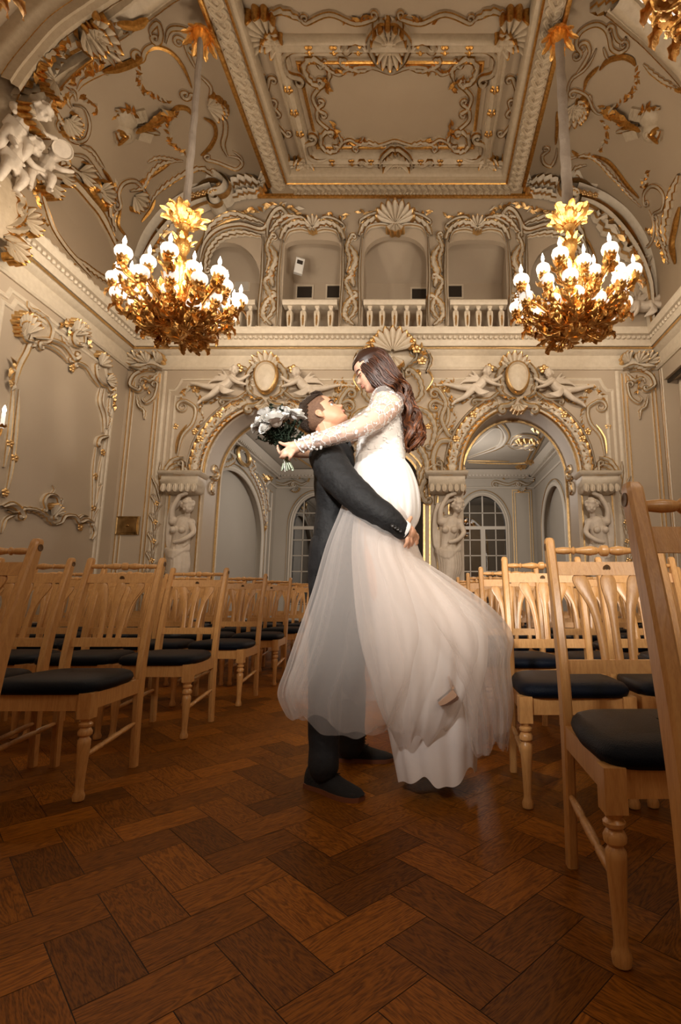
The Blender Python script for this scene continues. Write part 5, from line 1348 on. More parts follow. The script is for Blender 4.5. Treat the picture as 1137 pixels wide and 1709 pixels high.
relief('cornice_shield', m, 'stucco shield with gilt scrolls on the left cornice, cut by the picture edge', 'cartouche')
# ================= the vault: right side =================
m = MB(); f, g, s = tracer(S_cr, I_cr, m)
f('970,85 962,72 968,52 985,40 1000,38 1012,46 1018,60 1022,78 1035,85 1046,80', .045, .08, c0=-.07, c1=.07)
f('982,72 985,85 978,100 968,115 958,128', .04, .06, c0=.08); f('996,80 988,98 975,115 955,130 948,150 948,168', .035, .06)
f('1025,42 1030,60 1040,68 1046,60', .04, .08, c0=.05); f('1008,78 1012,90 1016,96', .03, .06)
g('1002,115 1015,100 1040,93 1055,98 1062,108', .035); g('975,150 980,132 990,120 1000,110', .03)
s('1062,112 1064,135 1056,155 1040,170 1020,178 1000,180', .09, .06, seed=3)
f('960,148 972,152 982,160 990,178 1000,188 1010,186', .04, .07, c0=.07, lobes=0); f('975,160 985,158 988,170 990,185', .03, .05)
for x, y, r, a in ((950, 178, .36, 2.9), (958, 172, .26, 1.9), (960, 185, .24, 3.8)): shell(m, S_cr, I_cr(x, y), r, a, 2.4, 7, .1)
g('948,222 952,205 965,198 978,192', .035); s('1005,200 1014,215 1012,235 1000,252', .09, .06, seed=6); g('955,250 965,258 980,261 985,254', .03)
f('930,245 928,262 920,275 908,270 906,258 915,250', .045, .07, c0=.0, c1=.06); g('930,185 930,215 928,240', .03)
f('942,272 955,262 980,258 1000,268 1020,290 1040,310 1055,328 1072,345', .05, .07, lobes=.16); f('955,292 962,278 980,274', .05, .07, lobes=.12, c0=.07)
g('990,258 1015,268 1035,290 1050,310 1068,330', .032); f('1035,300 1032,290 1028,284', .04, .06)
f('1078,338 1078,322 1088,310 1102,312 1112,328 1108,348 1095,355', .045, .08, c0=.06, c1=.06); s('1072,300 1075,315 1082,290', .1, .06, seed=2)
f('1075,105 1090,120 1110,135 1130,145', .045, .06, lobes=.14); s('1100,128 1125,145 1137,150', .09, .06)
f('1100,360 1102,390 1112,415 1118,440', .06, .08, lobes=.16); f('1137,290 1125,320 1118,350 1112,380 1115,410', .10, .12, lobes=.2)
g('1137,345 1130,380 1125,410 1130,440', .05); s('1080,380 1100,405 1110,430', .11, .07, seed=11); f('1085,350 1095,375 1092,400 1080,415', .05, .07, c1=.07)
relief('vault_relief', m, 'gilt scrolls and circles on the right slope of the vault', 'relief', 'gilt scrollwork of the vault')
# ================= ceiling medallion =================
m = MB(); S9, I9 = mk_ceil(8.98)
f, g, s = tracer(S_ceil, I9, m)
MXc = (BX0 + BX1) / 2
q0 = I9(470, 82); q1 = I9(509, 268); hx = .5 * ((MXc - q0[0]) + (MXc - q1[0])); ya, yb = I9(600, 80)[1], I9(600, 268)[1]
def rect(ix, iy, mm=0): return [(MXc - hx + ix, ya + iy), (MXc + hx - ix, ya + iy), (MXc + hx - ix, yb - iy), (MXc - hx + ix, yb - iy)]
sweep_path(m, S_ceil, rect(0, 0), [(-.14, 0), (-.13, .10), (-.08, .14), (-.06, .10), (.0, .16), (.06, .10), (.08, .12), (.12, .05), (.12, 0)], [0] * 8, closed=True)
sweep_path(m, S_ceil, rect(.24, .24), [(-.04, 0), (-.03, .05), (0, .07), (.03, .05), (.04, 0)], [0, 1, 1, 0], closed=True)
# rosettes on the bar
for fx in (-.72, -.5, -.28, .28, .5, .72):
    for y in (ya, yb): flower(m, S_ceil, (MXc + fx * hx, y), .075, 5, h=.13)
for fy in (-.4, 0, .4):
    for x in (-hx, hx): flower(m, S_ceil, (MXc + x, (ya + yb) / 2 + fy * (yb - ya) / 2), .075, 5, h=.13)
for sx in (-1, 1):
    for sy, yy in ((-1, ya), (1, yb)):
        C = lambda pts: [(MXc + sx * (hx - a), yy - sy * b) for a, b in pts]
        shell(m, S_ceil, C([(-.10, -.10)])[0], .42, math.atan2(sy, sx), 2.8, 8, .2)
        shell(m, S_ceil, C([(.05, -.05)])[0], .26, math.atan2(sy * .3, sx), 2.4, 5, .16); shell(m, S_ceil, C([(-.05, .05)])[0], .26, math.atan2(sy, sx * .3), 2.4, 5, .16)
        k_ = sx * sy
        stroke(m, S_ceil, C([(.45, .06), (.2, .02), (.04, .14), (.06, .36), (.22, .42)]), .05, .18, c1=.08 * k_)
        stroke(m, S_ceil, C([(.6, .22), (.45, .18), (.32, .30), (.36, .5), (.5, .6)]), .06, .12, lobes=.12, c1=-.06 * k_, c0=.05 * k_)
        stroke(m, S_ceil, C([(.52, .62), (.36, .8), (.40, 1.0), (.5, 1.08)]), .045, .09, c0=-.05 * k_, c1=.05 * k_)
        stroke(m, S_ceil, C([(.62, .3), (.85, .42), (1.0, .34), (1.35, .30), (1.65, .40)]), .035, .09, c0=.06 * k_, c1=-.07 * k_)
        stroke(m, S_ceil, C([(.5, .16), (.7, .34), (.66, .55)]), .05, .10, lobes=.1)
        leafsprig(m, S_ceil, C([(.5, .45), (.66, .55), (.62, .75)]), .07, .05, h=.04); leafsprig(m, S_ceil, C([(.7, .36), (.95, .36), (1.1, .4)]), .06, .05, h=.04)
        # frieze outside the bar
        stroke(m, S_ceil, C([(.5, -.30), (.85, -.42), (1.2, -.30), (1.5, -.36)]), .04, .08, c0=.06 * k_, c1=-.05 * k_)
        stroke(m, S_ceil, C([(-.28, .5), (-.40, .8), (-.28, 1.1)]), .04, .08, c0=.06 * k_, c1=.05 * k_)
        stroke(m, S_ceil, C([(-.42, -.05), (-.46, .2), (-.34, .45)]), .05, .10, lobes=.12); stroke(m, S_ceil, C([(-.05, -.42), (.2, -.46), (.45, -.34)]), .05, .10, lobes=.12)
        leafsprig(m, S_ceil, C([(.9, -.3), (1.3, -.38), (1.7, -.3)]), .06, .08, h=.03)
for sy, yy in ((-1, ya), (1, yb)):
    P = lambda pts: [(MXc + a, yy + sy * b) for a, b in pts]
    shell(m, S_ceil, P([(0, .02)])[0], .34, sy * PI / 2, 2.6, 7, .22); shell(m, S_ceil, P([(0, .0)])[0], .26, -sy * PI / 2, 2.4, 5, .18)
    for s_ in (-1, 1):
        stroke(m, S_ceil, P([(s_ * .12, .3), (s_ * .3, .1), (s_ * .24, -.12), (s_ * .08, -.28)]), .05, .2, c0=.07 * s_ * sy, c1=-.05 * s_ * sy)
        stroke(m, S_ceil, P([(s_ * .2, -.28), (s_ * .5, -.36), (s_ * .75, -.28)]), .045, .10, c1=.06 * s_ * sy, lobes=.1)
        stroke(m, S_ceil, P([(s_ * .32, -.02), (s_ * .5, .05), (s_ * .62, -.02)]), .05, .2, c1=.05 * s_ * sy)
relief('ceiling_medallion', m, 'rectangular gilt and cream stucco medallion in the middle of the ceiling', 'medallion')
# ================= the couple =================
def tab(T, z):
    for i in range(len(T) - 1):
        if z <= T[i + 1][0]:
            t = (z - T[i][0]) / (T[i + 1][0] - T[i][0]); t = max(0, t); return T[i][1] * (1 - t) + T[i + 1][1] * t
    return T[-1][1]
HF = [(0, .25), (.025, .34), (.06, .385), (.10, .395), (.15, .365), (.19, .395), (.215, .385), (.24, .405), (.28, .395), (.32, .405), (.40, .385), (.47, .365), (.52, .395), (.58, .405), (.68, .400), (.78, .355), (.88, .26), (.96, .13), (1.0, .0)]
HN = [(.27, 0), (.30, .05), (.33, .105), (.355, .118), (.40, .085), (.44, .052), (.485, .022), (.54, 0)]
HB = [(0, -.02), (.05, -.08), (.15, -.17), (.25, -.30), (.35, -.41), (.45, -.46), (.6, -.48), (.75, -.44), (.88, -.32), (.96, -.16), (1, -.0)]
HW = [(0, .05), (.03, .12), (.08, .175), (.15, .225), (.25, .262), (.35, .29), (.5, .31), (.6, .322), (.7, .315), (.8, .275), (.9, .195), (.97, .09), (1, .0)]
def head_frame(c, fwd, up, H, yaw=0.0):
    f = Vector(fwd).normalized(); u = Vector(up); u = (u - f * u.dot(f)).normalized(); s = f.cross(u)
    if yaw: R_ = Matrix.Rotation(yaw, 3, u); f = R_ @ f; s = R_ @ s
    c = Vector(c)
    return lambda x, y, z: c + (s * x + f * (y + .035) + u * (z - .5)) * H
def head_mesh(m, T, nose=1.0, jaw=1.0, n=44, nz=64, mi=0):
    rows = []
    for i in range(nz + 1):
        z = .004 + .992 * (.5 - .5 * math.cos(PI * i / nz)); f, b_, w_ = tab(HF, z), tab(HB, z), tab(HW, z); w_ *= 1 + (jaw - 1) * max(0, 1 - z / .4); c = (f + b_) / 2; row = []
        for j in range(n):
            a = 2 * PI * j / n; ca, sa = math.cos(a), math.sin(a); e = .88
            x = w_ * math.copysign(abs(sa) ** e, sa); y = c + (f - c) * math.copysign(abs(ca) ** (e if ca > 0 else 1), ca)
            if ca > 0:
                wn = .030 + .034 * max(0, 1 - abs(z - .325) / .07)
                y += nose * (tab(HN, z) if .27 < z < .54 else 0) * math.exp(-(x / wn) ** 2)
                y -= .035 * math.exp(-((abs(x) - .14) / .07) ** 2 - ((z - .465) / .04) ** 2)
                y += .018 * math.exp(-(x / .09) ** 2 - ((z - .215) / .035) ** 2)
                y -= .022 * math.exp(-(x / .12) ** 2 - ((z - .216) / .008) ** 2)
                y += .012 * math.exp(-((abs(x) - .16) / .06) ** 2 - ((z - .34) / .06) ** 2)
            row.append(T(x, y, z))
        rows.append(row)
    m.grid(rows, mi, cu=True, cap=True)
def ears(m, T, H, mi=0):
    for s in (-1, 1):
        pts = [(.30, -.02, .335), (.335, -.055, .36), (.355, -.09, .42), (.365, -.10, .475), (.355, -.07, .515), (.34, -.025, .515), (.33, .005, .48), (.32, .0, .43), (.31, -.005, .38)]
        m.tube([T(s * x, y, z) for x, y, z in [tuple(p) for p in smoothline(pts, 3)]], .022 * H, 7, mi=mi)
        m.grid([[T(s * (.315 + .02 * q), -.045 + .055 * q * math.cos(a) - .01, .43 + .085 * q * math.sin(a)) for a in [2 * PI * i / 10 for i in range(10)]] for q in (1, .6, .1)], mi, cu=True)
        m.ball(T(s * .30, -.04, .43), .05 * H, 8, 6, mi)
def PP(x, y, Y): return at_y(x, y, Y)
def pl(m, pts, n=12, flat=1.0, up=None):
    """limb from photo pixels: (x, y, Y, radius in metres)"""
    limb(m, [PP(x, y, Y) for x, y, Y, r in pts], [r for *_, r in pts], n, flat, up)
def loft(m, rings, n=40, k=4, fold=None, cap=True, mi=0, power=1.0):
    """rings: (xl,yl,xr,yr, half depth, Y centre) in pixels at Y centre"""
    A = []
    for xl, yl, xr, yr, d, Yc in rings: a = PP(xl, yl, Yc); b_ = PP(xr, yr, Yc); A.append(((a + b_) / 2, (b_ - a) / 2, d))
    C_ = smoothline([a[0] for a in A], k); H_ = smoothline([a[1] for a in A], k); D_ = smoothline([(a[2], 0, 0) for a in A], k); rows = []
    N = len(C_)
    for i in range(N):
        f = i / (N - 1); row = []
        for j in range(n):
            a = 2 * PI * j / n; s = fold(a, f) if fold else 1.0
            ca, sa = math.cos(a), math.sin(a)
            if power != 1: ca = math.copysign(abs(ca) ** power, ca); sa = math.copysign(abs(sa) ** power, sa)
            if isinstance(s, tuple): s, dz = s
            else: dz = 0
            p = C_[i] + H_[i] * ca * s + Vector((0, D_[i].x * sa * s, dz)); p.z = max(p.z, .012); row.append(p)
        rows.append(row)
    m.grid(rows, mi, cu=True, cap=cap)
def skin_mat(name, c, c2):
    m = mat(name, c, .45, noise_col=c2, nscale=14, bump=.03, bscale=120); b = m.node_tree.nodes['Principled BSDF']
    b.inputs['Subsurface Weight'].default_value = .12; b.inputs['Subsurface Radius'].default_value = (.01, .004, .002); b.inputs['Subsurface Scale'].default_value = .6
    return m
M['skin_m'] = skin_mat('skin_tan', (.66, .37, .235), (.60, .31, .19)); M['skin_f'] = skin_mat('skin_fair', (.74, .47, .34), (.70, .42, .29))
M['suit'] = mat('suit_cloth', (.0075, .0078, .0085), .75, bump=.5, bscale=22)
M['suit2'] = mat('trouser_cloth', (.006, .006, .007), .8, bump=.4, bscale=18)
M['shoe'] = mat('black_suede', (.006, .005, .005), .85, bump=.2, bscale=150); M['sole'] = mat('brown_welt', (.16, .05, .018), .6)
M['linen'] = mat('white_shirt', (.8, .8, .78), .7); M['hairm'] = mat('dark_brown_hair', (.022, .011, .006), .5, noise_col=(.045, .024, .012), nscale=60, bump=.8, bscale=220)
M['fade'] = mat('short_shaved_hair', (.20, .105, .06), .7, noise_col=(.11, .055, .03), nscale=90, bump=.3, bscale=300)
M['lip'] = mat('lips', (.56, .25, .18), .4); M['eye'] = mat('eye_white', (.75, .72, .68), .2); M['lash'] = mat('lashes', (.03, .016, .01), .6)
def hair_strands():
    m = bpy.data.materials.new('chestnut_hair'); m.use_nodes = True; nt = m.node_tree; b = nt.nodes['Principled BSDF']; L = nt.links.new; N = nt.nodes.new
    at = N('ShaderNodeAttribute'); at.attribute_name = 'tone'; cr = N('ShaderNodeValToRGB')
    cr.color_ramp.elements[0].color = (.018, .006, .0025, 1); cr.color_ramp.elements[1].color = (.20, .062, .017, 1); e = cr.color_ramp.elements.new(.6); e.color = (.055, .017, .006, 1)
    L(at.outputs['Fac'], cr.inputs[0]); L(cr.outputs[0], b.inputs['Base Color']); b.inputs['Roughness'].default_value = .42; return m
M['hairf'] = hair_strands()
def satin(name, c, rough=.5, sheen=.2): return mat(name, c, rough, bump=.15, bscale=9, sheen=sheen)
M['satin'] = satin('ivory_satin', (.86, .80, .76)); M['bodice'] = satin('white_bodice', (.90, .89, .87), .6)
def tulle(name, base, edge, col=(.9, .86, .83), scale=1.0):
    m = bpy.data.materials.new(name); m.use_nodes = True; nt = m.node_tree; nt.nodes.clear(); N = nt.nodes.new; L = nt.links.new
    o = N('ShaderNodeOutputMaterial'); mx = N('ShaderNodeMixShader'); t = N('ShaderNodeBsdfTransparent'); t.inputs[0].default_value = (1, .985, .97, 1)
    d = N('ShaderNodeBsdfDiffuse'); tr = N('ShaderNodeBsdfTranslucent'); d.inputs[0].default_value = (*col, 1); tr.inputs[0].default_value = (*col, 1)
    m2 = N('ShaderNodeMixShader'); m2.inputs[0].default_value = .4; L(d.outputs[0], m2.inputs[1]); L(tr.outputs[0], m2.inputs[2])
    lw = N('ShaderNodeLayerWeight'); lw.inputs[0].default_value = .5; pw = N('ShaderNodeMath'); pw.operation = 'POWER'; pw.inputs[1].default_value = 2.4; L(lw.outputs['Facing'], pw.inputs[0])
    ma = N('ShaderNodeMath'); ma.operation = 'MULTIPLY_ADD'; ma.inputs[1].default_value = edge; ma.inputs[2].default_value = base; ma.use_clamp = True; L(pw.outputs[0], ma.inputs[0])
    at = N('ShaderNodeAttribute'); at.attribute_name = 'crease'; a2 = N('ShaderNodeMath'); a2.operation = 'MULTIPLY_ADD'; a2.inputs[1].default_value = .12; a2.use_clamp = True
    L(at.outputs['Fac'], a2.inputs[0]); L(ma.outputs[0], a2.inputs[2])
    L(a2.outputs[0], mx.inputs[0]); L(t.outputs[0], mx.inputs[1]); L(m2.outputs[0], mx.inputs[2]); L(mx.outputs[0], o.inputs[0]); return m
M['tulle'] = tulle('tulle', .22, .5)
M['tulle2'] = tulle('dense_tulle', .42, .5)
def lace():
    m = bpy.data.materials.new('floral_lace'); m.use_nodes = True; nt = m.node_tree; b = nt.nodes['Principled BSDF']; N = nt.nodes.new; L = nt.links.new
    o = [n for n in nt.nodes if n.type == 'OUTPUT_MATERIAL'][0]; b.inputs['Base Color'].default_value = (.93, .92, .90, 1); b.inputs['Roughness'].default_value = .7
    tc = N('ShaderNodeTexCoord'); v = N('ShaderNodeTexVoronoi'); v.inputs['Scale'].default_value = 34; L(tc.outputs['Object'], v.inputs['Vector'])
    n = N('ShaderNodeTexNoise'); n.inputs['Scale'].default_value = 120; n.inputs['Detail'].default_value = 3; L(tc.outputs['Object'], n.inputs['Vector'])
    v2 = N('ShaderNodeTexVoronoi'); v2.inputs['Scale'].default_value = 70; L(tc.outputs['Object'], v2.inputs['Vector'])
    # petals: distance to flower centre modulated by fine cells; stems: edges of larger cells
    a = N('ShaderNodeMath'); a.operation = 'MULTIPLY_ADD'; a.inputs[1].default_value = .65; L(v2.outputs['Distance'], a.inputs[0]); L(v.outputs['Distance'], a.inputs[2])
    l1 = N('ShaderNodeMath'); l1.operation = 'LESS_THAN'; l1.inputs[1].default_value = .60; L(a.outputs[0], l1.inputs[0])
    v3 = N('ShaderNodeTexVoronoi'); v3.feature = 'DISTANCE_TO_EDGE'; v3.inputs['Scale'].default_value = 30; L(tc.outputs['Object'], v3.inputs['Vector'])
    l2 = N('ShaderNodeMath'); l2.operation = 'LESS_THAN'; l2.inputs[1].default_value = .022; L(v3.outputs['Distance'], l2.inputs[0])
    n2 = N('ShaderNodeTexNoise'); n2.inputs['Scale'].default_value = 9; L(tc.outputs['Object'], n2.inputs['Vector']); g = N('ShaderNodeMath'); g.operation = 'GREATER_THAN'; g.inputs[1].default_value = .47; L(n2.outputs['Fac'], g.inputs[0])
    l3 = N('ShaderNodeMath'); l3.operation = 'MULTIPLY'; L(l2.outputs[0], l3.inputs[0]); L(g.outputs[0], l3.inputs[1])
    mxx = N('ShaderNodeMath'); mxx.operation = 'MAXIMUM'; L(l1.outputs[0], mxx.inputs[0]); L(l3.outputs[0], mxx.inputs[1])
    ma = N('ShaderNodeMath'); ma.operation = 'MAXIMUM'; ma.inputs[1].default_value = .20; L(mxx.outputs[0], ma.inputs[0])
    t = N('ShaderNodeBsdfTransparent'); mx = N('ShaderNodeMixShader'); L(ma.outputs[0], mx.inputs[0]); L(t.outputs[0], mx.inputs[1]); L(b.outputs[0], mx.inputs[2]); L(mx.outputs[0], o.inputs[0])
    return m
M['lace'] = lace()
VX = .0042
# ---------------- the man ----------------
MB0 = Vector((-.38, 2.35, 0)); man = empty('person', MB0)
tag(man, 'man in a dark suit, head thrown back, lifting the bride in his arms', 'person')
OM = -MB0
Tm = head_frame(PP(536, 695, 2.43), (.70, -.04, .714), (-.714, 0, .70), .218)
m = MB(); head_mesh(m, Tm, 1.0, 1.12); ears(m, Tm, .218)
pl(m, [(540, 703, 2.43, .058), (548, 722, 2.43, .058), (554, 745, 2.43, .064)])
pl(m, [(556, 758, 2.43, .080), (556, 800, 2.42, .082), (558, 860, 2.42, .080), (560, 930, 2.42, .090)])
pl(m, [(545, 765, 2.24, .06), (598, 830, 2.12, .045), (640, 864, 2.10, .038), (674, 884, 2.12, .028)])     # right arm
pl(m, [(556, 765, 2.62, .06), (610, 830, 2.70, .045), (660, 880, 2.60, .038), (684, 893, 2.46, .028)])     # left arm, far side
pl(m, [(553, 940, 2.35, .085), (548, 1090, 2.32, .06), (541, 1250, 2.30, .040), (541, 1272, 2.30, .028)]); pl(m, [(566, 940, 2.50, .085), (578, 1090, 2.58, .06), (588, 1225, 2.66, .036), (587, 1245, 2.66, .03)])
# right hand: palm under the skirt, fingers closing downwards
pl(m, [(672, 884, 2.12, .026), (681, 888, 2.13, .033), (686, 890, 2.15, .026)])
for k, (a, b_, c) in enumerate((((686, 884, 2.15), (694, 893, 2.19), (690, 905, 2.22)), ((686, 888, 2.13), (691, 900, 2.16), (686, 911, 2.19)), ((683, 892, 2.12), (686, 905, 2.13), (681, 914, 2.16)), ((679, 894, 2.11), (680, 904, 2.11), (676, 912, 2.13)))):
    pl(m, [(*a, .0105), (*b_, .0095), (*c, .0075)], 8)
pl(m, [(677, 880, 2.12, .014), (681, 872, 2.13, .011), (686, 864, 2.15, .009)], 8)
# left hand hidden behind
pl(m, [(684, 893, 2.46, .03), (690, 897, 2.40, .03)])
for k in range(4): pl(m, [(690, 890 + 4 * k, 2.40, .010), (696, 893 + 4 * k, 2.33, .009), (694, 896 + 4 * k, 2.27, .008)], 8)
pl(m, [(686, 888, 2.42, .012), (690, 880, 2.36, .009)], 8)
body_m = remesh('body', m, M['skin_m'], man, VX, 1, OM)
def part(mb, name, mt, par, off, **k): return mb.build(name, mt, par, loc=off, **k)
# face details
m = MB(); 
for s in (-1, 1):
    m = MB(); m.tube(smoothline([Tm(s * .06, .412, .525), Tm(s * .12, .400, .548), Tm(s * .19, .350, .545), Tm(s * .235, .30, .525)], 4), [.002, .003, .0033, .0033, .0033, .0033, .0033, .0033, .003, .0025, .002, .0015, .001], 6)
    part(m, 'eyebrow', M['hairm'], man, OM)
m = MB()
for s in (-1, 1): m.ball(Tm(s * .135, .308, .466), .0092, 10, 8)
part(m, 'eyes', M['eye'], man, OM); m = MB()
for s in (-1, 1):
    m.ball(Tm(s * .138, .330, .470), .0062, 8, 6); m.tube(smoothline([Tm(s * .085, .372, .468), Tm(s * .13, .388, .488), Tm(s * .18, .358, .482), Tm(s * .205, .325, .463)], 4), .0017, 5)
part(m, 'eyelashes', M['lash'], man, OM)
m = MB()
for z, y in ((.203, .418), (.228, .424)): m.tube(smoothline([Tm(-.075, y - .055, .216), Tm(-.03, y, z), Tm(0, y + .004, z), Tm(.03, y, z), Tm(.075, y - .055, .216)], 4), [.001, .0018, .0025, .003, .0034, .0036, .0037, .0038, .0038, .0038, .0037, .0036, .0034, .003, .0025, .0018, .001], 6)
part(m, 'lips', M['lip'], man, OM)
# hair: shaved sides and longer swept top
def cap(m, T, zf, grow, n=48, nz=40, mi=0, back=1.0):
    """hair shell over the skull: covers where test(x,y,z) is true"""
    rows = []
    for i in range(nz + 1):
        z = 1.0 - (1 - .20) * i / nz; z = min(z, .995); f, b_, w_ = tab(HF, z), tab(HB, z), tab(HW, z); c = (f + b_) / 2; row = []
        for j in range(n):
            a = 2 * PI * j / n; ca, sa = math.cos(a), math.sin(a); x = w_ * math.copysign(abs(sa) ** .88, sa); y = c + (f - c) * ca
            g = grow(x, y, z); k = Vector((x, y - (-.03), z - .5)); k.normalize(); row.append((T(x + k.x * g, y + k.y * g, z + k.z * g), g > -.01))
        rows.append(row)
    vs = [p for r in rows for p, ok in r]; ok = [o_ for r in rows for p, o_ in r]; fs = []
    for i in range(nz):
        for j in range(n):
            q = (i * n + j, i * n + (j + 1) % n, (i + 1) * n + (j + 1) % n, (i + 1) * n + j)
            if all(ok[t] for t in q): fs.append(q)
    m.add(vs, fs, mi); m.add([rows[0][j][0] for j in range(n)], [tuple(range(n))], mi)
def g_fade(x, y, z):
    hl = .60 if y > .16 else (.42 if y > .02 else (.30 if y > -.12 else .20))
    if y > .30: return -1
    return .012 if z > hl else -1
def g_top(x, y, z):
    lim = .78 - .42 * max(0, min(1, (-.02 - y) / .42)); lim = min(lim, .80)
    if y > .33: return -1
    if z < lim: return -1
    return .035 + .035 * min(1, (z - lim) / .15) + .02 * max(0, y / .3)
m = MB(); cap(m, Tm, .6, g_fade); hs = part(m, 'shaved_hair', M['fade'], man, OM)
m = MB(); cap(m, Tm, .8, g_top)
rnd = random.Random(4)
for k in range(150):                                    # swept-back tufts of the crown
    x = rnd.uniform(-.2, .2); y0 = rnd.uniform(-.30, .33); z = .97 - 1.0 * (y0 + .03) ** 2 - 2.0 * x * x
    if y0 < 0: z = .99 - 2.1 * y0 * y0 - 2 * x * x
    p = (x, y0, z + .02); q = (x * 1.05, y0 - .10, z + .045 - (.10 if y0 < -.1 else .0)); r_ = (x * 1.1, y0 - .20, z - .0 - (.22 if y0 < -.1 else .05))
    m.tube([Tm(*t) for t in (p, q, r_)], [.006, .0065, .002], 5)
for k in range(16): 
    x = -.18 + .36 * k / 15; m.tube([Tm(x, .30, .80), Tm(x, .33, .86), Tm(x, .27, .93), Tm(x, .15, .985)], [.004, .007, .008, .005], 5)
part(m, 'hair', M['hairm'], man, OM)
# jacket: torso, shoulders and both sleeves in one cloth surface
m = MB()
loft(m, [(547, 733, 571, 742, .075, 2.43), (538, 741, 582, 746, .13, 2.43), (530, 754, 590, 757, .19, 2.42), (526, 780, 594, 785, .185, 2.42), (526, 812, 593, 815, .165, 2.42), (529, 840, 592, 845, .155, 2.42), (528, 862, 594, 865, .155, 2.42), (524, 900, 600, 903, .17, 2.42), (520, 938, 602, 938, .18, 2.42), (518, 966, 600, 962, .185, 2.42)], 40, 4)
pl(m, [(546, 762, 2.27, .082), (560, 790, 2.20, .083), (590, 822, 2.13, .074), (612, 842, 2.10, .068), (642, 863, 2.09, .060), (664, 879, 2.11, .047), (670, 883, 2.115, .043)], 18)
pl(m, [(556, 762, 2.58, .082), (580, 800, 2.66, .078), (615, 835, 2.70, .066), (650, 868, 2.64, .058), (674, 886, 2.52, .045)], 16)
jk = remesh('jacket', m, M['suit'], man, .007, 2, OM)
me = jk.data
for v in me.vertices:                                   # soft creases
    c_ = v.co; n_ = noise.noise(Vector((c_.x * 16, c_.y * 6, c_.z * 9 + c_.x * 10))) * .008 + noise.noise(c_ * 34) * .002
    v.co = c_ + v.normal * n_
# crease lines of the sleeve, shirt cuff, collar, bow tie, buttons
m = MB(); T = Matrix.Translation(PP(673.5, 884.5, 2.118)) @ (PP(680, 889, 2.13) - PP(668, 881, 2.11)).to_track_quat('Z', 'Y').to_matrix().to_4x4()
m.lathe([(.040, -.012), (.0415, -.006), (.0405, .006), (.036, .008), (.030, .004)], 20, T); part(m, 'shirt_cuff', M['linen'], man, OM)
m = MB(); p0, p1 = PP(655, 877, 2.036), PP(668.5, 886, 2.068)
M['button'] = mat('dark_button', (.03, .028, .026), .35)
for k in range(4):
    c_ = p0.lerp(p1, k / 3); T = Matrix.Translation(c_) @ Matrix.Rotation(PI / 2, 4, 'X'); m2 = MB()
    m2.lathe([(.0072, -.004), (.0075, .0012), (.0060, .0022), (.0045, .001), (.0, .0008)], 12, T); part(m2, 'cuff_button', M['button'], jk, (0, 0, 0))
m = MB(); ax = (PP(545, 712, 2.43) - PP(555, 740, 2.43)).normalized(); T = Matrix.Translation(PP(553, 737, 2.43)) @ ax.to_track_quat('Z', 'Y').to_matrix().to_4x4()
m.lathe([(.074, -.02), (.071, .0), (.066, .018), (.063, .018), (.067, .0), (.068, -.02)], 24, T); part(m, 'shirt_collar', M['linen'], man, OM)
m = MB(); m.lathe([(.086, -.04), (.081, -.015), (.073, .008), (.071, .006), (.075, -.02)], 24, T); part(m, 'jacket_collar', M['suit'], man, OM)
m = MB(); c_ = PP(585, 748, 2.42)
for s in (-1, 1): m.grid([[c_ + Vector((w_, s * .008 + s * l_, h_ * q)) for q, w_ in ((-1, .004), (0, .014), (1, .004), (0, -.006))] for l_, h_ in ((0, .008), (.02, .02), (.045, .024), (.05, .02))], cu=True, cap=True)
m.ball(c_ + Vector((.006, 0, 0)), .011, 8, 6); part(m, 'bow_tie', M['suit'], man, OM)
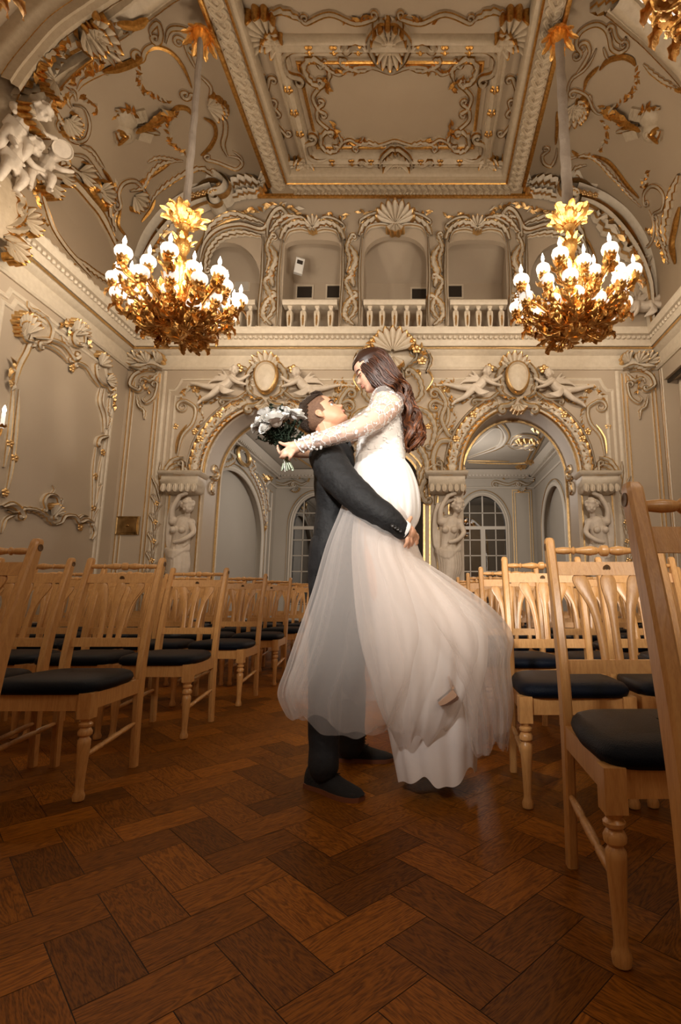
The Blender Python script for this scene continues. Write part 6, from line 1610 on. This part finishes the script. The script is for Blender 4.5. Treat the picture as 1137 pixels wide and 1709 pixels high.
# trousers
m = MB()
pl(m, [(556, 915, 2.36, .115), (553, 975, 2.35, .105), (548, 1060, 2.33, .085), (543, 1150, 2.31, .074), (541, 1230, 2.30, .068), (541, 1278, 2.29, .064)], 16)
pl(m, [(566, 915, 2.48, .115), (572, 980, 2.52, .10), (580, 1080, 2.58, .084), (586, 1160, 2.62, .074), (586, 1228, 2.66, .068), (585, 1246, 2.66, .064)], 16)
tr = remesh('trousers', m, M['suit2'], man, .008, 2, OM)
for v in tr.data.vertices:
    c_ = v.co; v.co = c_ + v.normal * (noise.noise(Vector((c_.x * 10, c_.y * 8, c_.z * 14))) * .008)
def shoe(heel, toe, w_, par, off, kind='dress_shoe'):
    """heel and toe: floor points"""
    h, t_ = Vector(heel), Vector(toe); d = (t_ - h); L = d.length; d.normalize(); s = Vector((-d.y, d.x, 0)); m = MB(); rows = []
    PRF = [(.0, .55, .070), (.03, .74, .088), (.10, .84, .098), (.22, .84, .104), (.34, .80, .098), (.46, .86, .078), (.58, .98, .060), (.72, 1.02, .048), (.86, .92, .040), (.95, .66, .032), (1.0, .28, .022)]
    for f, ww, hh in PRF:
        c_ = h + d * (f * L); w2 = w_ * ww; row = []
        for j in range(14):
            a = PI * j / 13; row.append(c_ + s * (w2 * math.cos(a)) + Vector((0, 0, .014 + (hh - .014) * max(0, math.sin(a)) ** .75)))
        rows.append(row)
    m.grid(rows, 0); m.add([p for p in rows[0]], [tuple(range(14))]); m.add([p for p in rows[-1]], [tuple(range(14))]); up = m.build(kind, M['shoe'], par, loc=off, angle=70)
    m = MB(); out_ = []
    for f, ww, hh in PRF: out_.append(h + d * (f * L) + s * (w_ * ww + .004))
    for f, ww, hh in reversed(PRF): out_.append(h + d * (f * L) - s * (w_ * ww + .004))
    m.grid([[p + Vector((0, 0, z)) for p in out_] for z in (.0, .012, .018)], cu=True, cap=True); m.build('sole', M['sole'], up, angle=30)
    m = MB()
    for k in range(4):
        f = .36 + .055 * k; c_ = h + d * (f * L) + Vector((0, 0, .100 - .010 * k)); m.tube([c_ - s * .024, c_ + Vector((0, 0, .006)), c_ + s * .024], .0022, 5)
    c_ = h + d * (.36 * L) + Vector((0, 0, .106))
    for sg in (-1, 1): m.tube(smoothline([c_, c_ + s * sg * .02 + d * .02 + Vector((0, 0, .012)), c_ + s * sg * .035 + d * .03, c_ + s * sg * .02 + d * .01]), .002, 5); m.tube([c_, c_ + s * sg * .02 + d * .035 - Vector((0, 0, .012))], .002, 5)
    m.build('laces', M['shoe'], up)
shoe(at_z(514, 1312, 0) + Vector((.0, .02, 0)), at_z(604, 1338, 0) + Vector((0, .0, 0)), .050, man, OM)
shoe(at_z(566, 1268, 0), at_z(657, 1270, 0), .050, man, OM)
# ---------------- the bride ----------------
WB = Vector((-.16, 2.36, 0)); bride = empty('person', WB)
tag(bride, 'bride with long wavy brown hair in white lace and tulle gown, lifted off the floor', 'person')
OW = -WB
HWm = .214; Tw = head_frame(PP(625, 615, 2.36), (-.88, -.06, -.47), (-.47, 0, .88), HWm)
m = MB(); head_mesh(m, Tw, .85, .92); 
pl(m, [(632, 630, 2.37, .045), (640, 648, 2.38, .045), (644, 664, 2.38, .052)])
pl(m, [(645, 676, 2.38, .060), (642, 700, 2.38, .070), (638, 735, 2.37, .078), (636, 770, 2.36, .085), (642, 820, 2.36, .135)], 16)
pl(m, [(640, 672, 2.30, .055), (655, 674, 2.46, .055)])
pl(m, [(651, 677, 2.26, .056), (628, 698, 2.20, .050), (600, 713, 2.15, .042), (575, 722, 2.13, .035), (540, 733, 2.12, .028), (512, 742, 2.12, .022), (500, 745, 2.12, .019)])
pl(m, [(655, 677, 2.50, .056), (620, 705, 2.62, .046), (585, 730, 2.68, .036), (545, 752, 2.62, .028), (515, 757, 2.45, .023), (494, 757, 2.28, .020)])
# near hand closing on the stems: palm, thumb, four separate fingers
pl(m, [(500, 745, 2.12, .019), (492, 747, 2.11, .024), (486, 748, 2.105, .021)], 12, 1.2)
for a, b_, c, d_ in (((487, 744), (479, 749), (473, 753), (468.5, 756)), ((487, 747), (478, 754), (472, 760), (468.5, 763.5)), ((488, 750), (481, 756), (476, 761), (473, 765)), ((491, 753), (487, 759), (485, 763), (483.5, 767.5))):
    pl(m, [(*a, 2.10, .0098), (*b_, 2.085, .0086), (*c, 2.085, .0078), (*d_, 2.10, .0062)], 8)
pl(m, [(493, 744, 2.11, .013), (484, 741, 2.10, .0105), (475, 742, 2.10, .009), (467, 738.5, 2.11, .0068)], 8)
# far hand behind the stems
pl(m, [(494, 757, 2.28, .02), (484, 753, 2.22, .022), (479, 751, 2.19, .02)], 10)
for k, (x, y) in enumerate(((464, 744), (463.5, 748.5), (465, 753), (468, 757))): pl(m, [(479, 748 + 2.5 * k, 2.19, .0095), (471, y + 1, 2.17, .0085), (x, y, 2.13, .0065)], 8)
pl(m, [(482, 747, 2.21, .011), (476, 741, 2.18, .008)], 8)
# legs inside the skirt, knees bent and feet behind
pl(m, [(640, 830, 2.30, .10), (640, 960, 2.26, .075), (668, 1060, 2.28, .055), (715, 1130, 2.30, .040), (735, 1155, 2.30, .032)]); pl(m, [(648, 830, 2.46, .10), (650, 960, 2.46, .075), (685, 1060, 2.46, .055), (722, 1120, 2.46, .040), (742, 1145, 2.46, .032)])
body_w = remesh('body', m, M['skin_f'], bride, VX, 1, OW)
for s in (-1, 1):
    m = MB(); m.tube(smoothline([Tw(s * .07, .405, .530), Tw(s * .13, .392, .552), Tw(s * .19, .345, .545), Tw(s * .22, .31, .53)], 4), [.0007 + .0013 * math.sin(PI * (i + 1) / 14) for i in range(13)], 6)
    part(m, 'eyebrow', M['hairm'], bride, OW)
m = MB()
for s in (-1, 1):
    m.tube(smoothline([Tw(s * .085, .375, .455), Tw(s * .13, .392, .442), Tw(s * .18, .362, .445), Tw(s * .21, .325, .462)], 4), .0014, 5)
    for k in range(7):
        f = k / 6; a = Tw(s * (.10 + .10 * f), .388 - .06 * f * f, .445); b_ = Tw(s * (.105 + .13 * f), .415 - .05 * f * f, .430); m.tube([a, a.lerp(b_, .5), b_], [.0012, .001, .0005], 4)
part(m, 'eyelashes', M['lash'], bride, OW)
m = MB()
for s in (-1, 1): m.ball(Tw(s * .135, .330, .468), .0125, 10, 8)
part(m, 'eyelids', M['skin_f'], bride, OW)
m = MB()
for z, y in ((.196, .413), (.236, .418)): m.tube(smoothline([Tw(-.095, y - .075, .228), Tw(-.035, y, z), Tw(0, y + .004, z), Tw(.035, y, z), Tw(.095, y - .075, .228)], 4), [.001 + .0034 * math.sin(PI * i / 16) for i in range(17)], 6)
part(m, 'lips', M['lip'], bride, OW)
m = MB(); m.tube(smoothline([Tw(-.08, .345, .222), Tw(-.03, .402, .214), Tw(.03, .402, .214), Tw(.08, .345, .222)], 4), .0030, 6); part(m, 'teeth', M['linen'], bride, OW)
# hair: skull cap plus wavy locks
def g_long(x, y, z):
    if y > .27 and z < .70: return -1
    if y > .17 and z < .64: return -1
    if y > .08 and z < .5: return -1
    if y > .02 and z < .32: return -1
    return .03
HT = []
m = MB(); cap(m, Tw, .6, g_long); HT += [.12] * len(m.v)
OUT = [(599, 592), (627, 579), (640, 585), (650, 596), (660, 612), (671, 630), (682, 646), (688, 660), (689, 672), (698, 688), (703, 704), (708, 720), (708, 732), (702, 745)]
INN = [(594, 606), (600, 612), (612, 628), (622, 643), (634, 652), (648, 654), (656, 660), (662, 672), (667, 688), (668, 703), (673, 718), (676, 736), (679, 748), (681, 756)]
rnd = random.Random(9)
for k in range(420):
    f = rnd.random() ** .9; dep = rnd.uniform(-1, 1) if k % 5 < 2 else -(1 - .4 * rnd.random() ** 2); n_ = len(OUT); pts = []; ph = rnd.uniform(0, 2 * PI); amp0 = rnd.uniform(.8, 2.2)
    cut = rnd.uniform(.80, 1.0); grp = int((dep + 1) * 2.5) + 5 * int(f * 3); pg = grp * 1.7
    st = 0 if rnd.random() < .75 else rnd.uniform(0, 3)
    for i in range(30):
        u = st + (n_ - 1.001 - st) * cut * i / 29; a = int(u); t_ = u - a; q = [OUT[a][c] * (1 - t_) + OUT[a + 1][c] * t_ for c in (0, 1)]; r_ = [INN[a][c] * (1 - t_) + INN[a + 1][c] * t_ for c in (0, 1)]
        w_ = max(0, (u - 4) / 9); ff = f + (.16 + .26 * w_) * min(1, w_ * 3) * math.sin(u * 1.9 + pg); ff = min(1.04, max(-.04, ff))
        bulge = max(0, math.sin(PI * min(1, max(0, ff)))) ** .5
        wid = (.092 if u < 5 else .092 - .040 * min(1, (u - 5) / 4)) * min(1, .55 + u * .2)
        y_ = 2.365 - .0 * u + dep * wid * (.55 + .45 * bulge) + .018 * w_ * math.sin(u * 1.7 + pg + 1)
        p = PP(q[0] * (1 - ff) + r_[0] * ff, q[1] * (1 - ff) + r_[1] * ff, y_ + (.03 if u > 5 else 0)); pts.append(p + Vector((.0035 * amp0 * math.sin(u * 2.3 + ph), 0, .0025 * math.cos(u * 2 + ph)))) 
    rr = [.0058 * (1 - .6 * max(0, (i - 22) / 8)) if i > 1 else .004 for i in range(30)]
    o_ = len(m.v); m.tube(pts, rr, 5, flat=.7); tone = min(1, max(0, rnd.gauss(.28, .2)))
    HT += [min(1, tone + .45 * (j // 5) / 30) for j in range(len(m.v) - o_)]
hair = part(m, 'hair', M['hairf'], bride, OW, angle=180)
at = hair.data.attributes.new('tone', 'FLOAT', 'POINT'); at.data.foreach_set('value', HT[:len(hair.data.vertices)])
# bodice
m = MB(); loft(m, [(612, 700, 668, 700, .112, 2.375), (604, 718, 670, 716, .118, 2.375), (600, 735, 672, 735, .115, 2.37), (598, 752, 675, 752, .112, 2.37), (594, 766, 677, 769, .118, 2.365)], 40, 4)
part(m, 'bodice', M['bodice'], bride, OW)
m = MB()
loft(m, [(636, 657, 652, 657, .07, 2.38), (622, 664, 662, 662, .135, 2.38), (616, 680, 667, 680, .145, 2.38), (610, 700, 671, 700, .122, 2.378), (602, 718, 673, 716, .124, 2.376), (597, 740, 676, 740, .119, 2.37), (594, 760, 678, 762, .119, 2.366)], 40, 4, cap=False)
pl(m, [(650, 677, 2.26, .069), (628, 697, 2.20, .062), (600, 713, 2.15, .052), (575, 722, 2.13, .043), (540, 733, 2.12, .036), (512, 742, 2.12, .029), (500, 745.5, 2.12, .026)], 22)
pl(m, [(655, 677, 2.50, .064), (620, 705, 2.62, .054), (585, 730, 2.68, .043), (545, 752, 2.62, .034), (520, 757, 2.46, .029)], 16)
part(m, 'lace_top', M['lace'], bride, OW)
# embroidered cuff with raised cord
m = MB(); rnd = random.Random(2)
for k in range(60):
    f = rnd.random(); a = rnd.uniform(0, 2 * PI); c_ = PP(500, 745.5, 2.12).lerp(PP(535, 734, 2.12), f); r_ = .027 + .008 * f
    c_ = c_ + Vector((-.3 * math.cos(a) * r_, math.sin(a) * r_, math.cos(a) * r_)); m.ball(c_, (.006, .004, .006), 6, 4)
for x, y in ((500, 745), (512, 741), (527, 736.5)):
    c_ = PP(x, y, 2.12); r_ = .028 + (x - 500) * .0003; m.tube([c_ + Vector((.012 * math.cos(a + x) - .25 * r_ * math.cos(a), r_ * math.sin(a), r_ * math.cos(a))) for a in [2 * PI * i / 20 for i in range(20)]], .0030, 6, closed=True)
part(m, 'embroidered_cuff', M['linen'], bride, OW)
# ---- skirt ----
def folds(amp, ks, seed, drift=1.2, start=0.0, pw=.8):
    rnd = random.Random(seed); C_ = [(k, rnd.uniform(0, 2 * PI), rnd.uniform(-1, 1) * drift, rnd.uniform(.5, 1)) for k in ks]; nrm = sum(c[3] for c in C_)
    def fn(a, f):
        s = sum(w_ * (math.sin(k * a + p + d * f + .35 * math.sin(2 * a + p)) * .6 + .4 - .8 * abs(math.sin((k * a + p + d * f) / 2)) ** 1.3) for k, p, d, w_ in C_) / nrm
        return 1 + amp * (start + (1 - start) * f ** pw) * s, f ** 5 * (.020 * math.sin(5 * a + seed) + .012 * math.sin(11 * a + 2 * seed) + .02 * s)
    return fn
def crease_attr(o, fn_n, k):
    pass
def cloth(rings, name, mt, fold, n=260, k=8, cap=False, thick=0):
    m = MB(); loft(m, rings, n, k, fold, cap); o = part(m, name, mt, bride, OW, angle=180)
    me = o.data; at = me.attributes.new('crease', 'FLOAT', 'POINT'); N = len(me.vertices); nr = N // n; vals = []
    for i in range(nr):
        f = i / max(1, nr - 1)
        for j in range(n):
            s = fold(2 * PI * j / n, f)[0]; vals.append(max(0, (s - 1) * 6) ** 1.5)
    vals += [0] * (N - len(vals)); at.data.foreach_set('value', vals); return o
UP = [(594, 764, 676, 768, .115, 2.365), (592, 785, 688, 785, .145, 2.36), (592, 812, 698, 812, .165, 2.35), (598, 840, 702, 842, .18, 2.34), (612, 866, 700, 868, .165, 2.34), (640, 884, 690, 883, .09, 2.34)]
cloth(UP, 'skirt_hip', M['bodice'], folds(.045, (5, 9, 14, 22), 1, start=.5), 160, 6, True)
SA = [(602, 835, 690, 862, .15, 2.36), (603, 900, 704, 932, .20, 2.36), (612, 960, 748, 972, .23, 2.36), (622, 1040, 806, 1030, .26, 2.36), (632, 1110, 815, 1095, .26, 2.36), (640, 1180, 800, 1170, .23, 2.36), (650, 1232, 798, 1226, .21, 2.36), (662, 1286, 796, 1276, .20, 2.36)]
cloth(SA, 'satin_underskirt', M['satin'], folds(.085, (4, 7, 11, 16), 5, start=.2), 220, 7, False)
TA = [(593, 778, 680, 790, .15, 2.34), (572, 850, 690, 882, .24, 2.32), (549, 910, 705, 934, .28, 2.32), (527, 985, 742, 985, .31, 2.32), (503, 1055, 770, 1045, .33, 2.32), (485, 1108, 765, 1105, .33, 2.32), (471, 1150, 742, 1160, .30, 2.32), (484, 1186, 715, 1206, .27, 2.32)]
cloth(TA, 'tulle_layer', M['tulle'], folds(.11, (5, 9, 14, 23), 7, 2.0, start=.25), 420, 8)
TA2 = [(a + 7, b_ - 3, c - 6, d_ - 3, e * .88, f) for a, b_, c, d_, e, f in TA]
cloth(TA2, 'tulle_layer', M['tulle'], folds(.13, (4, 7, 12, 19), 12, 2.0, start=.25), 420, 8)
TBr = [(606, 850, 690, 880, .17, 2.34), (615, 910, 700, 928, .22, 2.34), (640, 990, 755, 968, .27, 2.34), (680, 1060, 815, 1012, .30, 2.34), (715, 1105, 850, 1058, .30, 2.34), (748, 1150, 846, 1105, .27, 2.34), (762, 1195, 853, 1172, .24, 2.34), (772, 1236, 848, 1226, .21, 2.34)]
cloth(TBr, 'tulle_layer', M['tulle'], folds(.12, (5, 8, 13, 21), 21, 2.4, start=.2), 420, 8)
TB2 = [(a + 4, b_, c - 7, d_ + 4, e * .85, f) for a, b_, c, d_, e, f in TBr]
cloth(TB2, 'tulle_layer', M['tulle'], folds(.15, (4, 7, 11, 17), 33, 2.4, start=.2), 420, 8)
TC = [(597, 830, 690, 868, .18, 2.33), (588, 900, 705, 936, .24, 2.33), (590, 980, 755, 985, .28, 2.33), (600, 1060, 800, 1045, .30, 2.33), (618, 1130, 800, 1110, .29, 2.33), (636, 1190, 775, 1175, .26, 2.33), (655, 1225, 745, 1215, .20, 2.33)]
cloth(TC, 'tulle_layer', M['tulle2'], folds(.12, (4, 7, 12, 20), 41, 2.0, start=.2), 360, 8)
# gathered tulle frill at the ragged lower right edge
m = MB(); rnd = random.Random(6)
# high heel glimpsed in the folds
m = MB(); a = PP(731, 1171, 2.085); b_ = PP(756, 1150, 2.095); d_ = (b_ - a); s = Vector((0, .03, 0)); u = Vector((-d_.z, 0, d_.x)).normalized() * -1
m.grid([[a + d_ * f + s * w_ + u * h_ for w_, h_ in ((-1, 0), (-1, .02 * g), (0, .035 * g), (1, .02 * g), (1, 0))] for f, g in ((0, .6), (.25, 1), (.6, 1.2), (.9, 1.3), (1.0, 1.1))], cu=True, cap=True)
m.tube([b_, b_ - u * .05 + d_ * .2], [.008, .004], 6)
sh = part(m, 'high_heel', mat('nude_shoe', (.42, .26, .17), .35), bride, OW)
m = MB(); m.tube([a - u * .003, b_ - u * .003], .003, 5); m.build('sole', M['lash'], sh)
# ---------------- bouquet ----------------
BQ = PP(478, 765, 2.13); bq = empty('bridal_bouquet', BQ); tag(bq, 'bouquet of white roses and dark greenery held behind the man\'s head', 'bouquet'); OB = -BQ
M['rose'] = mat('rose_petals', (.80, .79, .76), .6, noise_col=(.70, .69, .66), nscale=20); M['green'] = mat('dark_foliage', (.016, .030, .018), .5, noise_col=(.035, .055, .035), nscale=30); M['stem'] = mat('pale_stem', (.30, .36, .25), .4)
def rose(c, r, d, seed):
    rnd = random.Random(seed); m = MB(); d = Vector(d).normalized(); T = Matrix.Translation(c) @ d.to_track_quat('Z', 'Y').to_matrix().to_4x4()
    for ring, (n_, rad, h_, open_) in enumerate(((3, .18, .55, .0), (4, .34, .50, .12), (5, .55, .38, .30), (6, .80, .20, .55), (7, 1.0, .0, .8))):
        for k in range(n_):
            a0 = 2 * PI * (k + .5 * (ring % 2)) / n_ + rnd.uniform(-.15, .15); sp = 2 * PI / n_ * 1.3; rows = []; top = .62 - .42 * rad; rough_ = rnd.uniform(-.06, .06)
            for i in range(7):
                v_ = i / 6; row = []
                for j in range(9):
                    u = j / 8 - .5; a = a0 + u * sp; e_ = (2 * abs(u)) ** 3
                    rr = r * (.12 + rad * .88 * math.sin(min(1.45, v_ * 1.5)) + open_ * .22 * max(0, v_ - .6) * 2.5 - .04 * e_); z = r * (-.45 + (top + .45 + rough_) * v_ ** (1 + open_) * (1 - .30 * e_) - .22 * open_ * max(0, v_ - .8) * 5); row.append(T @ Vector((rr * math.cos(a), rr * math.sin(a), z)))
                rows.append(row)
            m.grid(rows)
    m.ball(T @ Vector((0, 0, -r * .25)), r * .55, 10, 6)
    return m.build('rose', M['rose'], bq, loc=OB, angle=120)
for i, (x, y, Y, r, d) in enumerate(((458, 697, 2.10, .056, (-.25, -.5, .9)), (497, 690, 2.14, .042, (.5, -.3, .9)), (433, 703, 2.12, .036, (-.7, -.3, .6)), (424, 713, 2.14, .026, (-1, -.3, .2)), (446, 690, 2.17, .040, (-.3, .2, 1)), (478, 688, 2.18, .038, (.2, .3, 1)), (441, 712, 2.08, .030, (-.6, -.8, .3)))):
    rose(PP(x, y, Y), r, d, i)
m = MB(); rnd = random.Random(7); base = PP(478, 752, 2.13)
for k in range(46):
    tx = rnd.uniform(430, 508); ty = rnd.uniform(700, 735) if k % 6 else rnd.uniform(676, 700); e_ = PP(tx, ty, rnd.uniform(2.12, 2.22)); mid = base.lerp(e_, .5) + Vector((rnd.uniform(-.01, .01), rnd.uniform(-.02, .02), 0)); L_s = smoothline([base, mid, e_], 5); m.tube(L_s, .0018, 4)
    for q in range(3, len(L_s)):
        for _ in range(4):
            dv = Vector((rnd.uniform(-1, 1), rnd.uniform(-1, 1), rnd.uniform(-.6, 1))).normalized(); ragged_leaf(m, L_s[q], dv, (0, 0, 1), rnd.uniform(.012, .022), rnd.uniform(.004, .008), .4, 0, 3)
m.build('greenery', M['green'], bq, loc=OB, angle=60)
m = MB()
for k in range(14):
    a = 2 * PI * k / 14; top = PP(478 + 5 * math.cos(a), 752, 2.13 + .013 * math.sin(a)); bot = PP(480 + 10 * math.cos(a + .6) , 786 - 2 * (k % 3), 2.13 + .02 * math.sin(a)); m.tube([top, PP(478 + 3 * math.cos(a), 764, 2.13 + .008 * math.sin(a)), bot], .0032, 6)
m.build('stems', M['stem'], bq, loc=OB)
m = MB(); m.tube([PP(476, 755, 2.115), PP(475, 768, 2.112), PP(476, 788, 2.10)], .004, 6, flat=.4); m.build('ribbon', M['linen'], bq, loc=OB)
# black bead bracelet on the far wrist
